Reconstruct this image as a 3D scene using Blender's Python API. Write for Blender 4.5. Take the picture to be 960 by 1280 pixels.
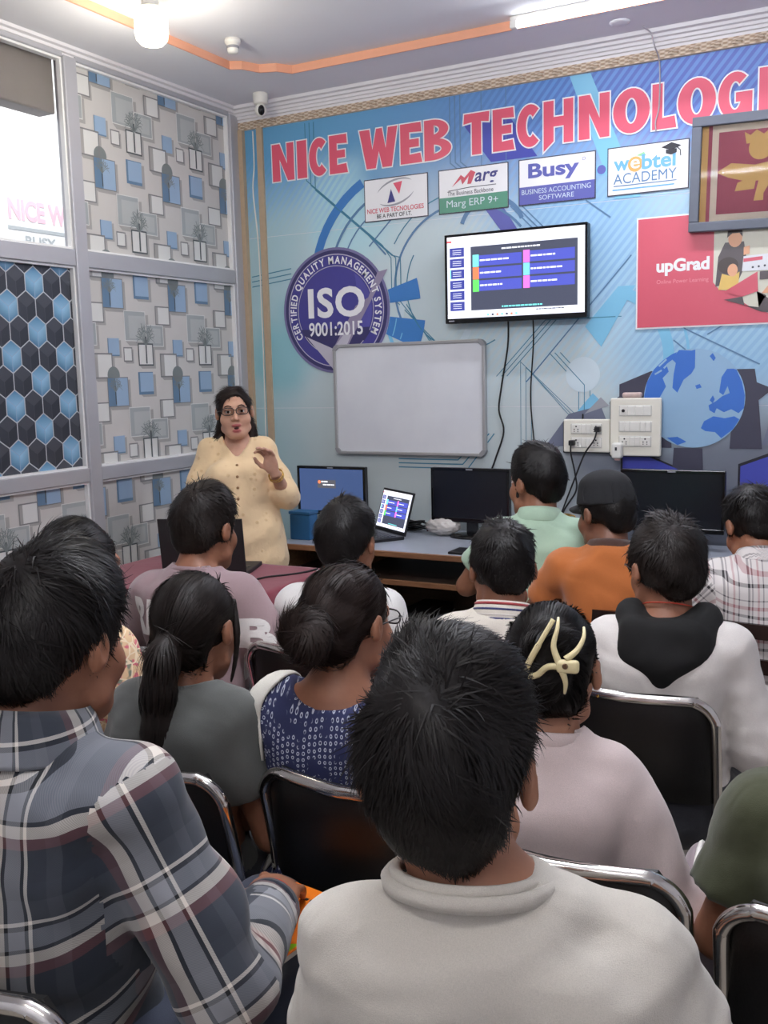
import bpy, bmesh, math, random
import numpy as np
from mathutils import Vector, Matrix

for o in list(bpy.data.objects):
    bpy.data.objects.remove(o, do_unlink=True)
SC = bpy.context.scene
COL = SC.collection
random.seed(7)
RNG = np.random.default_rng(11)
PI = math.pi

# ------------------------------------------------------------------ camera
cam_data = bpy.data.cameras.new('camera')
cam = bpy.data.objects.new('camera', cam_data)
COL.objects.link(cam)
cam_data.sensor_fit = 'VERTICAL'
cam_data.sensor_height = 36.0
cam_data.lens = 1225.0 / 1280.0 * 36.0
cam_data.clip_start = 0.05
CAM_R = Vector((0.88032, 0.47377, -0.02399))
CAM_U = Vector((-0.04554, 0.13475, 0.98983))
CAM_F = Vector((-0.47219, 0.87028, -0.14020))
mw = Matrix.Identity(4)
for i in range(3):
    mw[i][0] = CAM_R[i]; mw[i][1] = CAM_U[i]; mw[i][2] = -CAM_F[i]
mw[0][3], mw[1][3], mw[2][3] = 0.0, 0.0, 1.58
cam.matrix_world = mw
SC.camera = cam

# ------------------------------------------------------------------ colour management, world
SC.view_settings.view_transform = 'Standard'
SC.view_settings.look = 'None'
SC.view_settings.gamma = 1.0
SC.view_settings.use_curve_mapping = False
SC.view_settings.exposure = 0.82
world = bpy.data.worlds.new('world')
SC.world = world
world.use_nodes = True
world.node_tree.nodes['Background'].inputs[0].default_value = (0.85, 0.92, 1.0, 1)
world.node_tree.nodes['Background'].inputs[1].default_value = 0.35

def area_light(name, loc, rot, sx, sy, power, color):
    l = bpy.data.lights.new(name, 'AREA')
    l.shape = 'RECTANGLE'; l.size = sx; l.size_y = sy
    l.energy = power; l.color = color
    o = bpy.data.objects.new(name, l); COL.objects.link(o)
    o.location = loc; o.rotation_euler = rot
    return o
# light of the tube seen over the title wall; added unseen tubes glow themselves
TUBE = (0.90, 0.93, 1.0)
area_light('tube_glow_front', (-1.02, 4.225, 3.02), (math.radians(-28), 0, 0), 1.15, 0.05, 12, TUBE)

# ------------------------------------------------------------------ helpers: materials
MATS = {}
def srgb(r, g, b):
    def f(c):
        c = c / 255.0
        return c / 12.92 if c <= 0.04045 else ((c + 0.055) / 1.055) ** 2.4
    return (f(r), f(g), f(b), 1.0)

class NT:
    """small wrapper to write node trees in a few lines"""
    def __init__(self, m):
        self.m = m; self.t = m.node_tree; self.n = self.t.nodes; self.l = self.t.links
    def new(self, typ, **kw):
        nd = self.n.new(typ)
        for k, v in kw.items(): setattr(nd, k, v)
        return nd
    def put(self, sock, v):
        if isinstance(v, bpy.types.NodeSocket): self.l.new(v, sock)
        elif v is not None: sock.default_value = v
    def math(self, op, a, b=None, c=None, clamp=False):
        nd = self.new('ShaderNodeMath', operation=op); nd.use_clamp = clamp
        for i, v in enumerate((a, b, c)):
            if v is not None: self.put(nd.inputs[i], v)
        return nd.outputs[0]
    def vec(self, op, a, b=None, out=0):
        nd = self.new('ShaderNodeVectorMath', operation=op)
        self.put(nd.inputs[0], a)
        if b is not None: self.put(nd.inputs[1], b)
        return nd.outputs[out]
    def mix(self, f, a, b, blend='MIX'):
        nd = self.new('ShaderNodeMix', data_type='RGBA', blend_type=blend)
        self.put(nd.inputs[0], f); self.put(nd.inputs[6], a); self.put(nd.inputs[7], b)
        return nd.outputs[2]
    def step(self, v, lo, hi):
        nd = self.new('ShaderNodeMapRange'); nd.interpolation_type = 'SMOOTHSTEP'
        self.put(nd.inputs[0], v)
        nd.inputs[1].default_value = lo; nd.inputs[2].default_value = hi
        nd.inputs[3].default_value = 0; nd.inputs[4].default_value = 1
        return nd.outputs[0]
    def obj(self):
        return self.new('ShaderNodeTexCoord').outputs['Object']
    def uv(self):
        return self.new('ShaderNodeTexCoord').outputs['UV']
    def xyz(self, v):
        nd = self.new('ShaderNodeSeparateXYZ'); self.put(nd.inputs[0], v); return nd.outputs
    def comb(self, x, y, z):
        nd = self.new('ShaderNodeCombineXYZ')
        for i, v in enumerate((x, y, z)): self.put(nd.inputs[i], v)
        return nd.outputs[0]
    def noise(self, scale, detail=3, vec=None, rough=0.5):
        nd = self.new('ShaderNodeTexNoise'); nd.inputs['Scale'].default_value = scale
        nd.inputs['Detail'].default_value = detail; nd.inputs['Roughness'].default_value = rough
        if vec is not None: self.put(nd.inputs['Vector'], vec)
        return nd.outputs[0]
    def ramp(self, v, stops, interp='LINEAR'):
        nd = self.new('ShaderNodeValToRGB'); cr = nd.color_ramp; cr.interpolation = interp
        while len(cr.elements) < len(stops): cr.elements.new(0.5)
        for e, (p, c) in zip(cr.elements, stops):
            e.position = p; e.color = c
        self.put(nd.inputs[0], v)
        return nd.outputs[0]
    def bump(self, h, strength=0.3, dist=0.01):
        nd = self.new('ShaderNodeBump'); nd.inputs['Strength'].default_value = strength
        nd.inputs['Distance'].default_value = dist; self.put(nd.inputs['Height'], h)
        return nd.outputs[0]

def bsdf_mat(name):
    m = bpy.data.materials.new(name); m.use_nodes = True
    return m, NT(m), m.node_tree.nodes['Principled BSDF']

def mat(name, col, rough=0.5, metal=0.0, var=0.06, vscale=12.0, bump=0.0, bscale=60.0, emit=None, espow=1.0,
        spec=None, sheen=0.0, trans=0.0, alpha=1.0, coat=0.0):
    """procedural material: base colour with slight noise variation, optional noise relief"""
    if name in MATS: return MATS[name]
    m, t, b = bsdf_mat(name)
    c = srgb(*col)
    if var > 0:
        co = t.obj()
        n = t.noise(vscale, 4, co)
        k = t.math('MULTIPLY_ADD', n, 2 * var, 1 - var)
        t.put(b.inputs['Base Color'], t.vec('SCALE', c[:3]) if False else t.mix(1.0, c, t.comb(k, k, k), 'MULTIPLY'))
    else:
        b.inputs['Base Color'].default_value = c
    b.inputs['Roughness'].default_value = rough
    b.inputs['Metallic'].default_value = metal
    if spec is not None: b.inputs['Specular IOR Level'].default_value = spec
    if sheen: b.inputs['Sheen Weight'].default_value = sheen
    if coat: b.inputs['Coat Weight'].default_value = coat
    if trans: b.inputs['Transmission Weight'].default_value = trans
    if alpha < 1: b.inputs['Alpha'].default_value = alpha
    if bump > 0:
        t.put(b.inputs['Normal'], t.bump(t.noise(bscale, 4, t.obj()), bump, 0.01))
    if emit is not None:
        b.inputs['Emission Color'].default_value = srgb(*emit)
        b.inputs['Emission Strength'].default_value = espow
    MATS[name] = m
    return m

# ------------------------------------------------------------------ helpers: objects
def tag(o, label=None, cat=None, group=None, kind=None):
    if label: o['label'] = label
    if cat: o['category'] = cat
    if group: o['group'] = group
    if kind: o['kind'] = kind
    return o

def thing(name, label, cat, loc=(0, 0, 0), rz=0.0, group=None):
    o = bpy.data.objects.new(name, None); COL.objects.link(o)
    o.empty_display_size = 0.05
    o.location = loc; o.rotation_euler = (0, 0, rz)
    return tag(o, label, cat, group)

def link_mesh(name, me, mats, parent=None, smooth=False):
    o = bpy.data.objects.new(name, me); COL.objects.link(o)
    if not isinstance(mats, (list, tuple)): mats = [mats]
    for m in mats: me.materials.append(m)
    if parent is not None: o.parent = parent
    if smooth and len(me.polygons):
        me.polygons.foreach_set('use_smooth', [True] * len(me.polygons))
    return o

class MB:
    """collects shapes into one mesh"""
    def __init__(self): self.v = []; self.f = []; self.mi = []; self.cur = 0
    def add(self, vs, fs):
        k = len(self.v)
        self.v.extend([tuple(p) for p in vs])
        for f in fs:
            self.f.append([i + k for i in f]); self.mi.append(self.cur)
        return self
    def box(self, x0, x1, y0, y1, z0, z1):
        return self.add([(x0, y0, z0), (x1, y0, z0), (x1, y1, z0), (x0, y1, z0), (x0, y0, z1), (x1, y0, z1), (x1, y1, z1), (x0, y1, z1)],
                        [(0, 3, 2, 1), (4, 5, 6, 7), (0, 1, 5, 4), (1, 2, 6, 5), (2, 3, 7, 6), (3, 0, 4, 7)])
    def rbox(self, x0, x1, y0, y1, z0, z1, r=0.004, seg=2, M=None):
        bm = bmesh.new()
        bmesh.ops.create_cube(bm, size=1.0)
        for v in bm.verts:
            v.co = Vector(((x0 + x1) / 2 + v.co.x * (x1 - x0), (y0 + y1) / 2 + v.co.y * (y1 - y0), (z0 + z1) / 2 + v.co.z * (z1 - z0)))
        bmesh.ops.bevel(bm, geom=bm.edges[:], offset=r, segments=seg, profile=0.5, affect='EDGES')
        bm.verts.index_update()
        self.add([(M @ v.co if M else v.co) for v in bm.verts], [[v.index for v in f.verts] for f in bm.faces])
        bm.free(); return self
    def tube(self, pts, r, n=8, closed=False, cap=True):
        pts = [Vector(p) for p in pts]
        rs = r if isinstance(r, (list, tuple)) else [r] * len(pts)
        rings = []; ref = None; N = len(pts)
        for i, p in enumerate(pts):
            if closed: d = pts[(i + 1) % N] - pts[i - 1]
            else: d = pts[min(i + 1, N - 1)] - pts[max(i - 1, 0)]
            d.normalize()
            if ref is None:
                ref = Vector((0, 0, 1)) if abs(d.z) < 0.9 else Vector((1, 0, 0))
            a = ref - d * ref.dot(d); a.normalize(); ref = a
            b = d.cross(a)
            rings.append([p + (a * math.cos(2 * PI * k / n) + b * math.sin(2 * PI * k / n)) * rs[i] for k in range(n)])
        vs = [q for ring in rings for q in ring]; fs = []
        for i in range(N if closed else N - 1):
            j = (i + 1) % N
            for k in range(n):
                fs.append((i * n + k, i * n + (k + 1) % n, j * n + (k + 1) % n, j * n + k))
        if cap and not closed:
            fs.append(tuple(range(n - 1, -1, -1))); fs.append(tuple((N - 1) * n + k for k in range(n)))
        return self.add(vs, fs)
    def lathe(self, prof, c=(0, 0, 0), n=24, axis='z', cap=True):
        vs = []; fs = []
        for (r, h) in prof:
            for k in range(n):
                a = 2 * PI * k / n
                p = (r * math.cos(a), r * math.sin(a), h)
                if axis == 'y': p = (p[0], -p[2], p[1])
                if axis == 'x': p = (p[2], p[0], p[1])
                vs.append((c[0] + p[0], c[1] + p[1], c[2] + p[2]))
        for i in range(len(prof) - 1):
            for k in range(n):
                fs.append((i * n + k, i * n + (k + 1) % n, (i + 1) * n + (k + 1) % n, (i + 1) * n + k))
        if cap:
            fs.append(tuple(range(n - 1, -1, -1))); fs.append(tuple((len(prof) - 1) * n + k for k in range(n)))
        return self.add(vs, fs)
    def prism(self, poly, axis, d0, d1):
        """extrude a 2-D polygon (u,v) along an axis"""
        n = len(poly)
        def P(u, v, d):
            return {'y': (u, d, v), 'x': (d, u, v), 'z': (u, v, d)}[axis]
        vs = [P(u, v, d0) for u, v in poly] + [P(u, v, d1) for u, v in poly]
        fs = [tuple(range(n)), tuple(range(2 * n - 1, n - 1, -1))]
        for i in range(n):
            j = (i + 1) % n
            fs.append((i, i + n, j + n, j))
        return self.add(vs, fs)
    def mesh(self, name):
        me = bpy.data.meshes.new(name)
        me.from_pydata(self.v, [], self.f)
        if any(self.mi): me.polygons.foreach_set('material_index', self.mi)
        me.validate(); me.update()
        return me
    def build(self, name, mats, parent=None, smooth=False, fix=True):
        me = self.mesh(name)
        if fix:
            bm = bmesh.new(); bm.from_mesh(me)
            bmesh.ops.recalc_face_normals(bm, faces=bm.faces[:])
            bm.to_mesh(me); bm.free()
        return link_mesh(name, me, mats, parent, smooth)

def smooth_by_angle(o, deg=40):
    me = o.data
    me.polygons.foreach_set('use_smooth', [True] * len(me.polygons))
    try: me.set_sharp_from_angle(angle=math.radians(deg))
    except Exception: pass
    return o

def spline(pts, n=8):
    """Catmull-Rom through points"""
    P = [Vector(p) for p in pts]; out = []
    for i in range(len(P) - 1):
        p0 = P[max(i - 1, 0)]; p1 = P[i]; p2 = P[i + 1]; p3 = P[min(i + 2, len(P) - 1)]
        for k in range(n):
            t = k / n
            out.append(0.5 * ((2 * p1) + (p2 - p0) * t + (2 * p0 - 5 * p1 + 4 * p2 - p3) * t * t + (3 * p1 - p0 - 3 * p2 + p3) * t ** 3))
    out.append(P[-1])
    return out

# ------------------------------------------------------------------ helpers: flat print
# A print surface maps (u, v) on a wall to the world: 'B' back wall (u = x, v = z), 'L' left wall (u = y, v = z)
BACK_Y = 4.70
LEFT_X = -3.43
def surf(kind, u, v, lift):
    if kind == 'B': return (u, BACK_Y - lift, v)
    if kind == 'L': return (LEFT_X + lift, u, v)
    return (u, -lift, v)          # 'S': local screen, facing -Y

class Print:
    """flat print: polygons in (u, v), each with a material index, on one surface"""
    jit = (9, 4e-5)
    def __init__(self, kind='B', lift=0.001): self.k = kind; self.lift = lift; self.v = []; self.f = []; self.mi = []; self.mats = []
    def _m(self, m):
        if m not in self.mats: self.mats.append(m)
        return self.mats.index(m)
    def poly(self, pts, m, z=0):
        i = len(self.v)
        e = (len(self.f) % self.jit[0]) * self.jit[1]; self.v.extend([(p[0], p[1], z + e) for p in pts]); self.f.append(list(range(i, i + len(pts)))); self.mi.append(self._m(m))
    def rect(self, u0, u1, v0, v1, m, z=0): self.poly([(u0, v0), (u1, v0), (u1, v1), (u0, v1)], m, z)
    def stroke(self, pts, w, m, z=0, closed=False):
        P = [Vector((p[0], p[1])) for p in pts]; N = len(P); L = []; R = []
        for i in range(N):
            if closed: d0 = P[i] - P[i - 1]; d1 = P[(i + 1) % N] - P[i]
            else:
                d0 = P[i] - P[max(i - 1, 0)]; d1 = P[min(i + 1, N - 1)] - P[i]
                if d0.length < 1e-9: d0 = d1
                if d1.length < 1e-9: d1 = d0
            d0.normalize(); d1.normalize()
            n = Vector((-(d0.y + d1.y), d0.x + d1.x))
            if n.length < 1e-6: n = Vector((-d0.y, d0.x))
            n.normalize()
            c = max(0.4, n.dot(Vector((-d0.y, d0.x))))
            L.append(P[i] + n * (w / 2 / c)); R.append(P[i] - n * (w / 2 / c))
        for i in range(N if closed else N - 1):
            j = (i + 1) % N
            self.poly([R[i], R[j], L[j], L[i]], m, z)
    def arc(self, c, r, a0, a1, w, m, z=0, n=None):
        n = n or max(6, int(abs(a1 - a0) / 6))
        self.stroke([(c[0] + r * math.cos(math.radians(a0 + (a1 - a0) * i / n)), c[1] + r * math.sin(math.radians(a0 + (a1 - a0) * i / n))) for i in range(n + 1)], w, m, z)
    def disc(self, c, r, m, z=0, n=40, ry=None):
        ry = ry or r
        self.poly([(c[0] + r * math.cos(2 * PI * i / n), c[1] + ry * math.sin(2 * PI * i / n)) for i in range(n)], m, z)
    def merge_text(self, me_v, me_f, m, z=0):
        i = len(self.v); self.v.extend([(p[0], p[1], z) for p in me_v])
        k = self._m(m)
        for f in me_f: self.f.append([q + i for q in f]); self.mi.append(k)
    def clip(self, u0, u1, v0, v1):
        me = bpy.data.meshes.new('tmp'); me.from_pydata(self.v, [], self.f)
        me.polygons.foreach_set('material_index', self.mi)
        bm = bmesh.new(); bm.from_mesh(me)
        for co, no in (((u0, 0, 0), (-1, 0, 0)), ((u1, 0, 0), (1, 0, 0)), ((0, v0, 0), (0, -1, 0)), ((0, v1, 0), (0, 1, 0))):
            bmesh.ops.bisect_plane(bm, geom=bm.verts[:] + bm.edges[:] + bm.faces[:], plane_co=co, plane_no=no, clear_outer=True)
        bm.verts.index_update()
        self.v = [tuple(v.co) for v in bm.verts]
        self.f = [[v.index for v in f.verts] for f in bm.faces]; self.mi = [f.material_index for f in bm.faces]
        bm.free(); bpy.data.meshes.remove(me)
    def build(self, name, parent=None, to_local=None):
        me = bpy.data.meshes.new(name)
        vs = [surf(self.k, u, v, self.lift + z) for (u, v, z) in self.v]
        me.from_pydata(vs, [], self.f)
        me.polygons.foreach_set('material_index', self.mi)
        me.validate(); me.update()
        o = link_mesh(name, me, self.mats, parent)
        return o

_TXT = {}
def text_geo(body, bold=0.0, shear=0.0, spacing=1.0):
    """filled outlines of a line of text as (verts2d, faces), baseline at v = 0, unit cap height about 0.7"""
    key = (body, bold, shear, spacing)
    if key in _TXT: return _TXT[key]
    cu = bpy.data.curves.new('txt', 'FONT'); cu.body = body; cu.size = 1.0
    cu.offset = bold; cu.shear = shear; cu.space_character = spacing; cu.resolution_u = 4; cu.fill_mode = 'FRONT'
    o = bpy.data.objects.new('txt', cu); COL.objects.link(o)
    bpy.context.view_layer.update()
    dg = bpy.context.evaluated_depsgraph_get()
    me = bpy.data.meshes.new_from_object(o.evaluated_get(dg))
    vs = [(v.co.x, v.co.y) for v in me.vertices]; fs = [list(p.vertices) for p in me.polygons]
    bpy.data.objects.remove(o, do_unlink=True); bpy.data.curves.remove(cu); bpy.data.meshes.remove(me)
    _TXT[key] = (vs, fs)
    return _TXT[key]

def fit_text(pr, body, u0, u1, v0, v1, m, z=0, bold=0.0, shear=0.0, spacing=1.0):
    """text stretched to fill the rectangle"""
    vs, fs = text_geo(body, bold, shear, spacing)
    xs = [p[0] for p in vs]; ys = [p[1] for p in vs]
    a, b, c, d = min(xs), max(xs), min(ys), max(ys)
    out = [(u0 + (x - a) / (b - a) * (u1 - u0), v0 + (y - c) / (d - c) * (v1 - v0)) for x, y in vs]
    pr.merge_text(out, fs, m, z)

def arc_text(pr, body, c, r, a0, a1, h, m, z=0, bold=0.02):
    """letters standing on a circle, read clockwise from angle a0 to a1 (degrees)"""
    W = []; 
    for ch in body:
        if ch == ' ': W.append(0.35); continue
        vs, fs = text_geo(ch, bold); xs = [p[0] for p in vs]; W.append(max(xs) - min(xs) + 0.12)
    tot = sum(W); acc = 0
    for ch, w in zip(body, W):
        if ch != ' ':
            a = math.radians(a0 + (a1 - a0) * (acc + w / 2) / tot)
            vs, fs = text_geo(ch, bold); xs = [p[0] for p in vs]; mx = (max(xs) + min(xs)) / 2
            s = h / 0.73
            su = abs(math.radians(a1 - a0)) * r / tot
            t = (math.sin(a), -math.cos(a)); n = (math.cos(a), math.sin(a))
            out = [(c[0] + n[0] * (r + y * s) + t[0] * (x - mx) * su, c[1] + n[1] * (r + y * s) + t[1] * (x - mx) * su) for x, y in vs]
            pr.merge_text(out, fs, m, z)
        acc += w
# ================================================================== STRUCTURE
RIGHT_X = 1.70
REAR_Y = -1.30
CEIL = 3.06          # soffit level
TRAY = 3.095          # raised middle of the ceiling

m_paint = mat('white_paint', (226, 226, 232), 0.6, var=0.03, bump=0.05)
m_ceil = mat('ceiling_paint', (236, 236, 242), 0.75, var=0.03, vscale=3)
m_orange = mat('orange_lip', (240, 176, 144), 0.5)
m_alu = mat('aluminium', (188, 188, 194), 0.42, 0.35, var=0.03)
m_bead = mat('white_bead', (240, 240, 240), 0.35, var=0.02)
m_plainpanel = mat('panel_board', (190, 188, 186), 0.5)

def floor_mat():
    m, t, b = bsdf_mat('floor_tile')
    co = t.obj(); x, y, z = t.xyz(co)
    br = t.new('ShaderNodeTexBrick'); t.put(br.inputs['Vector'], co)
    br.offset = 0.0
    for k, v in (('Scale', 1.0), ('Mortar Size', 0.004), ('Brick Width', 0.6), ('Row Height', 0.6)): br.inputs[k].default_value = v
    br.inputs['Color1'].default_value = srgb(176, 168, 156); br.inputs['Color2'].default_value = srgb(168, 160, 148); br.inputs['Mortar'].default_value = srgb(110, 104, 98)
    n = t.noise(6, 6, co)
    t.put(b.inputs['Base Color'], t.mix(0.18, br.outputs[0], t.ramp(n, [(0.3, srgb(130, 122, 112)), (0.7, srgb(200, 194, 184))])))
    b.inputs['Roughness'].default_value = 0.25
    return m
fl = MB().box(LEFT_X, RIGHT_X, REAR_Y, BACK_Y, -0.1, 0.0).build('floor', floor_mat()); tag(fl, 'grey beige tiled classroom floor under the chairs', 'floor', kind='structure')
wb = MB().box(LEFT_X - 0.1, RIGHT_X, BACK_Y, BACK_Y + 0.12, 0, 3.3).build('wall_back', m_paint); tag(wb, 'back wall covered with blue printed mural and red title lettering', 'wall', kind='structure')
o = MB().box(RIGHT_X, RIGHT_X + 0.1, REAR_Y, BACK_Y, 0, 3.3).build('wall_right', m_paint); tag(o, 'plain white painted side wall opposite the partition', 'wall', kind='structure')
o = MB().box(LEFT_X, RIGHT_X, REAR_Y - 0.1, REAR_Y, 0, 3.3).build('wall_rear', m_paint); tag(o, 'plain white painted rear wall of the classroom', 'wall', kind='structure')

# ceiling: raised tray with a chamfered corner, orange lip, soffit border
TX, TY = -3.0, 4.29
tray_loop = [(TX, 0.2), (TX, 4.07), (TX + 0.05, 4.10), (TX + 0.09, 4.19), (TX + 0.17, 4.22), (TX + 0.215, TY), (1.3, TY), (1.3, 0.2)]
def ceiling():
    mb = MB()
    outer = [(LEFT_X - 0.1, REAR_Y), (LEFT_X - 0.1, BACK_Y), (RIGHT_X, BACK_Y), (RIGHT_X, REAR_Y)]
    n = len(tray_loop)
    vs = [(p[0], p[1], CEIL) for p in outer] + [(p[0], p[1], CEIL) for p in tray_loop] + [(p[0], p[1], TRAY) for p in tray_loop]
    # soffit as faces between outer rectangle and loop
    fs = [(0, 1, 9, 8, 7, 6, 5, 4), (1, 2, 10, 9), (2, 3, 11, 10), (3, 0, 4, 11)]
    fs.append(tuple(range(12, 12 + n)))
    mb.add(vs, fs)
    mb.box(LEFT_X - 0.1, RIGHT_X, REAR_Y, BACK_Y, 3.2, 3.3)
    o = mb.build('ceiling', m_ceil, fix=False)
    tag(o, 'pale grey tray ceiling with orange edged recess', 'ceiling', kind='structure')
    # the lip: a real band standing on the inner edge of the soffit
    lip = MB()
    for i in range(n):
        a = Vector((*tray_loop[i], 0)); b = Vector((*tray_loop[(i + 1) % n], 0))
        lip.add([(a.x, a.y, CEIL - 0.006), (b.x, b.y, CEIL - 0.006), (b.x, b.y, TRAY), (a.x, a.y, TRAY)], [(0, 1, 2, 3)])
        c = Vector((-0.85, 2.2, 0)); a2 = a + (c - a).normalized() * 0.008; b2 = b + (c - b).normalized() * 0.008
        lip.add([(a.x, a.y, CEIL - 0.006), (b.x, b.y, CEIL - 0.006), (b2.x, b2.y, CEIL - 0.006), (a2.x, a2.y, CEIL - 0.006)], [(0, 1, 2, 3)])
    lip.build('ceiling_lip', m_orange, o, fix=False)
ceiling()

# cornice of stepped plaster along the back wall, thinner one along the partition
m_plaster = mat('cornice_plaster', (232, 230, 234), 0.55, var=0.02)
prof = [(0, 2.985), (0.012, 2.985), (0.014, 2.998), (0.026, 3.000), (0.028, 3.012), (0.040, 3.014), (0.043, 3.026), (0.058, 3.029), (0.062, 3.041), (0.082, 3.044), (0.086, CEIL), (0, CEIL)]
o = MB().prism([(BACK_Y - a, z) for a, z in prof], 'x', LEFT_X, RIGHT_X).build('trim_1', m_plaster)
tag(o, 'stepped white plaster cornice above the mural', 'trim', kind='structure')
o = MB().prism([(LEFT_X - 0.03 + a * 0.9, z + 0.003) for a, z in prof[4:]] + [(LEFT_X - 0.03, 3.0)], 'y', REAR_Y, BACK_Y).build('trim_2', m_plaster)
tag(o, 'white plaster moulding above the aluminium partition', 'trim', kind='structure')
# carved beige beading under the cornice
def bead_mat():
    m, t, b = bsdf_mat('carved_beading')
    x, y, z = t.xyz(t.obj())
    w = t.math('SINE', t.math('MULTIPLY', x, 2 * PI / 0.045))
    w2 = t.math('SINE', t.math('MULTIPLY', z, 2 * PI / 0.018))
    k = t.math('MULTIPLY', w, w2)
    t.put(b.inputs['Base Color'], t.ramp(t.math('MULTIPLY_ADD', k, 0.5, 0.5), [(0.25, srgb(176, 152, 128)), (0.75, srgb(222, 206, 188))]))
    t.put(b.inputs['Normal'], t.bump(k, 0.5, 0.004)); b.inputs['Roughness'].default_value = 0.5
    return m
m_beadw = bead_mat()
mb = MB().box(LEFT_X, RIGHT_X, BACK_Y - 0.016, BACK_Y, 2.943, 2.985)
x = LEFT_X + 0.02
o = mb.build('trim_3', m_beadw); tag(o, 'carved beige beading strip between cornice and mural', 'trim', kind='structure')
bosses = MB().lathe([(0.016, 0), (0.013, 0.006), (0.003, 0.010)], (0, 0, 0), 8, 'y', cap=False).mesh('boss')
for i in range(40):
    q = bpy.data.objects.new('carved_boss', bosses); COL.objects.link(q); q.parent = o
    q.location = (-3.36 + i * 0.09, BACK_Y - 0.016, 2.964); q.scale = (1.6, 1, 0.8)
    if i == 0: bosses.materials.append(m_beadw)
m_wood_strip = mat('beige_wood_strip', (186, 164, 138), 0.5, vscale=30, var=0.12)
o = MB().box(LEFT_X + 0.005, LEFT_X + 0.05, BACK_Y - 0.03, BACK_Y, 0, 2.943).build('trim_4', m_wood_strip); tag(o, 'beige wooden post in the corner beside the partition', 'trim', kind='structure')
o = MB().box(-3.292, -3.255, BACK_Y - 0.016, BACK_Y, 0, 2.943).build('trim_5', m_wood_strip); tag(o, 'narrow beige strip running down the mural near the corner', 'trim', kind='structure')

# ------------------------------------------------------------------ mural
def mural_mat():
    m, t, b = bsdf_mat('mural_print')
    co = t.obj()
    x, _, z = t.xyz(co)
    wob = t.noise(1.6, 3, co)
    w = t.math('MULTIPLY_ADD', wob, 0.5, -0.25)
    xw = t.math('ADD', x, w); zw = t.math('ADD', z, w)
    col = t.mix(t.step(zw, 0.9, 2.0), srgb(196, 206, 208), srgb(200, 216, 222))
    col = t.mix(t.math('MULTIPLY', t.step(xw, -2.75, -3.3), 0.45), col, srgb(126, 190, 206))
    top = t.mix(t.step(xw, -3.0, -0.9), srgb(92, 160, 206), srgb(70, 96, 190))
    col = t.mix(t.math('MULTIPLY', t.step(zw, 2.25, 2.8), 0.95), col, top)
    # pale glow left of centre under the title
    def blob(cx, cz, r, c, f):
        nonlocal col
        d = t.vec('LENGTH', t.comb(t.math('SUBTRACT', xw, cx), 0, t.math('SUBTRACT', zw, cz)), out=1)
        col = t.mix(t.math('MULTIPLY', t.step(d, r, r * 0.35), f), col, c)
    blob(-2.75, 2.42, 0.42, srgb(176, 222, 234), 0.75)
    blob(-1.45, 2.2, 0.55, srgb(126, 178, 226), 0.8)
    blob(-0.75, 1.85, 0.75, srgb(140, 186, 224), 0.9)
    blob(-3.12, 1.75, 0.30, srgb(116, 190, 204), 0.6)
    blob(-1.55, 1.35, 0.3, srgb(206, 214, 218), 0.7)
    # diagonal hatching of the print
    ph = t.math('MULTIPLY', t.math('SUBTRACT', x, t.math('MULTIPLY', z, 0.85)), 2 * PI / 0.042)
    st = t.step(t.math('SINE', ph), -0.35, 0.35)
    mk = t.math('MULTIPLY', t.step(xw, -2.35, -1.6), t.step(zw, 1.35, 1.8))
    mk2 = t.math('MULTIPLY', t.step(xw, -2.55, -2.9), t.math('MULTIPLY', t.step(zw, 2.2, 2.5), t.step(zw, 2.95, 2.6)))
    mk = t.math('MAXIMUM', mk, mk2)
    lite = t.mix(t.step(zw, 2.1, 2.75), srgb(176, 216, 236), srgb(112, 168, 228))
    col = t.mix(t.math('MULTIPLY', t.math('MULTIPLY', st, mk), 0.5), col, lite)
    # grey smoky base of the globe print
    gk = t.math('MULTIPLY', t.step(zw, 1.46, 1.16), t.step(xw, -1.75, -1.25))
    col = t.mix(t.math('MULTIPLY', gk, 0.85), col, srgb(92, 96, 116))
    t.put(b.inputs['Base Color'], col)
    b.inputs['Roughness'].default_value = 0.38
    return m
m_mural = mural_mat()
ZS = [0.0, 1.396, 2.354, 2.943]
for i in range(3):
    pr = Print('B', 0.001); pr.rect(LEFT_X + 0.05, RIGHT_X, ZS[i] + (0.0012 if i else 0), ZS[i + 1] - 0.0012, m_mural)
    pr.build('mural_sheet', wb)

def pm(name, c, rough=0.4, var=0.02): return mat('ink_' + name, c, rough, var=var)
k_red = pm('red', (228, 92, 118)); k_white = pm('white', (240, 240, 244)); k_navy = pm('navy', (62, 62, 132)); k_black = pm('black', (36, 36, 46))
k_green = pm('green', (86, 150, 128)); k_violet = pm('violet', (96, 100, 176)); k_lightblue = pm('lightblue', (110, 176, 226)); k_orange = pm('orange', (244, 172, 100))
k_teal = pm('teal', (66, 130, 160)); k_steel = pm('steel', (92, 130, 172)); k_blue = pm('blue', (64, 126, 196)); k_pale = pm('pale', (206, 222, 232)); k_grey = pm('grey', (160, 162, 172))
k_sky = pm('sky', (128, 194, 228)); k_globe = pm('globe', (60, 116, 206)); k_ocean = pm('ocean', (150, 186, 218)); k_dark = pm('dark', (66, 66, 84)); k_mid = pm('mid', (112, 118, 140)); k_indigo = pm('indigo', (70, 78, 176))
k_crimson = pm('crimson', (212, 88, 108))

# circuit lines, arcs and flow bands printed on the mural
art = Print('B', 0.002); art.jit = (40, 4e-5)
def L(pts, w=0.006, m=None, z=0): art.stroke(pts, w, m or k_teal, z)
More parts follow.
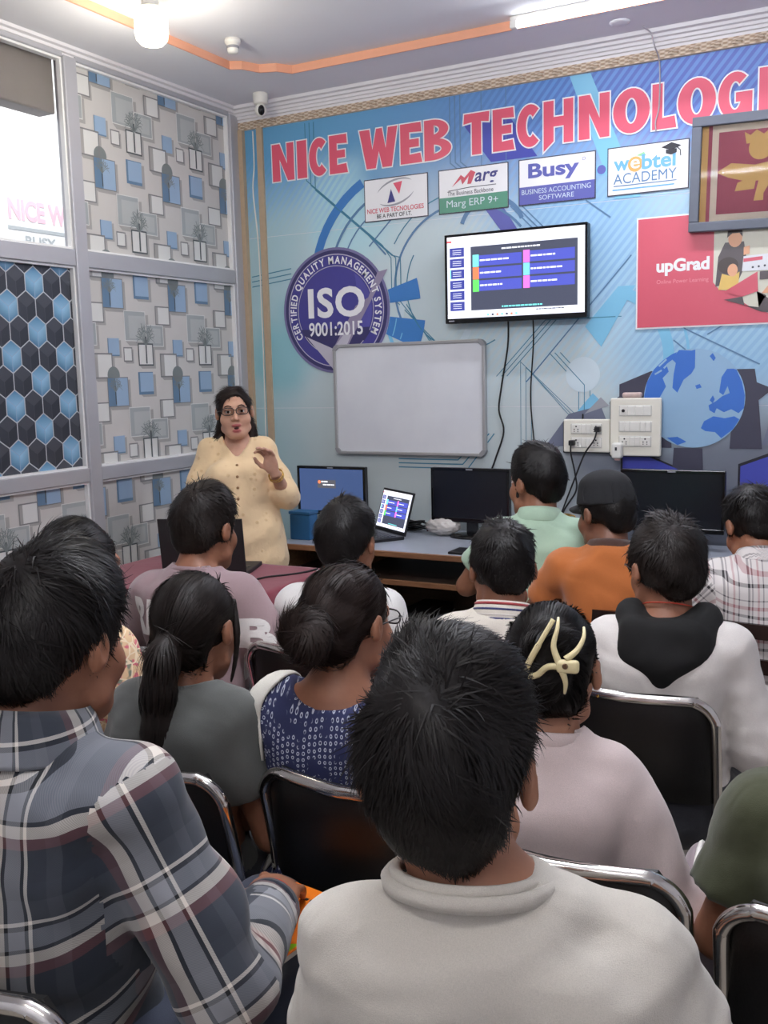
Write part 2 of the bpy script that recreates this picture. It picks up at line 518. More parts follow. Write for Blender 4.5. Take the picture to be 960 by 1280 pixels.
# long flow lines from the title down past the badge
for k in range(3):
    d = 0.028 * k
    L([(-2.98 + d, 2.93), (-2.98 + d, 2.63 - d), (-2.52 + d, 2.25 - d), (-2.47 + d, 2.18), (-2.47 + d, 1.98), (-2.2, 1.72 - d)], 0.005)
    L([(-2.12 + d, 2.95), (-2.12 + d, 2.62), (-1.98 + d, 2.5), (-1.98 + d, 2.42)], 0.006, k_steel)
    L([(-1.80 + d, 2.38), (-1.66 + d, 2.24)], 0.006, k_steel)
    L([(-1.60 + d, 1.66), (-1.45 + d, 1.5), (-1.45 + d, 1.2)], 0.004, k_teal)
    L([(-1.88 + d, 1.55), (-1.62 + d, 1.82), (-1.30 + d, 1.82)], 0.004, k_teal)
    L([(-1.75 + d, 1.2), (-1.75 + d, 1.62 - d), (-1.35, 1.25 - d)], 0.003, k_teal)
    L([(-2.45, 1.12 - d * 0.8), (-2.1 + d, 1.12 - d * 0.8), (-1.95 + d, 1.26)], 0.006, k_teal)
    L([(-3.38, 2.14 - d), (-3.1, 2.17 - d)], 0.005, k_teal)
L([(-2.62, 2.33), (-2.5, 2.2)], 0.009, k_steel); L([(-2.6, 2.25), (-2.44, 2.4)], 0.008, k_steel)
L([(-1.15, 2.03), (-0.95, 1.75), (-0.62, 1.58)], 0.006, k_steel); L([(-1.72, 1.52), (-1.2, 2.1)], 0.006, k_steel)
L([(-1.0, 1.70), (-0.7, 1.45)], 0.006, k_steel); L([(-0.85, 1.72), (-0.6, 1.86)], 0.006, k_steel)
L([(-1.95, 2.95), (-1.95, 2.45)], 0.004, k_steel); L([(-1.82, 2.95), (-1.82, 2.5)], 0.004, k_steel); L([(-1.42, 2.37), (-1.3, 2.28)], 0.006, k_steel)
for (c, r, a0, a1, w, mm) in [((-2.05, 2.02), 0.40, 40, 215, 0.012, k_steel), ((-2.05, 2.02), 0.46, 60, 150, 0.006, k_teal), ((-2.05, 2.02), 0.33, 150, 300, 0.006, k_teal),
                              ((-2.35, 2.05), 0.60, 118, 178, 0.05, k_blue), ((-2.35, 2.05), 0.50, 122, 176, 0.014, k_steel), ((-2.35, 2.05), 0.43, 120, 170, 0.008, k_steel),
                              ((-2.22, 1.86), 0.20, 150, 340, 0.035, k_pale), ((-2.22, 1.86), 0.28, 190, 330, 0.02, k_sky), ((-1.35, 1.62), 0.33, -35, 70, 0.05, k_sky), ((-1.35, 1.62), 0.42, -40, 60, 0.012, k_sky),
                              ((-1.9, 2.26), 0.17, 20, 160, 0.022, k_steel)]:
    art.arc(c, r, a0, a1, w, mm, 0.0002)
# blue segments right of the badge
for (r0, r1, a0, a1) in [(0.34, 0.52, 4, 16), (0.34, 0.55, -24, -8)]:
    n = 6; c = (-2.82, 1.925)
    art.poly([(c[0] + r0 * math.cos(math.radians(a0 + (a1 - a0) * i / n)), c[1] + r0 * math.sin(math.radians(a0 + (a1 - a0) * i / n))) for i in range(n + 1)] +
             [(c[0] + r1 * math.cos(math.radians(a1 - (a1 - a0) * i / n)), c[1] + r1 * math.sin(math.radians(a1 - (a1 - a0) * i / n))) for i in range(n + 1)], k_blue, 0.0004)
for r in (0.38, 0.43, 0.48): art.arc((-2.82, 1.925), r, -23, -9, 0.006, k_sky, 0.0006)
# light sloping band behind the title
art.poly([(-1.50, 2.94), (-1.40, 2.94), (-1.16, 2.36), (-1.28, 2.36)], k_sky, 0.0001)
art.poly([(-1.42, 1.78), (-1.26, 1.96), (-1.18, 1.96), (-1.34, 1.68)], k_sky, 0.0003)
art.poly([(-1.52, 1.30), (-1.38, 1.46), (-1.35, 1.43), (-1.48, 1.29)], k_sky, 0.0003)
art.disc((-1.43, 1.55), 0.085, k_pale, 0.0002); art.disc((-1.345, 2.50), 0.026, k_sky, 0.0004); art.disc((-1.345, 2.50), 0.021, k_violet, 0.0006)
art.poly([(-2.05, 2.80), (-1.80, 2.80), (-1.66, 2.60), (-1.9, 2.60)], k_indigo, 0.0001)
art.poly([(-1.95, 2.40), (-1.85, 2.40), (-1.72, 2.2), (-1.80, 2.2)], k_violet, 0.0001)
art.clip(LEFT_X + 0.06, RIGHT_X - 0.1, 0.05, 2.94)
art.build('mural_artwork', wb)

# globe with continents, ringed by printed monitors
gl = Print('B', 0.0048)
GC = (-0.905, 1.43); GR = 0.228
def gp(pts): return [(GC[0] + GR * a, GC[1] + GR * b) for a, b in pts]
gl.poly([(-1.25, 1.20), (-1.25, 1.50), (-1.10, 1.56), (-1.02, 1.54), (-1.0, 1.2)], k_dark, -0.0004)
gl.poly([(-0.74, 1.2), (-0.72, 1.56), (-0.64, 1.56), (-0.63, 1.5), (-0.56, 1.47), (-0.62, 1.42), (-0.6, 1.2)], k_dark, -0.0004)
gl.poly([(-1.30, 1.41), (-1.12, 1.53), (-1.06, 1.52), (-1.06, 1.38)], k_dark, -0.0003)
gl.poly([(-1.62, 1.20), (-1.50, 1.36), (-1.34, 1.40), (-1.26, 1.2)], k_mid, -0.0003)
gl.poly([(-1.42, 1.36), (-1.34, 1.44), (-1.30, 1.40)], k_grey, -0.0001)
gl.poly([(-0.60, 1.22), (-0.52, 1.5), (-0.40, 1.42), (-0.3, 1.2)], k_mid, -0.0003)
gl.disc(GC, GR, k_ocean, 0, 56)
gl.poly(gp([(-0.30, 0.98), (-0.05, 0.96), (0.02, 0.98), (0.02, 0.62), (-0.05, 0.5), (-0.2, 0.38), (-0.32, 0.12), (-0.42, 0.22), (-0.40, 0.5), (-0.36, 0.72), (-0.44, 0.8)]), k_globe, 0.0004)
gl.poly(gp([(-0.99, 0.05), (-0.94, 0.34), (-0.80, 0.6), (-0.62, 0.78), (-0.44, 0.90), (-0.34, 0.94), (-0.42, 0.80), (-0.55, 0.70), (-0.50, 0.55), (-0.62, 0.42), (-0.55, 0.25), (-0.66, 0.05), (-0.76, -0.12), (-0.90, -0.20), (-0.97, -0.10)]), k_globe, 0.0004)
gl.poly(gp([(0.03, 0.26), (0.12, 0.29), (0.16, 0.22), (0.06, 0.19)]), k_globe, 0.0004)
gl.poly(gp([(0.50, 0.12), (0.54, 0.42), (0.64, 0.58), (0.76, 0.58), (0.82, 0.56), (0.93, 0.32), (0.99, 0.05), (0.98, -0.2), (0.88, -0.3), (0.74, -0.22), (0.6, -0.28), (0.46, -0.2), (0.42, -0.3), (0.32, -0.24), (0.30, -0.14), (0.44, -0.06), (0.56, 0.04), (0.70, 0.1), (0.66, 0.24), (0.58, 0.06)]), k_globe, 0.0004)
gl.poly(gp([(0.32, -0.04), (0.38, 0.06), (0.42, -0.02), (0.38, -0.1)]), k_globe, 0.0004)
gl.poly(gp([(0.16, -0.60), (0.22, -0.46), (0.4, -0.36), (0.62, -0.40), (0.80, -0.36), (0.90, -0.42), (0.78, -0.62), (0.56, -0.8), (0.44, -0.68), (0.25, -0.66)]), k_globe, 0.0004)
gl.poly(gp([(-0.52, -0.8), (-0.3, -0.78), (-0.12, -0.88), (-0.3, -0.95)]), k_globe, 0.0004)
gl.poly(gp([(0.30, 0.84), (0.36, 0.90), (0.42, 0.80), (0.38, 0.74)]), k_globe, 0.0004)
for (ax, ay, bx, by) in [(-0.7, 0.66, -0.55, 0.8), (-0.6, 0.62, -0.5, 0.72), (-0.78, 0.5, -0.64, 0.58), (0.66, 0.74, 0.8, 0.58), (0.3, 0.94, 0.5, 0.86)]:
    gl.stroke(gp([(ax, ay), (bx, by)]), 0.008, k_ocean, 0.0006)
# printed screens below the globe
gl.poly([(-1.24, 1.14), (-1.24, 1.22), (-0.95, 1.10), (-0.95, 1.0), (-1.24, 1.0)], k_black, 0.0002)
gl.poly([(-1.23, 1.0), (-1.23, 1.205), (-0.97, 1.10), (-0.97, 1.0)], k_indigo, 0.0004)
gl.poly([(-0.70, 1.00), (-0.70, 1.13), (-0.50, 1.21), (-0.3, 1.22), (-0.3, 1.0)], k_black, 0.0002)
gl.poly([(-0.69, 1.00), (-0.69, 1.12), (-0.50, 1.195), (-0.32, 1.2), (-0.32, 1.0)], k_indigo, 0.0004)
gl.poly([(-0.99, 1.20), (-0.86, 1.20), (-0.85, 1.0), (-1.0, 1.0)], k_dark, 0.0001)
gl.build('globe_print', wb)

# title lettering
def glyph(ch):
    R = lambda a, b, c, d: ('p', [(a, c), (b, c), (b, d), (a, d)])
    if ch == 'I': return [R(0, 1, 0, 1)]
    if ch == 'N': return [('p', [(0, 0), (0, 1), (0.36, 1), (0.68, 0.45), (0.68, 1), (1, 1), (1, 0), (0.70, 0), (0.34, 0.58), (0.36, 0)])]
    if ch == 'E': return [('p', [(0, 0), (0, 1), (0.95, 1), (0.98, 0.76), (0.42, 0.78), (0.42, 0.60), (0.86, 0.60), (0.86, 0.40), (0.42, 0.40), (0.42, 0.22), (0.92, 0.24), (1, 0)])]
    if ch == 'T': return [('p', [(0.0, 0.76), (0.03, 1), (1, 1), (0.97, 0.76), (0.68, 0.79), (0.68, 0), (0.32, 0), (0.32, 0.79)])]
    if ch == 'H': return [('p', [(0.0, -0.16), (0, 1), (0.34, 1), (0.34, 0.62), (0.68, 0.62), (0.68, 1), (1, 1), (1, 0), (0.68, 0), (0.68, 0.40), (0.34, 0.40), (0.34, 0.06)])]
    if ch == 'L': return [('p', [(0, 0), (0, 1), (0.42, 1), (0.42, 0.24), (0.92, 0.26), (1, 0)])]
    if ch == 'W': return [('p', [(0, 1), (0.27, 1), (0.34, 0.48), (0.45, 1), (0.60, 1), (0.69, 0.48), (0.76, 1), (1, 1), (0.84, 0), (0.60, 0), (0.51, 0.42), (0.42, 0), (0.18, 0)])]
    if ch == 'O': return [('a', 0.5, 0.5, 0.5, 0.5, 0, 360, 0.34)]
    if ch == 'C': return [('a', 0.55, 0.5, 0.55, 0.5, 48, 312, 0.38)]
    if ch == 'G': return [('a', 0.5, 0.5, 0.5, 0.5, 50, 360, 0.32), R(0.52, 1, 0.36, 0.56), R(0.70, 1, 0, 0.5)]
    if ch == 'B': return [R(0, 0.36, 0, 1), ('a', 0.30, 0.745, 0.60, 0.255, -90, 90, 0.34), ('a', 0.30, 0.27, 0.70, 0.27, -90, 90, 0.36)]
    if ch == 'S': return [('a', 0.5, 0.74, 0.5, 0.26, 20, 270, 0.34), ('a', 0.5, 0.26, 0.5, 0.26, -160, 90, 0.34)]
    return []
def draw_letter(ch, u0, u1, v0, v1):
    pr = Print('B', 0.0045)
    W = u1 - u0; Hh = v1 - v0
    T = lambda a, b: (u0 + a * W, v0 + b * Hh)
    for g in glyph(ch):
        if g[0] == 'p':
            P = [T(a, b) for a, b in g[1]]
            pr.poly(P, k_red, 0.0012); pr.stroke(P, 0.013, k_white, 0.0, closed=True)
        else:
            _, cx, cy, rx, ry, a0, a1, w = g
            n = 28; O_ = []; I_ = []
            for i in range(n + 1):
                a = math.radians(a0 + (a1 - a0) * i / n)
                wx = w; wy = w * 0.62
                O_.append(T(cx + rx * math.cos(a), cy + ry * math.sin(a)))
                I_.append(T(cx + max(rx - wx, 0.05) * math.cos(a), cy + max(ry - wy * min(1, ry / 0.5 + 0.15), 0.05) * math.sin(a)))
            for i in range(n): pr.poly([O_[i], O_[i + 1], I_[i + 1], I_[i]], k_red, 0.0012)
            if abs(a1 - a0) >= 360:
                pr.stroke(O_[:-1], 0.013, k_white, 0, closed=True); pr.stroke(I_[:-1], 0.013, k_white, 0, closed=True)
            else: pr.stroke(O_ + I_[::-1], 0.013, k_white, 0, closed=True)
    pr.build('title_letter', wb)
for ch, a, b in [('N', -3.198, -3.055), ('I', -3.034, -2.972), ('C', -2.956, -2.84), ('E', -2.828, -2.715), ('W', -2.641, -2.415), ('E', -2.399, -2.275), ('B', -2.262, -2.112),
                 ('T', -2.044, -1.905), ('E', -1.888, -1.775), ('C', -1.761, -1.642), ('H', -1.627, -1.481), ('N', -1.454, -1.308), ('O', -1.291, -1.123), ('L', -1.112, -1.003), ('O', -0.998, -0.834), ('G', -0.824, -0.682), ('I', -0.655, -0.59), ('E', -0.57, -0.44), ('S', -0.42, -0.28)]:
    draw_letter(ch, a, b, 2.645, 2.842)

# four partner panels
def panel(name, u0, u1, draw):
    pr = Print('B', 0.0062)
    v0, v1 = 2.378, 2.586
    pr.rect(u0 - 0.005, u1 + 0.005, v0 - 0.005, v1 + 0.005, k_dark, -0.0012)
    pr.rect(u0, u1, v0, v1, k_white, 0)
    draw(pr, u0, u1, v0, v1)
    pr.build(name, wb)
def d_nice(pr, u0, u1, v0, v1):
    cx = (u0 + u1) / 2 + 0.0; cy = v0 + 0.135
    n = 24
    for s in (0, 180):
        O_ = []; I_ = []
        for i in range(n + 1):
            a = math.radians(s + 35 + 130 * i / n); th = 0.020 * math.sin(PI * i / n)
            pt = lambda r1, r2: (cx + r1 * math.cos(a) * 0.98 + r2 * math.sin(a) * 0.1, cy + r2 * math.sin(a) + 0.12 * r1 * math.cos(a))
            O_.append(pt(0.115, 0.068)); I_.append(pt(0.115 - th, 0.068 - th * 0.5))
        for i in range(n): pr.poly([O_[i], O_[i + 1], I_[i + 1], I_[i]], k_grey, 0.0008)
    pr.poly([(cx - 0.012, v1 - 0.028), (cx + 0.04, v1 - 0.022), (cx + 0.022, cy - 0.012)], k_red, 0.0012)
    pr.poly([(cx - 0.048, cy - 0.052), (cx - 0.002, cy - 0.048), (cx - 0.026, cy + 0.018)], k_navy, 0.0012)
    fit_text(pr, 'NICE WEB TECNOLOGIES', u0 + 0.012, u1 - 0.02, v0 + 0.038, v0 + 0.062, k_crimson, 0.0014, bold=0.015)
    fit_text(pr, 'BE A PART OF I.T.', u0 + 0.07, u1 - 0.09, v0 + 0.010, v0 + 0.031, k_black, 0.0014, bold=0.012)
def d_marg(pr, u0, u1, v0, v1):
    pr.rect(u0, u1, v0, v0 + 0.075, k_green, 0.0006)
    pr.poly([(u0 + 0.07, v1 - 0.085), (u0 + 0.12, v1 - 0.03), (u0 + 0.14, v1 - 0.045), (u0 + 0.175, v1 - 0.012), (u0 + 0.20, v1 - 0.025), (u0 + 0.175, v1 - 0.078), (u0 + 0.155, v1 - 0.078), (u0 + 0.163, v1 - 0.04), (u0 + 0.128, v1 - 0.078), (u0 + 0.12, v1 - 0.05)], k_crimson, 0.0014)
    fit_text(pr, 'arg', u0 + 0.195, u1 - 0.05, v1 - 0.092, v1 - 0.028, k_navy, 0.0014, bold=0.015, shear=0.2)
    pr.stroke([(u0 + 0.05, v1 - 0.102), (u0 + 0.17, v1 - 0.094), (u1 - 0.06, v1 - 0.094)], 0.003, k_dark, 0.0014)
    fit_text(pr, 'The Business Backbone', u0 + 0.045, u1 - 0.075, v1 - 0.126, v1 - 0.105, k_dark, 0.0014)
    fit_text(pr, 'Marg ERP 9+', u0 + 0.04, u1 - 0.05, v0 + 0.014, v0 + 0.060, k_pale, 0.0014)
def d_busy(pr, u0, u1, v0, v1):
    pr.rect(u0, u1, v0, v0 + 0.082, k_violet, 0.0006)
    fit_text(pr, 'Busy', u0 + 0.045, u1 - 0.075, v1 - 0.108, v1 - 0.02, k_violet, 0.0014, bold=0.03)
    pr.arc((u1 - 0.052, v1 - 0.026), 0.007, 0, 360, 0.002, k_violet, 0.0014, 12)
    fit_text(pr, 'BUSINESS ACCOUNTING', u0 + 0.012, u1 - 0.018, v0 + 0.046, v0 + 0.069, k_pale, 0.0014)
    fit_text(pr, 'SOFTWARE', u0 + 0.10, u1 - 0.10, v0 + 0.014, v0 + 0.036, k_pale, 0.0014)
def d_webtel(pr, u0, u1, v0, v1):
    fit_text(pr, 'w', u0 + 0.025, u0 + 0.098, v0 + 0.105, v0 + 0.150, k_lightblue, 0.0014, bold=0.025)
    pr.disc((u0 + 0.125, v0 + 0.128), 0.034, k_orange, 0.0012, 24)
    fit_text(pr, 'e', u0 + 0.104, u0 + 0.146, v0 + 0.108, v0 + 0.150, k_white, 0.0022, bold=0.01)
    pr.poly([(u0 + 0.13, v0 + 0.165), (u0 + 0.165, v0 + 0.178), (u0 + 0.175, v0 + 0.160), (u0 + 0.155, v0 + 0.160)], pm('leaf', (150, 206, 150)), 0.0012)
    fit_text(pr, 'btel', u0 + 0.155, u1 - 0.055, v0 + 0.100, v0 + 0.168, k_lightblue, 0.0014, bold=0.025)
    fit_text(pr, 'ACADEMY', u0 + 0.025, u1 - 0.05, v0 + 0.046, v0 + 0.092, k_steel, 0.0014, bold=0.0)
    pr.stroke([(u0 + 0.025, v0 + 0.038), (u1 - 0.05, v0 + 0.038)], 0.004, k_steel, 0.0014)
    pr.rect(u0 + 0.02, u1 - 0.06, v0 + 0.018, v0 + 0.024, k_lightblue, 0.0012)
    cx, cy = u1 - 0.075, v1 - 0.022
    pr.poly([(cx - 0.045, cy), (cx, cy + 0.018), (cx + 0.045, cy), (cx, cy - 0.016)], k_black, 0.0020)
    pr.poly([(cx - 0.024, cy - 0.012), (cx - 0.024, cy - 0.028), (cx, cy - 0.036), (cx + 0.024, cy - 0.028), (cx + 0.024, cy - 0.012)], k_black, 0.0018)
    pr.stroke([(cx + 0.02, cy), (cx + 0.04, cy - 0.02), (cx + 0.042, cy - 0.045)], 0.004, k_black, 0.0022)
panel('logo_panel', -2.615, -2.25, d_nice)
panel('logo_panel', -2.181, -1.812, d_marg)
panel('logo_panel', -1.750, -1.376, d_busy)
panel('logo_panel', -1.311, -0.948, d_webtel)

# round certification badge
k_badge = pm('badge', (70, 66, 146)); k_rim = pm('rim', (120, 116, 160)); k_silver = pm('silver', (196, 192, 206)); k_badge2 = pm('badge2', (86, 82, 164)); k_badge3 = pm('badge3', (58, 54, 104))
bd = Print('B', 0.0050)
BC = (-2.820, 1.925); BR = 0.338
bd.disc(BC, BR, k_rim, 0, 64); bd.disc(BC, BR - 0.014, k_badge3, 0.0006, 64); bd.disc(BC, BR - 0.032, k_badge, 0.0012, 64)
bd.arc(BC, BR - 0.037, 0, 360, 0.005, k_silver, 0.0018, 64)
bd.poly([(BC[0] + 0.23 * math.cos(math.radians(a)), BC[1] + 0.23 * math.sin(math.radians(a))) for a in range(-40, 60, 8)], k_badge2, 0.0017)
bd.poly([(BC[0] + 0.24 * math.cos(math.radians(a)), BC[1] - 0.02 + 0.22 * math.sin(math.radians(a))) for a in range(200, 341, 10)], k_badge3, 0.0017)
bd.arc(BC, 0.240, -60, 240, 0.004, k_silver, 0.0018, 56)
bd.poly([(BC[0] - 0.19, BC[1] - 0.135), (BC[0] - 0.02, BC[1] - 0.205), (BC[0] + 0.13, BC[1] + 0.02), (BC[0] + 0.21, BC[1] + 0.06), (BC[0] + 0.27, BC[1] + 0.19), (BC[0] + 0.33, BC[1] + 0.2), (BC[0] + 0.12, BC[1] - 0.12), (BC[0] - 0.01, BC[1] - 0.33)], pm('tick', (150, 140, 168)), 0.0022)
bd.poly([(BC[0] - 0.19, BC[1] - 0.135), (BC[0] - 0.02, BC[1] - 0.205), (BC[0] + 0.05, BC[1] - 0.13), (BC[0] + 0.10, BC[1] - 0.13), (BC[0] - 0.01, BC[1] - 0.33)], k_silver, 0.0026)
fit_text(bd, 'ISO', -2.992, -2.632, 1.888, 2.052, k_white, 0.0040, bold=0.03, spacing=1.08)
fit_text(bd, '9001:2015', -2.992, -2.648, 1.790, 1.866, k_white, 0.0040, bold=0.02)
arc_text(bd, 'CERTIFIED QUALITY MANAGEMENT SYSTEM', BC, 0.252, 214, -30, 0.040, k_white, 0.0034, 0.03)
bd.build('badge_print', wb)

# ------------------------------------------------------------------ left wall: aluminium partition with film panels
PANEL_X = LEFT_X - 0.02
wl = MB()
YC = [(REAR_Y, -0.05), (0.02, 1.08), (1.15, 2.23), (2.30, 3.395), (3.47, 4.605)]
ZR = [(0.06, 1.105), (1.17, 2.10), (2.175, 3.01)]
for ci, (y0, y1) in enumerate(YC):
    for ri, (z0, z1) in enumerate(ZR):
        if ci == 3 and ri == 2: continue
        wl.box(PANEL_X - 0.02, PANEL_X, y0 - 0.04, y1 + 0.04, z0 - 0.03, z1 + 0.03)
wl = wl.build('wall_left', m_plainpanel); tag(wl, 'aluminium framed partition with patterned film panels beside the teacher', 'wall', kind='structure')
mul = MB().rbox(-0.05, 0.022, 0, 0.075, 0, 3.02, 0.004, 1).mesh('mullion')
for i, y in enumerate((-0.055, 1.077, 2.227, 3.395, 4.605)):
    q = bpy.data.objects.new('mullion', mul); COL.objects.link(q); q.parent = wl; q.location = (LEFT_X, y, 0)
    if i == 0: mul.materials.append(m_alu)
for ci, (y0, y1) in enumerate(YC):
    for (z0, z1) in ((0, 0.06), (1.105, 1.17), (2.10, 2.175), (3.01, 3.05)):
        MB().rbox(LEFT_X - 0.05, LEFT_X + 0.016, y0, y1, z0, z1, 0.003, 1).build('rail', m_alu, wl)
    for ri, (z0, z1) in enumerate(ZR):      # white glazing bead round each panel
        mb = MB(); w = 0.010
        for (a, b, c, d) in ((y0, y0 + w, z0, z1), (y1 - w, y1, z0, z1), (y0 + w, y1 - w, z0, z0 + w), (y0 + w, y1 - w, z1 - w, z1)):
            mb.box(PANEL_X, LEFT_X + 0.004, a, b, c, d)
        mb.build('glazing_bead', m_bead, wl)

# printed film with squares and trees
f_bg = pm('film_bg', (206, 203, 200)); f_blue = pm('film_blue', (154, 180, 208)); f_blue2 = pm('film_blue_edge', (104, 134, 164)); f_line = pm('film_line', (132, 132, 134)); f_shadow = pm('film_shadow', (170, 168, 166))
f_tree = pm('film_tree', (128, 136, 136)); f_glass = pm('film_glass', (184, 188, 188)); f_lite = pm('film_lite', (222, 222, 220)); f_dark = pm('film_dark', (84, 90, 94)); f_glass2 = pm('film_glass2', (168, 174, 176))
def sq(pr, a, b, c, d, m, z): pr.rect(a, c, d, b, m, z)
def frame_sq(pr, a, b, c, d, w, m, z): pr.stroke([(a, b), (c, b), (c, d), (a, d)], w, m, z, closed=True)
def tree(pr, y, z, r, zz, rnd):
    pr.stroke([(y, z - r * 1.9), (y, z - 0.1 * r)], r * 0.13, f_dark, zz)
    for i in range(11):
        a = math.radians(15 + 150 * i / 10); l = r * rnd.uniform(0.75, 1.05)
        p1 = (y + math.cos(a) * l * 0.5, z - 0.35 * r + math.sin(a) * l * 0.55)
        p2 = (y + math.cos(a + rnd.uniform(-.15, .15)) * l, z - 0.35 * r + math.sin(a) * l * 1.15)
        pr.stroke([(y, z - 0.7 * r), p1, p2], r * 0.05, f_tree, zz)
        for k in (-1, 1):
            q = (p1[0] + math.cos(a + k * 0.7) * l * 0.4, p1[1] + math.sin(a + k * 0.7) * l * 0.42)
            pr.stroke([p1, q], r * 0.035, f_tree, zz)
            pr.stroke([q, (q[0] + math.cos(a + k * 1.2) * l * .2, q[1] + math.sin(a + k * 1.2) * l * .2)], r * 0.03, f_tree, zz)
def motif(pr, y, z, rnd):
    def shadow(a, b, c, d, s=0.018):
        pr.poly([(a, b), (a + s, b - s), (c + s, b - s * 0.6), (c + s, d - s), (a + s * 1.2, d - s), (a, d)], f_shadow, 0.0002)
    # translucent squares with a tree between them
    a, b, c, d = y - .15, z + .115, y, z - .03
    shadow(a, b, c, d, 0.024); sq(pr, a, b, c, d, f_glass2, 0.0006); sq(pr, a + .03, b - .022, c - .004, d + .012, f_glass, 0.0010); frame_sq(pr, a, b, c, d, .004, f_lite, 0.0012)
    a, b, c, d = y + .005, z + .05, y + .13, z - .055
    shadow(a, b, c, d); sq(pr, a, b, c, d, f_glass2, 0.0006); sq(pr, a + .02, b - .015, c - .018, d + .015, f_glass, 0.0010); frame_sq(pr, a, b, c, d, .004, f_lite, 0.0012)
    a, b, c, d = y - .06, z - .045, y + .045, z - .15
    shadow(a, b, c, d); sq(pr, a, b, c, d, f_lite, 0.0008); frame_sq(pr, a, b, c, d, .007, f_dark, 0.0014)
    tree(pr, y - .004, z + .0, .075, 0.0018, rnd)
    # small open square, blue block, large open square, blue square with small tree, open square, small blue
    a, b, c, d = y - .165, z - .065, y - .108, z - .13
    shadow(a, b, c, d, .012); sq(pr, a, b, c, d, f_lite, 0.0008); frame_sq(pr, a, b, c, d, .006, f_line, 0.0012)
    a, b, c, d = y - .066, z - .185, y + .037, z - .29
    shadow(a, b, c, d, .02); sq(pr, a - .006, b, c, d - .008, f_blue2, 0.0006); sq(pr, a + .006, b - .004, c, d + .006, f_blue, 0.0010)
    a, b, c, d = y + .10, z - .095, y + .225, z - .21
    shadow(a, b, c, d); sq(pr, a, b, c, d, f_lite, 0.0006); sq(pr, a, b, a + .03, d, f_shadow, 0.0007); frame_sq(pr, a, b, c, d, .007, f_line, 0.0012)
    a, b, c, d = y + .185, z - .21, y + .325, z - .35
    shadow(a, b, c, d); sq(pr, a, b, a + .055, d, f_blue2, 0.0013); sq(pr, a + .055, b, c, d, f_blue, 0.0013); frame_sq(pr, a, b, c, d, .004, f_line, 0.0015)
    pr.disc((a + .045, b + .012), .042, f_tree, 0.0012, 20); tree(pr, a + .05, b - .035, .05, 0.0019, rnd)
    a, b, c, d = y + .08, z + .145, y + .185, z + .055
    shadow(a, b, c, d, .014); sq(pr, a, b, c, d, f_lite, 0.0007); sq(pr, a, b, a + .02, d, f_shadow, 0.0009); frame_sq(pr, a, b, c, d, .006, f_line, 0.0013)
    a, b, c, d = y + .207, z - .02, y + .28, z - .10
    shadow(a, b, c, d, .014); sq(pr, a - .005, b, c, d - .006, f_blue2, 0.0005); sq(pr, a, b, c, d, f_blue, 0.0009)
rnd = random.Random(3)
def film(y0, y1, z0, z1, oy, oz):
    pr = Print('L', PANEL_X - LEFT_X + 0.0015)
    P = 0.475
    for i in range(-8, 8):
        for j in range(-6, 6):
            y, z = oy + i * P, oz + j * P
            if y0 - .4 < y < y1 + .3 and z0 - .3 < z < z1 + .4: motif(pr, y, z, rnd)
    pr.rect(y0 - .3, y1 + .3, z0 - .3, z1 + .3, f_bg, -0.0006)
    pr.clip(y0, y1, z0, z1)
    pr.build('patterned_film', wl)
film(3.47, 4.605, 2.175, 3.01, 3.87, 2.355)
film(3.47, 4.605, 1.17, 2.10, 3.87, 1.80)
film(3.47, 4.605, 0.06, 1.105, 3.67, 0.80)
film(2.30, 3.395, 0.06, 1.105, 2.91, 0.90)

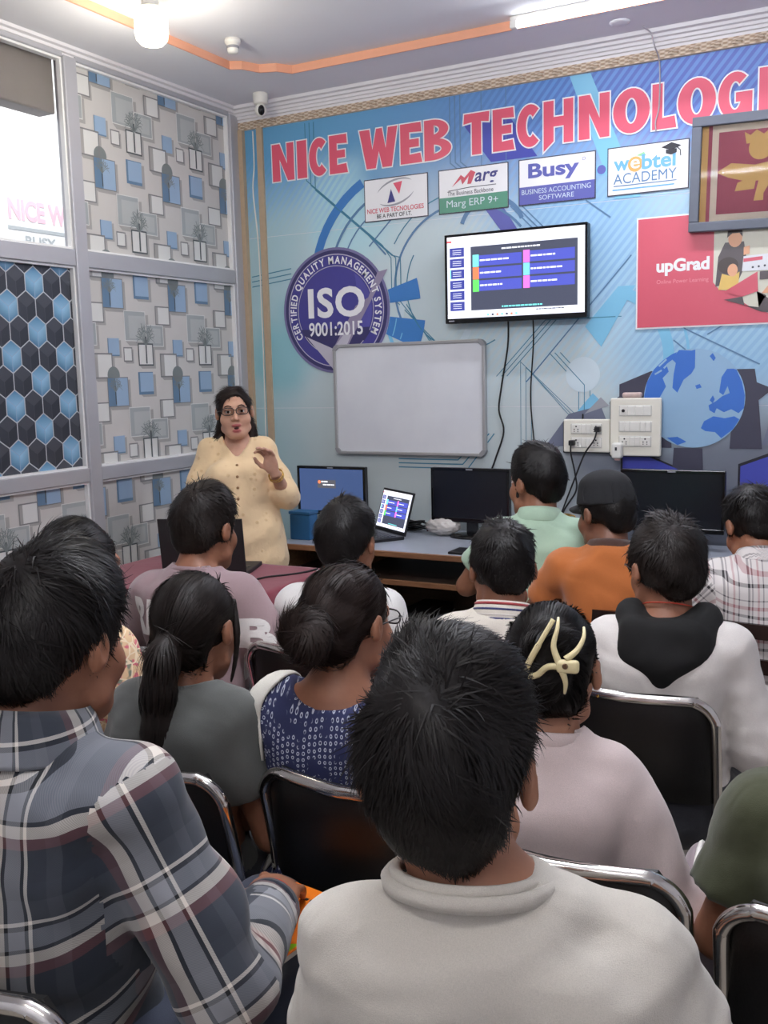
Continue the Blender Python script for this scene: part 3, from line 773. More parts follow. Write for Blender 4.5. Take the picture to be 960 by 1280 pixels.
# film of blue and charcoal cubes
h_line = pm('cube_line', (196, 200, 206))
h_cols = {'dark': [pm('cube_d1', (74, 78, 88)), pm('cube_d2', (60, 64, 74)), pm('cube_d3', (52, 56, 66))]}
def grad_mat(name, c0, c1):
    """print that fades from the cube's upper edge downwards (v of the cell)"""
    m, t, b = bsdf_mat('ink_' + name)
    u = t.xyz(t.uv())
    t.put(b.inputs['Base Color'], t.ramp(u[1], [(0.0, srgb(*c0)), (1.0, srgb(*c1))])); b.inputs['Roughness'].default_value = 0.35
    return m
h_top = grad_mat('cube_b1', (150, 196, 226), (84, 138, 182)); h_left = grad_mat('cube_b2', (66, 112, 152), (146, 196, 228)); h_right = grad_mat('cube_b3', (78, 126, 166), (160, 206, 234))
def hex_film(y0, y1, z0, z1):
    HW = 0.0505; S = 0.0717       # half width and side of a cell
    vs = []; fs = []; mi = []; uvs = []
    mats_ = h_cols['dark'] + [h_top, h_left, h_right, h_line]
    def add(pts, m, uv, lift=0.0):
        k = len(vs); vs.extend([(p[0], p[1], lift) for p in pts]); fs.append(list(range(k, k + len(pts)))); mi.append(m); uvs.extend(uv)
    rows = int((z1 - z0) / (S * 1.5)) + 4; cols = int((y1 - y0) / (2 * HW)) + 4
    lines = Print('L', 0)
    for r in range(-2, rows):
        for c in range(-2, cols):
            cy = 3.168 - 2 * HW * 9 + c * 2 * HW + (HW if r % 2 else 0); cz = 2.012 - 1.5 * S * 8 + r * 1.5 * S
            if cy < y0 - .1 or cy > y1 + .1 or cz < z0 - .1 or cz > z1 + .1: continue
            lit = (c % 3 == (1 if r % 2 else 0))
            T = (cy, cz + S); TR = (cy + HW, cz + S / 2); BR_ = (cy + HW, cz - S / 2); B = (cy, cz - S); BL = (cy - HW, cz - S / 2); TL = (cy - HW, cz + S / 2); C = (cy, cz)
            b = 3 if lit else 0
            add([C, TR, T, TL], b + 0, [(0, 0), (0, .5), (0, 1), (0, .5)])
            add([C, TL, BL, B], b + 1, [(0, 1), (0, .8), (0, .15), (0, 0)])
            add([C, B, BR_, TR], b + 2, [(0, 1), (0, 0), (0, .15), (0, .8)])
            for p, q in ((T, TR), (TL, T), (TL, BL)): lines.stroke([p, q], 0.005, h_line, 0.0006)
            for p in (TL, TR, B): lines.stroke([C, p], 0.003, f_blue if lit else h_cols['dark'][0], 0.0004)
    me = bpy.data.meshes.new('cube_film'); me.from_pydata(vs, [], fs); me.polygons.foreach_set('material_index', mi)
    ul = me.uv_layers.new(name='UVMap'); ul.data.foreach_set('uv', [x for p in uvs for x in p])
    bm = bmesh.new(); bm.from_mesh(me)
    for co, no in (((y0, 0, 0), (-1, 0, 0)), ((y1, 0, 0), (1, 0, 0)), ((0, z0, 0), (0, -1, 0)), ((0, z1, 0), (0, 1, 0))):
        bmesh.ops.bisect_plane(bm, geom=bm.verts[:] + bm.edges[:] + bm.faces[:], plane_co=co, plane_no=no, clear_outer=True)
    for v in bm.verts: v.co = surf('L', v.co.x, v.co.y, PANEL_X - LEFT_X + 0.0015)
    bm.to_mesh(me); bm.free()
    link_mesh('cube_film', me, mats_, wl)
    lines.lift = PANEL_X - LEFT_X + 0.0018
    lines.clip(y0, y1, z0, z1); lines.build('cube_film_lines', wl)
hex_film(2.30, 3.395, 1.17, 2.10)
hex_film(1.15, 2.23, 1.17, 2.10)

# glazed light at the top of the partition, with the passage outside it
glass = bpy.data.materials.new('window_glass'); glass.use_nodes = True
gt = NT(glass); gb = glass.node_tree.nodes['Principled BSDF']
gb.inputs['Base Color'].default_value = (1, 1, 1, 1); gb.inputs['Roughness'].default_value = 0.02; gb.inputs['Transmission Weight'].default_value = 1.0; gb.inputs['IOR'].default_value = 1.02
w1 = MB().box(LEFT_X - 0.024, LEFT_X - 0.018, 2.30, 3.395, 2.175, 3.01).build('window_1', glass); tag(w1, 'clear glass pane above the blue cube film', 'window', kind='structure')
m_shut = mat('roller_box', (156, 150, 146), 0.6)
o = MB().rbox(LEFT_X - 0.16, LEFT_X - 0.055, 2.0, 3.40, 2.775, 3.03, 0.008, 2).build('roller_blind', m_shut); tag(o, 'grey rolled blind box behind the high glass pane', 'blind')
m_day = mat('passage_wall', (244, 244, 246), 0.7, var=0.02)
o = MB().box(-4.62, -4.60, 0.5, 6.5, 0, 3.6).build('wall_passage', m_day); tag(o, 'bright white wall of the passage beyond the glass', 'wall', kind='structure')
area_light('passage_daylight', (-3.9, 3.6, 3.5), (0, math.radians(20), 0), 0.5, 2.5, 24, (1, 1, 1))
sg = Print('S', 0); 
def pane_reflection():  # added board stands in for the mural reflected in the high pane
    root = thing('reflection_board', 'added faint pink and white board for the mural reflection in the high glass pane', 'sign', (-4.595, 0, 0))
    k_fp = pm('faint_pink', (236, 190, 204)); k_fw = pm('faint_white', (238, 240, 242)); k_fg = pm('faint_grey', (176, 182, 186))
    MB().box(0, 0.012, 3.3, 5.2, 2.27, 2.72).build('board', k_fw, root)
    pr = Print('S', 0)
    mb = Print('L', -1.165 + 0.0145)
    fit_text(mb, 'NICE WEB', 4.06, 4.62, 2.50, 2.62, k_fp, 0, bold=0.04)
    fit_text(mb, 'BUSY', 4.17, 4.40, 2.36, 2.42, k_fg, 0, bold=0.02)
    mb.rect(4.05, 4.60, 2.445, 2.465, k_fg, 0.0)
    o = mb.build('reflected_lettering', root)
    o.location.x = 4.595
pane_reflection()
# ================================================================== WALL-MOUNTED THINGS
m_blackp = mat('black_plastic', (26, 26, 30), 0.4, var=0.03)
m_blackg = mat('black_gloss', (14, 15, 18), 0.12, var=0.0, spec=0.5)
m_darkgrey = mat('dark_grey_plastic', (52, 52, 56), 0.5)
m_chrome = mat('chrome', (214, 210, 206), 0.16, 1.0, var=0.0)
m_cable = mat('black_cable', (18, 18, 20), 0.5, var=0)
m_whitep = mat('white_plastic', (232, 230, 224), 0.35, var=0.02)
m_ivory = mat('ivory_plastic', (236, 232, 220), 0.35, var=0.02)
m_frame_alu = mat('board_aluminium', (178, 178, 180), 0.4, 0.5)

def lum(name, c, p=1.0):
    key = 'lit_' + name
    if key in MATS: return MATS[key]
    m, t, b = bsdf_mat(key)
    b.inputs['Base Color'].default_value = (0.01, 0.01, 0.01, 1); b.inputs['Roughness'].default_value = 0.25
    b.inputs['Emission Color'].default_value = srgb(*c); b.inputs['Emission Strength'].default_value = p
    MATS[key] = m
    return m

def text_bars(pr, u, v, w, h, m, z, rnd):
    """a line of print too small to read: word-length dashes"""
    x = u
    while x < u + w - h:
        l = rnd.uniform(1.2, 4.0) * h
        l = min(l, u + w - x)
        pr.rect(x, x + l, v, v + h, m, z); x += l + h * 0.5

def slide(pr, u0, u1, v0, v1, big=True, dim=1.0):
    """presentation slide with six coloured tabs"""
    rnd = random.Random(5)
    W = u1 - u0; Hh = v1 - v0; U = lambda a: u0 + a * W; V = lambda b: v0 + b * Hh
    s = lum('slide_bg', (62, 66, 84), dim); bl = lum('slide_blue', (72, 80, 176), dim); tx = lum('slide_text', (236, 238, 250), dim)
    pr.rect(u0, u1, v0, v1, s, 0.0010)
    cols = [('cyan', (116, 226, 226)), ('orange', (248, 122, 82)), ('green', (96, 216, 96))], [('pink', (240, 112, 220)), ('blue', (118, 196, 240)), ('pink', (240, 112, 220))]
    for c in range(2):
        for r in range(3):
            a = 0.02 + 0.485 * c; b = 0.69 - 0.195 * r + 0.01 * c
            pr.rect(U(a + 0.055), U(a + 0.47), V(b), V(b + 0.165), bl, 0.0014)
            nm, cc = cols[c][r]
            pr.rect(U(a), U(a + 0.06), V(b - 0.008), V(b + 0.18), lum('tab_' + nm, cc, dim), 0.0018)
            if big: text_bars(pr, U(a + 0.07), V(b + 0.075), W * rnd.uniform(0.2, 0.34), Hh * 0.025, tx, 0.0018, rnd)
    if big:
        text_bars(pr, U(0.30), V(0.925), W * 0.36, Hh * 0.022, tx, 0.0014, rnd)
        text_bars(pr, U(0.30), V(0.03), W * 0.38, Hh * 0.022, lum('tab_cyan', (116, 226, 226), dim), 0.0014, rnd)

def desktop(pr, u0, u1, v0, v1, dim=1.0):
    """presentation program: white window, thumbnails, slide, task bar"""
    rnd = random.Random(9)
    W = u1 - u0; Hh = v1 - v0; U = lambda a: u0 + a * W; V = lambda b: v0 + b * Hh
    pr.rect(u0, u1, v0, v1, lum('window_white', (226, 230, 248), dim), 0)
    pr.rect(u0, u1, V(0.955), v1, lum('window_bar', (240, 236, 244), dim), 0.0006)
    pr.rect(U(0.0), U(0.035), V(0.93), V(0.955), lum('tab_red', (232, 90, 96), dim), 0.0008)
    slide(pr, U(0.18), U(0.95), V(0.09), V(0.865), True, dim)
    for i in range(6):
        b = 0.755 - 0.132 * i
        a0, a1, c0, c1 = U(0.02), U(0.13), V(max(b, 0.055)), V(b + 0.11)
        pr.rect(a0, a1, c0, c1, lum('slide_thumb', (56, 62, 140), dim), 0.0008)
        if i == 2: pr.rect(a0, a0 + 0.006, c0, c1, lum('tab_cyan', (116, 226, 226), dim), 0.0012)
        for k in range(3): pr.rect(a0 + (a1 - a0) * 0.2, a0 + (a1 - a0) * 0.8, c0 + (c1 - c0) * (0.25 + 0.22 * k), c0 + (c1 - c0) * (0.30 + 0.22 * k), lum('slide_text', (236, 238, 250), dim), 0.0012)
    pr.rect(u0, u1, v0, V(0.055), lum('taskbar', (222, 226, 244), dim), 0.0016)
    for i in range(7):
        pr.rect(U(0.30 + 0.035 * i), U(0.315 + 0.035 * i), V(0.018), V(0.042), lum(['tab_blue', 'slide_bg', 'tab_orange'][i % 3], [(118, 196, 240), (62, 66, 84), (248, 122, 82)][i % 3], dim), 0.0020)
    text_bars(pr, U(0.66), V(0.06), W * 0.2, Hh * 0.012, lum('slide_bg', (62, 66, 84), dim), 0.0018, rnd)

def television():
    root = thing('television', 'flat wall television showing a slide with coloured tabs', 'television', (-1.753, 4.62, 1.82))
    w, h = 0.735, 0.437
    mb = MB(); b = 0.012
    mb.rbox(-w / 2, w / 2, 0.0, 0.045, 0, h, 0.006, 2)
    mb.build('casing', m_blackp, root)
    bz = MB()
    for (x0, x1, z0, z1) in ((-w / 2, w / 2, 0, 0.024), (-w / 2, w / 2, h - b, h), (-w / 2, -w / 2 + b, 0.024, h - b), (w / 2 - b, w / 2, 0.024, h - b)):
        bz.rbox(x0, x1, -0.008, 0.002, z0, z1, 0.002, 1)
    bz.build('bezel', m_blackg, root)
    pr = Print('S', 0.001)
    desktop(pr, -w / 2 + b, w / 2 - b, 0.024, h - b, 1.0)
    pr.build('screen', root)
    MB().box(-0.12, 0.12, 0.045, 0.079, 0.10, 0.33).build('wall_bracket', m_darkgrey, root)
    lg = Print('S', 0.0085); lg.rect(-w / 2 + 0.02, -w / 2 + 0.05, 0.009, 0.015, k_grey); lg.build('maker_mark', root)
television()

def whiteboard():
    root = thing('whiteboard', 'blank whiteboard with rounded aluminium frame below the badge', 'whiteboard', (-2.381, 4.68, 1.141))
    w, h = 0.90, 0.60
    mb = MB().rbox(-w / 2 + .01, w / 2 - .01, -0.004, 0.016, 0.01, h - .01, 0.002, 1)
    m, t, b = bsdf_mat('whiteboard_face')
    n = t.noise(3.0, 5, t.obj()); sm = t.noise(9.0, 3, t.obj())
    t.put(b.inputs['Base Color'], t.ramp(n, [(0.3, srgb(214, 216, 224)), (0.7, srgb(228, 230, 236))]))
    b.inputs['Roughness'].default_value = 0.22
    mb.build('writing_surface', m, root)
    f = MB()
    for (x0, x1, z0, z1) in ((-w / 2 + .03, w / 2 - .03, 0, 0.018), (-w / 2 + .03, w / 2 - .03, h - 0.018, h), (-w / 2, -w / 2 + 0.018, .03, h - .03), (w / 2 - 0.018, w / 2, .03, h - .03)):
        f.rbox(x0, x1, -0.012, 0.019, z0, z1, 0.004, 2)
    f.build('frame', m_frame_alu, root)
    for sx in (-1, 1):
        for sz in (0, 1):
            c = MB(); pts = []
            # quarter-round corner cap
            cx, cz = sx * (w / 2 - 0.034), (0.034 if sz == 0 else h - 0.034)
            for k in range(7):
                a = math.radians(90 * k / 6)
                pts.append((cx + sx * 0.034 * math.cos(a), cz + (1 if sz else -1) * 0.034 * math.sin(a)))
            ins = [(cx, cz + (1 if sz else -1) * 0.014), (cx + sx * 0.014, cz)]
            c.prism(pts + ins, 'y', -0.014, 0.019)
            c.build('corner_cap', mat('corner_cap', (150, 150, 154), 0.5), root)
whiteboard()

def framed_picture():
    root = thing('picture_frame', 'dark grey framed picture with gold figure on crimson, leaning from the wall', 'picture', (-0.605, 4.672, 2.165))
    root.rotation_euler = (math.radians(1.5), math.radians(1.5), 0)
    w, h = 0.66, 0.49
    m_fr = mat('picture_frame_paint', (92, 98, 112), 0.45)
    f = MB(); b = 0.042
    for (x0, x1, z0, z1) in ((-w / 2, w / 2, 0, b), (-w / 2, w / 2, h - b, h), (-w / 2, -w / 2 + b, b, h - b), (w / 2 - b, w / 2, b, h - b)):
        f.rbox(x0, x1, -0.022, 0.018, z0, z1, 0.004, 2)
    f.build('frame', m_fr, root)
    k_gold = mat('gold_leaf', (226, 182, 116), 0.35, 0.25); k_cream = pm('cream', (244, 226, 206)); k_maroon = pm('maroon', (176, 84, 104))
    MB().box(-w / 2 + b, w / 2 - b, 0.0, 0.014, b, h - b).build('backing', k_cream, root)
    pr = Print('S', 0.0012)
    a = w / 2 - b; z0, z1 = b, h - b
    pr.rect(-a, a, z0, z1, k_gold, 0); pr.rect(-a + 0.028, -a + 0.044, z0, z1, k_maroon, 0.0006); pr.rect(a - 0.044, a - 0.028, z0, z1, k_maroon, 0.0006)
    pr.rect(-a + 0.044, a - 0.044, z0 + 0.0, z1 - 0.0, k_cream, 0.0004)
    pr.rect(-a + 0.072, a - 0.072, z0 + 0.03, z1 - 0.03, k_maroon, 0.0008)
    # plain stand-in for the gilt relief: crown-like top, wing, body and feet
    pr.poly([(-0.10, 0.36), (-0.11, 0.41), (-0.085, 0.395), (-0.06, 0.415), (-0.03, 0.395), (0.0, 0.42), (0.02, 0.37)], k_gold, 0.0014)
    pr.disc((-0.04, 0.34), 0.05, k_gold, 0.0014, 18); pr.poly([(-0.22, 0.25), (-0.16, 0.285), (-0.06, 0.27), (0.06, 0.29), (0.14, 0.25), (0.06, 0.2), (-0.1, 0.205), (-0.17, 0.225)], k_gold, 0.0013)
    pr.poly([(-0.13, 0.20), (-0.05, 0.23), (-0.06, 0.17), (-0.14, 0.165)], k_gold, 0.0015); pr.poly([(-0.04, 0.22), (0.02, 0.22), (-0.02, 0.15), (-0.02, 0.12), (-0.06, 0.12)], k_gold, 0.0016)
    pr.build('picture_print', root)
    gp_ = MB().box(-a, a, -0.010, -0.008, z0, z1)
    m, t, bs = bsdf_mat('picture_glass'); bs.inputs['Transmission Weight'].default_value = 1.0; bs.inputs['Roughness'].default_value = 0.03; bs.inputs['IOR'].default_value = 1.1
    gp_.build('glazing', m, root)
framed_picture()

def poster():
    root = thing('poster', 'red poster with white upGrad lettering and a photograph of two people', 'poster', (0, 0, 0))
    pr = Print('B', 0.0082)
    u0, u1, v0, v1 = -1.175, -0.30, 1.755, 2.262
    pr.rect(u0, u1, v0, v1, k_white, -0.0012); pr.rect(u0 + 0.007, u1 - 0.007, v0 + 0.007, v1 - 0.007, k_crimson, 0)
    pr.build('sheet', root)
    # photograph area
    ph = Print('B', 0.0090)
    wall_c = pm('photo_wall', (214, 212, 196)); skin_c = pm('photo_skin', (226, 168, 132)); hair_c = pm('photo_hair', (64, 52, 52)); shirt_c = pm('photo_shirt', (84, 76, 80)); yel = pm('photo_yellow', (226, 190, 104)); scr = pm('photo_screen', (224, 226, 232))
    a = -0.828
    ph.poly([(a, 1.95), (a, 2.25), (-0.31, 2.25), (-0.31, 1.80), (-0.58, 1.80), (-0.66, 1.83), (-0.72, 1.87), (-0.70, 1.875), (-0.70, 1.93), (-0.74, 1.905), (-0.80, 1.915)], wall_c, 0)
    ph.poly([(a + 0.01, 1.93), (a + 0.02, 2.06), (-0.78, 2.12), (-0.70, 2.12), (-0.685, 2.03), (-0.72, 1.95)], shirt_c, 0.0006)
    ph.disc((-0.737, 2.135), 0.030, skin_c, 0.0010, 18, 0.038); ph.poly([(-0.772, 2.14), (-0.768, 2.175), (-0.74, 2.19), (-0.708, 2.175), (-0.706, 2.14), (-0.72, 2.158), (-0.75, 2.158)], hair_c, 0.0014)
    ph.disc((-0.765, 2.02), 0.044, hair_c, 0.0014, 18, 0.036); ph.disc((-0.745, 1.998), 0.022, skin_c, 0.0018, 16, 0.028)
    ph.poly([(-0.805, 1.915), (-0.79, 1.985), (-0.745, 1.97), (-0.715, 1.99), (-0.72, 1.91)], yel, 0.0016)
    ph.poly([(-0.705, 1.99), (-0.70, 2.055), (-0.31, 2.075), (-0.31, 1.985)], scr, 0.0020); ph.poly([(-0.70, 2.03), (-0.70, 2.045), (-0.62, 2.05), (-0.62, 2.035)], k_crimson, 0.0024)
    for i in range(4): ph.disc((-0.66 + i * 0.025, 2.005 + i * 0.002), 0.005, k_dark, 0.0024, 8)
    ph.poly([(-0.70, 2.06), (-0.675, 2.065), (-0.675, 2.10), (-0.70, 2.095)], skin_c, 0.0022)
    ph.poly([(-0.78, 1.905), (-0.64, 1.985), (-0.635, 1.90), (-0.70, 1.88)], k_crimson, 0.0022)
    ph.poly([(-0.63, 1.95), (-0.63, 1.985), (-0.31, 1.985), (-0.31, 1.95)], shirt_c, 0.0022); ph.poly([(-0.62, 1.89), (-0.58, 1.94), (-0.50, 1.92), (-0.5, 1.89)], skin_c, 0.0024)
    ph.poly([(-0.78, 1.87), (-0.70, 1.88), (-0.69, 1.84), (-0.63, 1.83), (-0.60, 1.88), (-0.64, 1.90), (-0.58, 1.86), (-0.55, 1.80), (-0.62, 1.81), (-0.70, 1.845)], shirt_c, 0.0020)
    ph.build('photograph', root)
    tx = Print('B', 0.0092)
    fit_text(tx, 'upGrad', -1.082, -0.845, 1.992, 2.068, k_white, 0, bold=0.04)
    fit_text(tx, 'Online Power Learning', -1.08, -0.848, 1.952, 1.976, pm('faint_red', (236, 150, 160)), 0)
    tx.build('lettering', root)
poster()

# ---------------------------------------------------------------- switchboards
def socket_module(mb_plate, mb_hole, cx, cz, y):
    for dx, dz, r in ((0, 0.012, 0.0042), (-0.009, -0.002, 0.0032), (0.009, -0.002, 0.0032), (-0.009, -0.012, 0.0026), (0.009, -0.012, 0.0026)):
        mb_hole.lathe([(r, 0), (r, 0.0012)], (cx + dx, y, cz + dz), 8, 'y')
def switchboard(name, label, u0, u1, v0, v1, rows, depth):
    root = thing(name, label, 'switchboard', ((u0 + u1) / 2, BACK_Y - 0.002, v0), group='switchboards on the mural')
    w = u1 - u0; h = v1 - v0
    MB().rbox(-w / 2 - 0.008, w / 2 - 0.01, -depth * 0.6, 0.0, -0.006, h - 0.012, 0.003, 1).build('back_shadow_box', m_darkgrey, root)  # box set left and down so its dark edge serves as the plate's shadow
    MB().rbox(-w / 2, w / 2, -depth, -depth * 0.55, 0, h, 0.006, 2).build('cover_plate', m_ivory, root)
    y = -depth
    for (cz, items) in rows:
        fr = MB(); W = 0.155 if w < 0.25 else 0.17
        fr.rbox(-W / 2, W / 2, y - 0.003, y + 0.002, cz - 0.026, cz + 0.026, 0.002, 1); fr.build('module_frame', mat('module_grey', (204, 202, 196), 0.4), root)
        n = len(items); x = -W / 2 + 0.004; cell = (W - 0.008) / sum(items_w[i] for i in items)
        for it in items:
            hl = MB()
            ww = cell * items_w[it]
            MB().rbox(x + 0.0008, x + ww - 0.0008, y - (0.007 if it == 's' else 0.005), y - 0.001, cz - 0.022, cz + 0.022, 0.002, 1).build('switch' if it == 's' else 'socket', m_whitep, root)
            if it == 'k': socket_module(None, hl, x + ww / 2, cz, y - 0.0062)
            if it == 'r': hl.lathe([(0.008, 0), (0.007, 0.004)], (x + ww / 2, y - 0.008, cz), 12, 'y')
            if hl.v: tag(hl.build('socket_holes', m_blackp, root), kind='stuff')
            x += ww
    return root
items_w = {'s': 1, 'k': 2, 'r': 2, 'b': 2}
switchboard('switchboard', 'smaller ivory switchboard with two plugged sockets beside the taller one', -1.513, -1.283, 1.176, 1.336, [(0.113, 'kssk'), (0.047, 'kssk')], 0.045)
switchboard('switchboard', 'taller ivory switchboard with three rows below the globe print', -1.279, -1.040, 1.162, 1.436, [(0.215, 'rbbb'), (0.140, 'ssbss'), (0.070, 'kssk')], 0.055)
def plug(name, label, loc, cable):
    root = thing(name, label, 'plug', loc)
    MB().rbox(-0.014, 0.014, -0.03, 0.004, -0.012, 0.014, 0.005, 2).build('plug_body', m_blackp, root)
    MB().tube(spline([(0, -0.028, -0.004)] + cable, 8), 0.0042, 8).build('cord', m_cable, root, True)
plug('power_plug', 'black plug in the top right socket of the smaller switchboard', (-1.335, 4.642, 1.288), [(-0.012, -0.035, -0.05), (-0.06, -0.03, -0.12), (-0.12, 0.0, -0.25), (-0.19, 0.02, -0.42), (-0.21, -0.03, -0.535)])
plug('power_plug', 'black plug in the bottom left socket of the smaller switchboard', (-1.462, 4.642, 1.222), [(0.0, -0.03, -0.05), (0.015, -0.01, -0.15), (0.01, 0.02, -0.24), (-0.055, 0.02, -0.35), (-0.06, -0.03, -0.468)])
ch = thing('charger', 'white phone charger hanging from the taller switchboard', 'charger', (-1.235, 4.636, 1.165))
MB().rbox(-0.024, 0.024, -0.045, 0.002, -0.012, 0.062, 0.010, 3).build('charger_body', m_whitep, ch); MB().rbox(-0.012, 0.012, -0.03, -0.008, -0.022, -0.010, 0.003, 1).build('cable_end', mat('pinkish_plastic', (214, 170, 164), 0.5), ch); MB().rbox(-0.006, 0.004, -0.0465, -0.044, 0.026, 0.042, 0.001, 1).build('indicator', m_darkgrey, ch)
sp = MB().rbox(-1.225, -1.135, 4.645, 4.690, 1.437, 1.462, 0.010, 3).build('wrapped_packet', mat('pinkish_wrap', (206, 182, 176), 0.6, var=0.2, vscale=60)); tag(sp, 'small pinkish wrapped packet lying on the taller switchboard', 'packet')
an = MB().rbox(-1.425, -1.417, 4.665, 4.673, 1.334, 1.362, 0.003, 2).build('adapter_pin', m_blackp); tag(an, 'tiny black pin standing on the smaller switchboard', 'pin')

# television cables
o = MB().tube(spline([(-1.80, 4.66, 1.83), (-1.815, 4.69, 1.70), (-1.85, 4.69, 1.50), (-1.865, 4.69, 1.38), (-1.84, 4.69, 1.27), (-1.89, 4.69, 1.12), (-1.93, 4.688, 1.0), (-1.93, 4.66, 0.80), (-1.92, 4.62, 0.757)], 6), 0.0045, 8).build('video_cable', m_cable, None, True); tag(o, 'black cable hanging in waves from the television past the whiteboard', 'cable')
o = MB().tube(spline([(-1.67, 4.66, 1.83), (-1.68, 4.69, 1.70), (-1.695, 4.69, 1.45), (-1.68, 4.69, 1.25), (-1.66, 4.69, 1.05), (-1.66, 4.66, 0.80), (-1.64, 4.62, 0.756)], 6), 0.0035, 8).build('power_cable', m_cable, None, True); tag(o, 'thin straight black cable hanging from the television to the desk', 'cable')
o = MB().tube(spline([(-1.125, 4.56, 3.056), (-1.10, 4.60, 3.035), (-1.085, 4.61, 2.98), (-1.080, 4.685, 2.93), (-1.080, 4.690, 2.75), (-1.095, 4.690, 2.68), (-1.093, 4.690, 2.64)], 6), 0.0032, 8).build('hanging_wire', mat('grey_wire', (176, 172, 180), 0.5), None, True); tag(o, 'pale wire dangling from the cornice over the title lettering', 'wire')
o = MB().tube(spline([(-3.315, 4.685, 2.93), (-3.318, 4.69, 2.75), (-3.325, 4.68, 2.6), (-3.310, 4.69, 2.3), (-3.306, 4.69, 1.8), (-3.312, 4.69, 1.2), (-3.31, 4.69, 0.5)], 6), 0.004, 8).build('camera_cable', m_whitep, None, True); tag(o, 'thin white cable running down beside the beige strip', 'cable')

# ---------------------------------------------------------------- ceiling fixtures
def bulb_lamp():
    root = thing('bulb_lamp', 'glowing cream jar shaped bulb lamp under the ceiling recess', 'lamp', (-2.74, 3.21, CEIL + 0.07))
    MB().lathe([(0.045, 0.0), (0.045, -0.012), (0.030, -0.02), (0.028, -0.055), (0.034, -0.060), (0.034, -0.085), (0.052, -0.100)], n=24).build('lamp_holder', m_whitep, root, True)
    m, t, b = bsdf_mat('bulb_glow'); b.inputs['Base Color'].default_value = (1, .95, .75, 1); b.inputs['Emission Color'].default_value = (1.0, 0.95, 0.66, 1); b.inputs['Emission Strength'].default_value = 1.15
    MB().lathe([(0.050, -0.098), (0.060, -0.106), (0.066, -0.12), (0.067, -0.19), (0.062, -0.215), (0.045, -0.232), (0.02, -0.24), (0.001, -0.241)], n=28).build('glass_jar', m, root, True)
    l = bpy.data.lights.new('bulb_light', 'POINT'); l.energy = 6; l.color = (1.0, 0.93, 0.78); l.shadow_soft_size = 0.07
    lo = bpy.data.objects.new('bulb_light', l); COL.objects.link(lo); lo.location = (-2.74, 3.21, CEIL - 0.26)
bulb_lamp()
m_tube, _t, _b = bsdf_mat('tube_glow'); _b.inputs['Emission Color'].default_value = (0.93, 0.95, 1, 1); _b.inputs['Emission Strength'].default_value = 9.0
m_tube2, _t, _b = bsdf_mat('added_tube_glow_mid'); _b.inputs['Emission Color'].default_value = (0.93, 0.95, 1, 1); _b.inputs['Emission Strength'].default_value = 135.0
m_tube3, _t, _b = bsdf_mat('added_tube_glow_rear'); _b.inputs['Emission Color'].default_value = (0.98, 0.95, 0.92, 1); _b.inputs['Emission Strength'].default_value = 58.0
def tube_light(label, loc, length, rz=0.0, hang=0.0):
    root = thing('tube_light', label, 'light', loc, rz, 'ceiling tube lights')
    MB().rbox(-length / 2, length / 2, -0.012, 0.014, 0.0, 0.022, 0.004, 1).build('batten', m_whitep, root)
    MB().tube([(-length / 2 + 0.03, 0, -0.014), (length / 2 - 0.03, 0, -0.014)], 0.014, 12).build('tube', m_tube2 if hang else m_tube, root, True)
    if hang and rz == 0.001: root.children[-1].data.materials[0] = m_tube3
    if hang:
        for s in (-1, 1): MB().tube([(s * length * 0.35, 0, 0.02), (s * length * 0.35, 0, hang)], 0.004, 6).build('hanger', m_whitep, root)
    for s in (-1, 1): MB().rbox(s * (length / 2 - 0.016) - 0.016, s * (length / 2 - 0.016) + 0.016, -0.016, 0.016, -0.03, 0.004, 0.004, 1).build('end_cap', m_whitep, root)
tube_light('lit tube light on the recess edge above the red title', (-1.02, TY - 0.045, CEIL + 0.012), 1.2)
tube_light('added unseen tube light hung over the middle rows to light the ceiling', (-0.9, 1.75, TRAY - 0.30), 1.2, 0, 0.30)  # unseen tube put in to brighten the ceiling and middle rows
tube_light('added unseen tube light hung over the rear of the room to light the backs', (-0.5, -0.25, CEIL - 0.25), 1.2, 0.001, 0.25)  # unseen tube put in to light the backs from behind
def dome_camera():
    root = thing('dome_camera', 'white dome security camera hanging in the ceiling corner', 'camera', (-3.125, 4.50, CEIL))
    MB().lathe([(0.040, 0), (0.042, -0.004), (0.038, -0.05), (0.034, -0.056)], n=24).build('base', m_whitep, root, True)
    MB().lathe([(0.024, -0.05)] + [(0.033 * math.sin(math.radians(a)), -0.085 + 0.036 * math.cos(math.radians(a))) for a in range(30, 181, 15)], n=24).build('ball', m_whitep, root, True)
    f = Vector((0.62, -0.76, -0.2)).normalized()
    M = Matrix.Translation(Vector((0, 0, -0.085)) + f * 0.021) @ f.to_track_quat('Z', 'Y').to_matrix().to_4x4()
    q = MB().lathe([(0.019, -0.004), (0.019, 0.010), (0.014, 0.016), (0.004, 0.018)], n=20).build('lens', m_blackg, root, True); q.matrix_local = M @ Matrix.Diagonal((0.9, 1.35, 1, 1))
dome_camera()
def detector():
    root = thing('ceiling_detector', 'small round white detector on the ceiling recess', 'detector', (-2.80, 3.83, TRAY))
    MB().lathe([(0.036, 0), (0.038, -0.010), (0.034, -0.02), (0.026, -0.024), (0.026, -0.05), (0.022, -0.06), (0.002, -0.062)], n=20).build('housing', m_whitep, root, True)
    MB().lathe([(0.027, -0.030), (0.028, -0.036), (0.027, -0.042)], n=20, cap=False).build('vent_band', mat('vent_grey', (150, 150, 156), 0.5), root, True)
detector()
jb = MB().lathe([(0.045, 0), (0.045, -0.004), (0.03, -0.008), (0.002, -0.009)], (-1.2, 4.46, CEIL), 20).build('junction_cover', m_ceil, None, True); tag(jb, 'flat round cover plate on the soffit beside the hanging wire', 'cover')

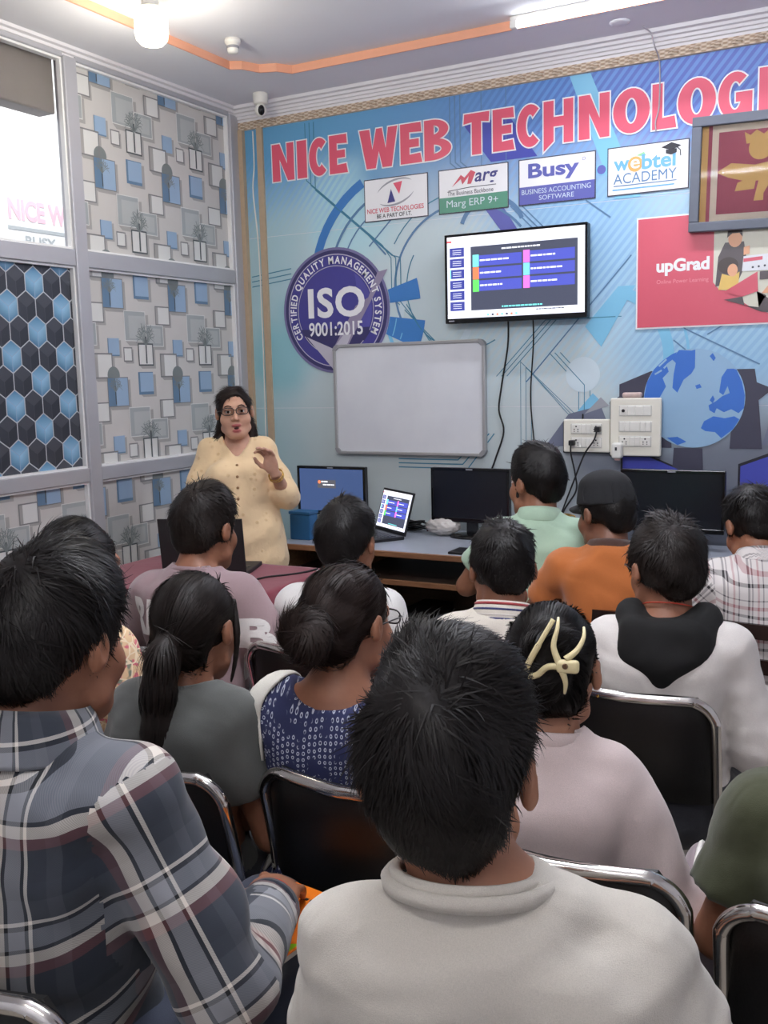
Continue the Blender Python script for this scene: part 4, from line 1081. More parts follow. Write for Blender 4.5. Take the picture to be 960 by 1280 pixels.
# ================================================================== DESK AND WHAT STANDS ON IT
def wood_mat(name, c0, c1, scale=6.0, rough=0.45, axis=0):
    if name in MATS: return MATS[name]
    m, t, b = bsdf_mat(name)
    mp = t.new('ShaderNodeMapping'); t.put(mp.inputs[0], t.obj()); sc = [12, 12, 12]; sc[axis] = 1.2; mp.inputs['Scale'].default_value = sc
    n = t.noise(scale, 6, mp.outputs[0], 0.6)
    t.put(b.inputs['Base Color'], t.ramp(n, [(0.3, srgb(*c0)), (0.7, srgb(*c1))])); b.inputs['Roughness'].default_value = rough
    MATS[name] = m; return m
m_wood = wood_mat('desk_wood', (116, 78, 54), (150, 106, 74))
m_woodp = wood_mat('panel_wood', (128, 98, 72), (168, 134, 100))
m_lam = mat('grey_laminate', (158, 164, 176), 0.35, var=0.06, vscale=30)
m_darkwood = wood_mat('dark_wood', (58, 44, 36), (78, 60, 48))
DX0, DX1, DY0, DY1, DZ = -2.80, 0.95, 4.02, 4.68, 0.75
desk = thing('computer_desk', 'long computer desk with grey laminate top and keyboard shelves along the mural', 'desk', (0, 0, 0))
MB().rbox(DX0, DX1, DY0, DY1, DZ - 0.028, DZ, 0.003, 1).build('desk_top', m_lam, desk)
MB().rbox(DX0, DX1, DY0 - 0.012, DY0, DZ - 0.030, DZ - 0.002, 0.003, 1).build('edge_strip', m_wood, desk)
MB().rbox(DX0 + 0.02, DX1 - 0.02, DY0 + 0.02, DY1 - 0.02, 0.585, 0.603, 0.002, 1).build('keyboard_shelf', m_darkwood, desk)
MB().rbox(DX0 + 0.02, DX1 - 0.02, DY0 + 0.006, DY0 + 0.02, 0.582, 0.608, 0.002, 1).build('edge_strip', m_wood, desk)
for x in (DX0, -2.47, -1.35, -0.2, DX1 - 0.02):
    MB().rbox(x, x + 0.02, DY0 + 0.01, DY1 - 0.02, 0.0, DZ - 0.028, 0.002, 1).build('upright_panel', m_woodp if x < -2.4 else m_wood, desk)
MB().rbox(DX0 + 0.02, DX1 - 0.02, DY1 - 0.04, DY1 - 0.02, 0.0, 0.58, 0.002, 1).build('back_panel', m_darkwood, desk)

def monitor(label, cx, y, w, h, z0, screen, rz=0.0, glossy=True):
    root = thing('monitor', label, 'monitor', (cx, y, DZ), rz, 'monitors on the long desk')
    b = 0.014
    MB().rbox(-w / 2, w / 2, 0, 0.03, z0, z0 + h, 0.005, 2).build('casing', m_blackp, root)
    MB().rbox(-w / 4, w / 4, 0.03, 0.055, z0 + h * 0.2, z0 + h * 0.8, 0.01, 2).build('rear_housing', m_blackp, root)
    bz = MB()
    for (x0, x1, a, c) in ((-w / 2, w / 2, z0, z0 + 0.022), (-w / 2, w / 2, z0 + h - b, z0 + h), (-w / 2, -w / 2 + b, z0 + 0.022, z0 + h - b), (w / 2 - b, w / 2, z0 + 0.022, z0 + h - b)):
        bz.rbox(x0, x1, -0.006, 0.002, a, c, 0.002, 1)
    bz.build('bezel', m_blackg, root)
    if screen == 'on':
        pr = Print('S', 0.001)
        pr.rect(-w / 2 + b, w / 2 - b, z0 + 0.022, z0 + h - b, lum('desktop_blue', (70, 92, 140), 0.55), 0)
        pr.rect(-0.085, 0.03, z0 + h * 0.55, z0 + h * 0.72, lum('popup', (96, 96, 104), 0.6), 0.0006)
        text_bars(pr, -0.06, z0 + h * 0.67, 0.04, 0.007, lum('slide_text', (236, 238, 250), 1.0), 0.001, random.Random(1)); text_bars(pr, -0.05, z0 + h * 0.61, 0.07, 0.006, lum('slide_text', (236, 238, 250), 1.0), 0.001, random.Random(2))
        pr.disc((-0.072, z0 + h * 0.675), 0.009, lum('tab_orange', (248, 122, 82), 1), 0.001, 12)
        pr.build('screen', root)
    else:
        MB().box(-w / 2 + b, w / 2 - b, -0.002, 0.0, z0 + 0.022, z0 + h - b).build('screen', mat('off_screen', (20, 24, 32), 0.25, var=0), root)
    mk = Print('S', 0.0065); mk.rect(-0.018, 0.018, z0 + h - b + 0.004, z0 + h - b + 0.010, k_grey); mk.build('maker_mark', root)
    MB().rbox(-0.03, 0.03, 0.02, 0.045, 0.012, z0 + 0.06, 0.006, 2).build('stand_neck', m_blackg, root)
    q = MB().lathe([(0.11, 0.0), (0.11, 0.008), (0.09, 0.015), (0.035, 0.02), (0.001, 0.021)], (0, 0.01, 0.0), 28).build('stand_base', m_blackg, root, True)
    q.scale = (1.0, 0.75, 1)
monitor('black monitor with blue desktop screen beside the teacher', -2.745, 4.47, 0.425, 0.262, 0.08, 'on')
monitor('black switched off monitor between the open laptop and the mint shirt', -1.945, 4.49, 0.425, 0.275, 0.075, 'off')
monitor('wide black switched off monitor below the switchboards', -0.955, 4.50, 0.465, 0.285, 0.080, 'off')

def laptop(label, loc, rz, w, d, tilt, screen, mat_lid):
    """hinge at the origin, keyboard towards -Y, lid leaning back by tilt degrees"""
    root = thing('laptop', label, 'laptop', loc, rz)
    MB().rbox(-w / 2, w / 2, -d, 0.0, 0.0, 0.018, 0.004, 2).build('base', mat_lid, root)
    kb = MB()
    for r in range(5):
        for c in range(13):
            x = -w / 2 + 0.02 + c * (w - 0.04) / 13; y = -0.035 - r * 0.021
            kb.rbox(x, x + (w - 0.04) / 13 - 0.003, y - 0.017, y, 0.018, 0.0205, 0.001, 1)
    kb.build('keyboard', m_blackp, root); MB().rbox(-0.05, 0.05, -d + 0.012, -d + 0.07, 0.0178, 0.0188, 0.001, 1).build('touch_pad', m_darkgrey, root)
    lid = MB().rbox(-w / 2, w / 2, 0.0, 0.008, 0.0, d * 0.97, 0.003, 2).build('lid', mat_lid, root)
    lid.location = (0, 0, 0.016); lid.rotation_euler = (math.radians(-tilt), 0, 0)
    pr = Print('S', 0.0008); b = 0.012
    if screen: desktop(pr, -w / 2 + b, w / 2 - b, 0.02, d * 0.97 - b, 0.6)
    else: pr.rect(-w / 2 + b, w / 2 - b, 0.02, d * 0.97 - b, lum('desktop_blue', (70, 92, 140), 0.55), 0)
    pr.build('screen', lid)
    return root
laptop('open black laptop with a lit slide on the grey desk', (-2.36, 4.40, DZ), math.radians(-34), 0.33, 0.23, 16, True, m_blackp)
# clutter on the desk
def wad(name, label, cat, loc, r, m, seed, sq=(1, 1, 1)):
    """crumpled bundle"""
    bm = bmesh.new(); bmesh.ops.create_icosphere(bm, subdivisions=4, radius=1)
    rn = random.Random(seed); dirs = [(Vector((rn.gauss(0, 1), rn.gauss(0, 1), rn.gauss(0, 1))).normalized(), rn.uniform(0, 6), rn.uniform(7, 16)) for _ in range(9)]
    for v in bm.verts:
        n = v.co.normalized(); s = sum(abs(math.sin(d.dot(n) * f + p)) for d, p, f in dirs) / 9
        v.co = Vector((n.x * r * sq[0], n.y * r * sq[1], n.z * r * sq[2])) * (0.6 + 0.6 * s)
    zmin = min(v.co.z for v in bm.verts)
    for v in bm.verts: v.co.z -= zmin
    me = bpy.data.meshes.new(name); bm.to_mesh(me); bm.free()
    o = link_mesh(name, me, m, None, True); o.location = loc; tag(o, label, cat)
    return o
wad('plastic_bag', 'crumpled white plastic bag with red print on the desk beside the dark monitor', 'bag', (-2.10, 4.50, DZ), 0.075, mat('bag_plastic', (206, 200, 196), 0.4, var=0.15, vscale=40), 4, (1.25, 0.7, 0.6))
def coil(name, label, loc, r, n, seed):
    rn = random.Random(seed); pts = []
    for i in range(n * 10 + 1):
        a = i / 10 * 2 * PI; rr = r * (0.75 + 0.25 * math.sin(a * 0.37 + seed)); pts.append((rr * math.cos(a) * 1.3, rr * math.sin(a) * 0.8, 0.006 + 0.010 * (i / (n * 10)) * n + 0.004 * math.sin(a * 2.3)))
    o = MB().tube(pts, 0.005, 6).build(name, m_cable, None, True); o.location = loc; tag(o, label, 'cable')
coil('cable_bundle', 'coiled black cable bundle behind the open laptop', (-2.30, 4.575, DZ), 0.06, 5, 1)
coil('cable_bundle', 'loose black cable coil at the desk end by the teacher', (-2.575, 4.085, DZ), 0.05, 2, 2)
o = MB().rbox(-1.86, -1.66, 4.03, 4.16, DZ, DZ + 0.012, 0.004, 2).build('mouse_pad', m_blackp); tag(o, 'black pad lying at the front edge of the grey desk', 'pad')
bb = thing('storage_box', 'blue plastic box standing on the desk behind the teacher', 'box', (-2.725, 4.16, DZ))
MB().rbox(-0.06, 0.06, -0.04, 0.04, 0, 0.13, 0.006, 2).build('box_body', mat('blue_plastic', (32, 92, 138), 0.4), bb); MB().rbox(-0.064, 0.064, -0.044, 0.044, 0.13, 0.146, 0.004, 2).build('box_lid', mat('blue_plastic', (32, 92, 138), 0.4), bb)
def trophy():
    root = thing('trophy', 'small brass trophy cup on the desk between mint and orange shirts', 'trophy', (-1.475, 4.56, DZ))
    g = mat('brass', (196, 156, 84), 0.3, 0.9)
    MB().rbox(-0.028, 0.028, -0.028, 0.028, 0, 0.03, 0.004, 2).build('plinth', m_darkwood, root)
    MB().lathe([(0.02, 0.03), (0.012, 0.04), (0.007, 0.06), (0.009, 0.075), (0.024, 0.09), (0.03, 0.115), (0.032, 0.13), (0.026, 0.131), (0.022, 0.11)], n=20).build('cup', g, root, True)
    for s in (-1, 1): MB().tube(spline([(s * 0.028, 0, 0.10), (s * 0.046, 0, 0.105), (s * 0.05, 0, 0.122), (s * 0.032, 0, 0.127)], 5), 0.0035, 8).build('handle', g, root, True)
trophy()
def computer_case(label, x):
    root = thing('computer_case', label, 'computer', (x, 4.32, 0), 0, 'computer cases under the desk')
    MB().rbox(-0.085, 0.085, -0.18, 0.22, 0.0, 0.40, 0.006, 2).build('case_body', m_blackp, root); MB().rbox(-0.082, 0.082, -0.19, -0.178, 0.01, 0.39, 0.004, 1).build('front_panel', m_blackg, root)
    MB().rbox(-0.06, 0.06, -0.194, -0.188, 0.31, 0.345, 0.002, 1).build('drive_slot', m_darkgrey, root); MB().lathe([(0.012, 0), (0.012, 0.004)], (0, -0.19, 0.25), 14, 'y').build('power_button', m_chrome, root)
computer_case('black computer case under the desk below the open laptop', -2.15); computer_case('black computer case under the desk below the wide monitor', -1.0)
o = MB().tube(spline([(-2.04, 4.3, 0.004), (-1.95, 4.25, 0.12), (-1.85, 4.30, 0.24), (-1.72, 4.2, 0.2), (-1.6, 4.3, 0.28), (-1.5, 4.45, 0.12), (-1.48, 4.5, 0.004)], 8), 0.006, 8).build('floor_cable', m_cable, None, True); tag(o, 'black cable looping on the floor under the desk', 'cable')

# ================================================================== RED COVERED TABLE
TBX0, TBX1, TBY0, TBY1, TBZ = -3.16, -2.21, 2.93, 3.55, 0.735
tbl = thing('wooden_table', 'wooden table with panelled front under the maroon cloth', 'table', (0, 0, 0))
MB().rbox(TBX0, TBX1, TBY0, TBY1, TBZ - 0.025, TBZ, 0.003, 1).build('table_top', m_woodp, tbl)
for (x, y) in ((TBX0 + .02, TBY0 + .02), (TBX1 - .07, TBY0 + .02), (TBX0 + .02, TBY1 - .07), (TBX1 - .07, TBY1 - .07)):
    MB().rbox(x, x + .05, y, y + .05, 0, TBZ - 0.025, 0.003, 1).build('leg', m_darkwood, tbl)
for i in range(3):
    MB().rbox(TBX0 + .07, TBX1 - .07, TBY0 + .035, TBY0 + .05, 0.06 + i * 0.215, 0.268 + i * 0.215, 0.004, 1).build('front_board', m_woodp, tbl)
for s, x in (('l', TBX0 + 0.03), ('r', TBX1 - 0.045)): MB().rbox(x, x + 0.015, TBY0 + .07, TBY1 - .07, 0.06, TBZ - 0.04, 0.003, 1).build('side_board', m_woodp, tbl)
def cloth_mat():
    m, t, b = bsdf_mat('maroon_cloth'); co = t.obj()
    n = t.noise(180, 2, co); n2 = t.noise(5, 3, co)
    t.put(b.inputs['Base Color'], t.mix(t.math('MULTIPLY', n, 0.5), srgb(126, 44, 60), srgb(158, 70, 86))); b.inputs['Roughness'].default_value = 0.9
    t.put(b.inputs['Normal'], t.bump(n2, 0.25, 0.02)); b.inputs['Sheen Weight'].default_value = 0.3
    return m
def table_cloth():
    nx, ny = 70, 56; mb = MB()
    X0, X1, Y0, Y1 = TBX0 - 0.03, TBX1 + 0.20, TBY0 - 0.035, TBY1 + 0.10
    vs = []; rn = random.Random(2)
    for j in range(ny + 1):
        for i in range(nx + 1):
            u = X0 + (X1 - X0) * i / nx; v = Y0 + (Y1 - Y0) * j / ny
            x, y, z = u, v, TBZ + 0.004
            ox = max(u - TBX1, 0) + 0; oxl = max(TBX0 - u, 0); oy = max(TBY0 - v, 0); oyf = max(v - TBY1, 0)
            fold = 0.010 * math.sin(v * 31) + 0.006 * math.sin(v * 53 + 1)
            if ox > 0: x = TBX1 + min(ox, 0.012) + (fold * min(1, ox / 0.1) + 0.012 * min(1, ox / .05)); z -= max(ox - 0.008, 0)
            if oxl > 0: x = TBX0 - min(oxl, 0.008) - 0.004; z -= max(oxl - 0.006, 0)
            if oy > 0: y = TBY0 - min(oy, 0.010) - 0.006; z -= max(oy - 0.006, 0)
            if oyf > 0: y = TBY1 + min(oyf, 0.012) + 0.008 + 0.008 * math.sin(u * 27) * min(1, oyf / .1); z -= max(oyf - 0.008, 0)
            vs.append((x, y, z + 0.0012 * math.sin(u * 21 + v * 9)))
    fs = [(j * (nx + 1) + i, j * (nx + 1) + i + 1, (j + 1) * (nx + 1) + i + 1, (j + 1) * (nx + 1) + i) for j in range(ny) for i in range(nx)]
    mb.add(vs, fs); o = mb.build('table_cloth', cloth_mat(), None, True)
    md = o.modifiers.new('thick', 'SOLIDIFY'); md.thickness = 0.003; md.offset = 1
    tag(o, 'maroon cloth draped over the wooden table in front of the teacher', 'tablecloth')
table_cloth()
laptop('black laptop seen from the back of its lid on the maroon cloth', (-2.63, 3.235, TBZ + 0.009), PI + math.radians(20), 0.37, 0.245, 8, False, mat('laptop_lid_black', (34, 32, 34), 0.55))
o = MB().tube(spline([(-2.47, 3.16, TBZ + .022), (-2.44, 3.12, TBZ + .022)], 4) + spline([(-2.43, 3.13, TBZ + .012), (-2.38, 3.20, TBZ + .012), (-2.36, 3.30, TBZ + .012), (-2.30, 3.38, TBZ + .012), (-2.26, 3.46, TBZ + .012), (-2.25, 3.53, TBZ + .012)], 8), [0.013] * 5 + [0.004] * 41, 8).build('charger_cable', m_cable, None, True); tag(o, 'black laptop charger lead lying across the maroon cloth', 'cable')

# ================================================================== CHAIRS
m_vinyl = mat('black_vinyl', (13, 13, 14), 0.42, var=0.1, vscale=5, bump=0.08, bscale=220)
m_bronze = mat('brown_steel', (62, 48, 44), 0.25, 0.7, var=0.05)
def rounded_u(w, z0, z1, y0, y1, r=0.06, n=6):
    """points up the left post, across the top and down the right post"""
    P = [(-w, y0, z0), (-w, y0 + (y1 - y0) * 0.6, z0 + (z1 - z0) * 0.6)]
    for k in range(n + 1):
        a = PI - PI / 2 * k / n; P.append((-w + r + r * math.cos(a), y1 - 0.02 * (k / n), z1 - r + r * math.sin(a)))
    P.append((0, y1 - 0.045, z1))
    for k in range(n + 1):
        a = PI / 2 - PI / 2 * k / n; P.append((w - r + r * math.cos(a), y1 - 0.02 * (1 - k / n), z1 - r + r * math.sin(a)))
    P += [(w, y0 + (y1 - y0) * 0.6, z0 + (z1 - z0) * 0.6), (w, y0, z0)]
    return P
def chair_meshes(kind):
    """parts of a folding chair facing +Y, origin on the floor under the seat centre"""
    parts = []
    W = 0.195; ZT = 0.845
    fm = m_chrome if kind == 'pad' else m_bronze
    if kind == 'pad':
        top = spline(rounded_u(W, 0.42, ZT, -0.17, -0.235), 3)
        mb = MB().tube(top, 0.0125, 10); parts.append(('back_frame', mb.mesh('back_frame'), fm))
        # padded back, bowed
        bm_ = MB(); nx, nz = 14, 8; vs = []
        for side in (0, 1):
            for j in range(nz + 1):
                for i in range(nx + 1):
                    a = i / nx * 2 - 1; b = j / nz
                    wz = W - 0.010 - 0.03 * max(0, b - 0.85) / 0.15
                    z = 0.595 + 0.255 * b; y = -0.190 - 0.045 * (z - 0.42) / 0.44 - 0.030 * (1 - a * a)
                    edge = min(1, (1 - abs(a)) / 0.12, b / 0.12 + 0.02, (1 - b) / 0.12 + 0.02)
                    th = 0.004 + 0.012 * max(0, edge) ** 0.5
                    vs.append((a * wz, y + (th if side else -th), z))
        n1 = (nx + 1) * (nz + 1); fs = []
        for j in range(nz):
            for i in range(nx):
                q = j * (nx + 1) + i
                fs.append((q, q + 1, q + nx + 2, q + nx + 1)); fs.append((n1 + q + nx + 1, n1 + q + nx + 2, n1 + q + 1, n1 + q))
        for i in range(nx):
            fs.append((i + 1, i, n1 + i, n1 + i + 1)); q = nz * (nx + 1) + i; fs.append((q, q + 1, n1 + q + 1, n1 + q))
        for j in range(nz):
            q = j * (nx + 1); fs.append((q, q + nx + 1, n1 + q + nx + 1, n1 + q)); q += nx; fs.append((q + nx + 1, q, n1 + q, n1 + q + nx + 1))
        parts.append(('backrest', MB().add(vs, fs).mesh('backrest'), m_vinyl))
        for sx in (-1, 1):
            for z in (0.64, 0.79):
                parts.append(('rivet', MB().lathe([(0.006, 0), (0.005, 0.004), (0.001, 0.005)], (sx * (W - 0.05), -0.236 + 0.06 * (0.86 - z) - 0.0, z), 8, 'y').mesh('rivet'), m_chrome))
    else:
        for sx in (-1, 1):
            parts.append(('back_post', MB().rbox(sx * W - 0.012, sx * W + 0.012, -0.215, -0.185, 0.42, 0.84, 0.005, 2).mesh('back_post'), fm))
        for z in (0.805, 0.70, 0.60):
            mb = MB(); n = 12; pr_ = []
            for i in range(n + 1):
                a = i / n * 2 - 1; pr_.append((a * (W - .005), -0.205 - 0.032 * (1 - a * a)))
            for i in range(n):
                (xa, ya), (xb, yb) = pr_[i], pr_[i + 1]
                mb.add([(xa, ya - .007, z - .022), (xb, yb - .007, z - .022), (xb, yb - .007, z + .022), (xa, ya - .007, z + .022), (xa, ya + .007, z - .022), (xb, yb + .007, z - .022), (xb, yb + .007, z + .022), (xa, ya + .007, z + .022)],
                       [(0, 1, 2, 3), (5, 4, 7, 6), (3, 2, 6, 7), (1, 0, 4, 5)])
            parts.append(('back_rail', mb.mesh('back_rail'), fm))
    mb = MB().rbox(-0.18, 0.18, -0.175, 0.19, 0.425, 0.455, 0.014, 3); parts.append(('seat', mb.mesh('seat'), m_vinyl))
    for sx in (-1, 1):
        parts.append(('leg', MB().tube([(sx * W, -0.17, 0.43), (sx * W, 0.02, 0.30), (sx * W, 0.20, 0.0)] if kind == 'pad' else [(sx * W, -0.2, 0.43), (sx * W, -0.2, 0.0)], 0.0115, 8).mesh('leg'), fm))
        parts.append(('leg', MB().tube([(sx * (W - .03), 0.17, 0.42), (sx * (W - .03), -0.05, 0.24), (sx * (W - .03), -0.24, 0.0)] if kind == 'pad' else [(sx * (W - .02), 0.17, 0.42), (sx * (W - .02), 0.19, 0.0)], 0.0115, 8).mesh('leg'), fm))
    for (x, y, z) in ((W, 0.155, 0.075), (W - .03, -0.20, 0.05), (W - 0.03, 0.17, 0.415)):
        parts.append(('cross_bar', MB().tube([(-x, y, z), (x, y, z)], 0.008, 8).mesh('cross_bar'), fm))
    for nm, me, m in parts:
        me.materials.append(m)
        bm = bmesh.new(); bm.from_mesh(me); bmesh.ops.recalc_face_normals(bm, faces=bm.faces[:]); bm.to_mesh(me); bm.free()
        me.polygons.foreach_set('use_smooth', [True] * len(me.polygons))
        try: me.set_sharp_from_angle(angle=math.radians(50))
        except Exception: pass
    return parts
CHAIRS = {'pad': chair_meshes('pad'), 'rail': chair_meshes('rail')}
def chair(kind, label, x, y, rz, s=1.0):
    root = thing('folding_chair' if kind == 'pad' else 'rail_back_chair', label, 'chair', (x, y, 0), rz, 'classroom chairs')
    for nm, me, m in CHAIRS[kind]:
        q = bpy.data.objects.new(nm, me); COL.objects.link(q); q.parent = root
    return root
# ================================================================== PEOPLE: implicit-surface modelling kit
def vlen(a): return np.sqrt((a * a).sum(-1))
def smin(a, b, k):
    h = np.clip(0.5 + 0.5 * (b - a) / k, 0, 1)
    return b * (1 - h) + a * h - k * h * (1 - h)
def smax(a, b, k): return -smin(-a, -b, k)

class Field:
    """distance field on a rectilinear grid; shapes are blended in, then a quad surface is extracted"""
    def __init__(self, xs, ys, zs):
        self.ax = [np.asarray(a, float) for a in (xs, ys, zs)]
        self.F = np.full([len(a) for a in self.ax], 0.25)
    @staticmethod
    def axis(lo, hi, h, fine=None, hf=None):
        if fine is None: return np.arange(lo, hi + h, h)
        a, b = max(fine[0], lo), min(fine[1], hi)
        L = np.arange(a, lo - h, -h)[::-1]; R = np.arange(b, hi + h, h)
        return np.concatenate([L[:-1], np.linspace(a, b, max(2, int((b - a) / hf))), R[1:]])
    def block(self, lo, hi):
        s = []
        for a, l, h in zip(self.ax, lo, hi):
            i0 = int(np.searchsorted(a, l)); i1 = int(np.searchsorted(a, h, 'right'))
            if i1 <= i0: return None, None
            s.append(slice(i0, i1))
        P = np.stack(np.meshgrid(*[a[q] for a, q in zip(self.ax, s)], indexing='ij'), -1)
        return tuple(s), P
    def blend(self, fn, lo, hi, k, mode='u'):
        m = k + 0.03
        s, P = self.block([l - m for l in lo], [h + m for h in hi])
        if s is None: return
        d = fn(P)
        if mode == 'u': self.F[s] = smin(self.F[s], d, k) if k > 0 else np.minimum(self.F[s], d)
        else: self.F[s] = smax(self.F[s], -d, max(k, 1e-4))
    def rc(self, a, b, ra, rb, k=0.03, mode='u'):
        a = np.array(a, float); b = np.array(b, float); ba = b - a; L = max(ba @ ba, 1e-9); r = max(ra, rb)
        def fn(P):
            t = np.clip(((P - a) @ ba) / L, 0, 1)
            return vlen(P - a - t[..., None] * ba) - (ra + (rb - ra) * t)
        self.blend(fn, np.minimum(a, b) - r, np.maximum(a, b) + r, k, mode)
    def el(self, c, r, k=0.03, mode='u', R=None):
        c = np.array(c, float); r = np.array(r, float)
        def fn(P):
            Q = P - c
            if R is not None: Q = Q @ R
            k0 = vlen(Q / r); k1 = vlen(Q / (r * r)); return k0 * (k0 - 1) / np.maximum(k1, 1e-9)
        m = max(r) if R is not None else r
        self.blend(fn, c - m, c + m, k, mode)
    def cut_below(self, z):      # keep above z
        Z = self.ax[2][None, None, :]; self.F = np.maximum(self.F, z - Z)
    def disp(self, waves):
        P = np.stack(np.meshgrid(*self.ax, indexing='ij'), -1)
        near = np.abs(self.F) < 0.05
        Q = P[near]; d = np.zeros(len(Q))
        for (k, ph, amp) in waves: d += amp * np.sin(Q @ np.array(k) + ph)
        self.F[near] += d
    def surface(self):
        F = self.F; nx, ny, nz = F.shape; ins = F < 0
        X, Y, Z = self.ax
        c = [ins[i:nx - 1 + i, j:ny - 1 + j, k:nz - 1 + k] for i in (0, 1) for j in (0, 1) for k in (0, 1)]
        cnt = sum(q.astype(np.int8) for q in c)
        cell = (cnt > 0) & (cnt < 8)
        I, J, K = np.nonzero(cell); n = len(I)
        idx = np.full(cell.shape, -1, np.int64); idx[I, J, K] = np.arange(n)
        acc = np.zeros((n, 3)); num = np.zeros(n)
        corners = [(i, j, k) for i in (0, 1) for j in (0, 1) for k in (0, 1)]
        for a in corners:
            for ax_ in range(3):
                if a[ax_] == 1: continue
                b = list(a); b[ax_] = 1
                fa = F[I + a[0], J + a[1], K + a[2]]; fb = F[I + b[0], J + b[1], K + b[2]]
                m = (fa < 0) != (fb < 0)
                t = fa / np.where(m, fa - fb, 1)
                pa = np.stack([X[I + a[0]], Y[J + a[1]], Z[K + a[2]]], -1); pb = np.stack([X[I + b[0]], Y[J + b[1]], Z[K + b[2]]], -1)
                p = pa + t[:, None] * (pb - pa)
                acc[m] += p[m]; num[m] += 1
        V = acc / num[:, None]
        quads = []
        def emit(sgn, i00, i10, i11, i01):
            ok = (i00 >= 0) & (i10 >= 0) & (i11 >= 0) & (i01 >= 0)
            q = np.stack([i00, i10, i11, i01], -1)
            q[~sgn] = q[~sgn][:, ::-1]
            quads.append(q[ok])
        # edges along x, y, z
        a, b = ins[:-1, 1:-1, 1:-1], ins[1:, 1:-1, 1:-1]; e = np.nonzero(a != b); i, j, k = e[0], e[1] + 1, e[2] + 1
        emit(a[e], idx[i, j - 1, k - 1], idx[i, j, k - 1], idx[i, j, k], idx[i, j - 1, k])
        a, b = ins[1:-1, :-1, 1:-1], ins[1:-1, 1:, 1:-1]; e = np.nonzero(a != b); i, j, k = e[0] + 1, e[1], e[2] + 1
        emit(a[e], idx[i - 1, j, k - 1], idx[i - 1, j, k], idx[i, j, k], idx[i, j, k - 1])
        a, b = ins[1:-1, 1:-1, :-1], ins[1:-1, 1:-1, 1:]; e = np.nonzero(a != b); i, j, k = e[0] + 1, e[1] + 1, e[2]
        emit(a[e], idx[i - 1, j - 1, k], idx[i, j - 1, k], idx[i, j, k], idx[i - 1, j, k])
        Q = np.concatenate(quads) if quads else np.zeros((0, 4), int)
        # one light relaxation
        s = np.zeros_like(V); w = np.zeros(n)
        for q0, q1 in ((0, 1), (1, 2), (2, 3), (3, 0)):
            np.add.at(s, Q[:, q0], V[Q[:, q1]]); np.add.at(w, Q[:, q0], 1); np.add.at(s, Q[:, q1], V[Q[:, q0]]); np.add.at(w, Q[:, q1], 1)
        w = np.maximum(w, 1)
        return V * 0.45 + 0.55 * s / w[:, None], Q

def mesh_from(name, V, Q):
    me = bpy.data.meshes.new(name)
    me.vertices.add(len(V)); me.vertices.foreach_set('co', np.asarray(V, np.float32).ravel())
    nf = len(Q); w = Q.shape[1]
    me.loops.add(nf * w); me.loops.foreach_set('vertex_index', Q.astype(np.int32).ravel())
    me.polygons.add(nf); me.polygons.foreach_set('loop_start', np.arange(0, nf * w, w, dtype=np.int32))
    me.polygons.foreach_set('use_smooth', np.ones(nf, bool))
    me.update(calc_edges=True); me.validate()
    return me

def normals_of(V, Q):
    n = np.cross(V[Q[:, 2]] - V[Q[:, 0]], V[Q[:, 3]] - V[Q[:, 1]])
    a = vlen(n); return n / np.maximum(a, 1e-12)[:, None], a * 0.5

# ---------------------------------------------------------------- materials of people
def skin_mat(name, c, lip=(150, 84, 78)):
    m, t, b = bsdf_mat('skin_' + name)
    co = t.obj(); n = t.noise(30, 4, co)
    base = t.mix(1.0, srgb(*c), t.ramp(n, [(0.3, (0.90, 0.88, 0.88, 1)), (0.7, (1.06, 1.03, 1.0, 1))]), 'MULTIPLY')
    at = t.new('ShaderNodeAttribute'); at.attribute_name = 'lip'
    t.put(b.inputs['Base Color'], t.mix(at.outputs['Fac'], base, srgb(*lip)))
    b.inputs['Roughness'].default_value = 0.5; b.inputs['Subsurface Weight'].default_value = 0.08; b.inputs['Subsurface Radius'].default_value = (0.012, 0.005, 0.003)
    t.put(b.inputs['Normal'], t.bump(t.noise(260, 2, co), 0.08, 0.002))
    return m
SKIN = {'brown': skin_mat('brown', (150, 102, 78)), 'tan': skin_mat('tan', (176, 126, 100), (164, 84, 80)), 'deep': skin_mat('deep', (122, 80, 60)), 'fair': skin_mat('fair', (206, 160, 136), (176, 92, 90))}
def hair_mat(name, c, rough=0.46):
    m, t, b = bsdf_mat('hair_' + name)
    n = t.noise(90, 3, t.obj())
    t.put(b.inputs['Base Color'], t.mix(n, srgb(*c), srgb(min(255, c[0] + 16), min(255, c[1] + 12), min(255, c[2] + 10))))
    b.inputs['Roughness'].default_value = rough; b.inputs['Specular IOR Level'].default_value = 0.22
    return m
HAIR = {'black': hair_mat('black', (14, 13, 14)), 'soft': hair_mat('soft', (24, 20, 19), 0.5), 'brown': hair_mat('brown', (30, 22, 20), 0.48)}
m_cornea = mat('eye_white', (226, 220, 214), 0.15, var=0); m_iris = mat('eye_iris', (44, 28, 22), 0.1, var=0)

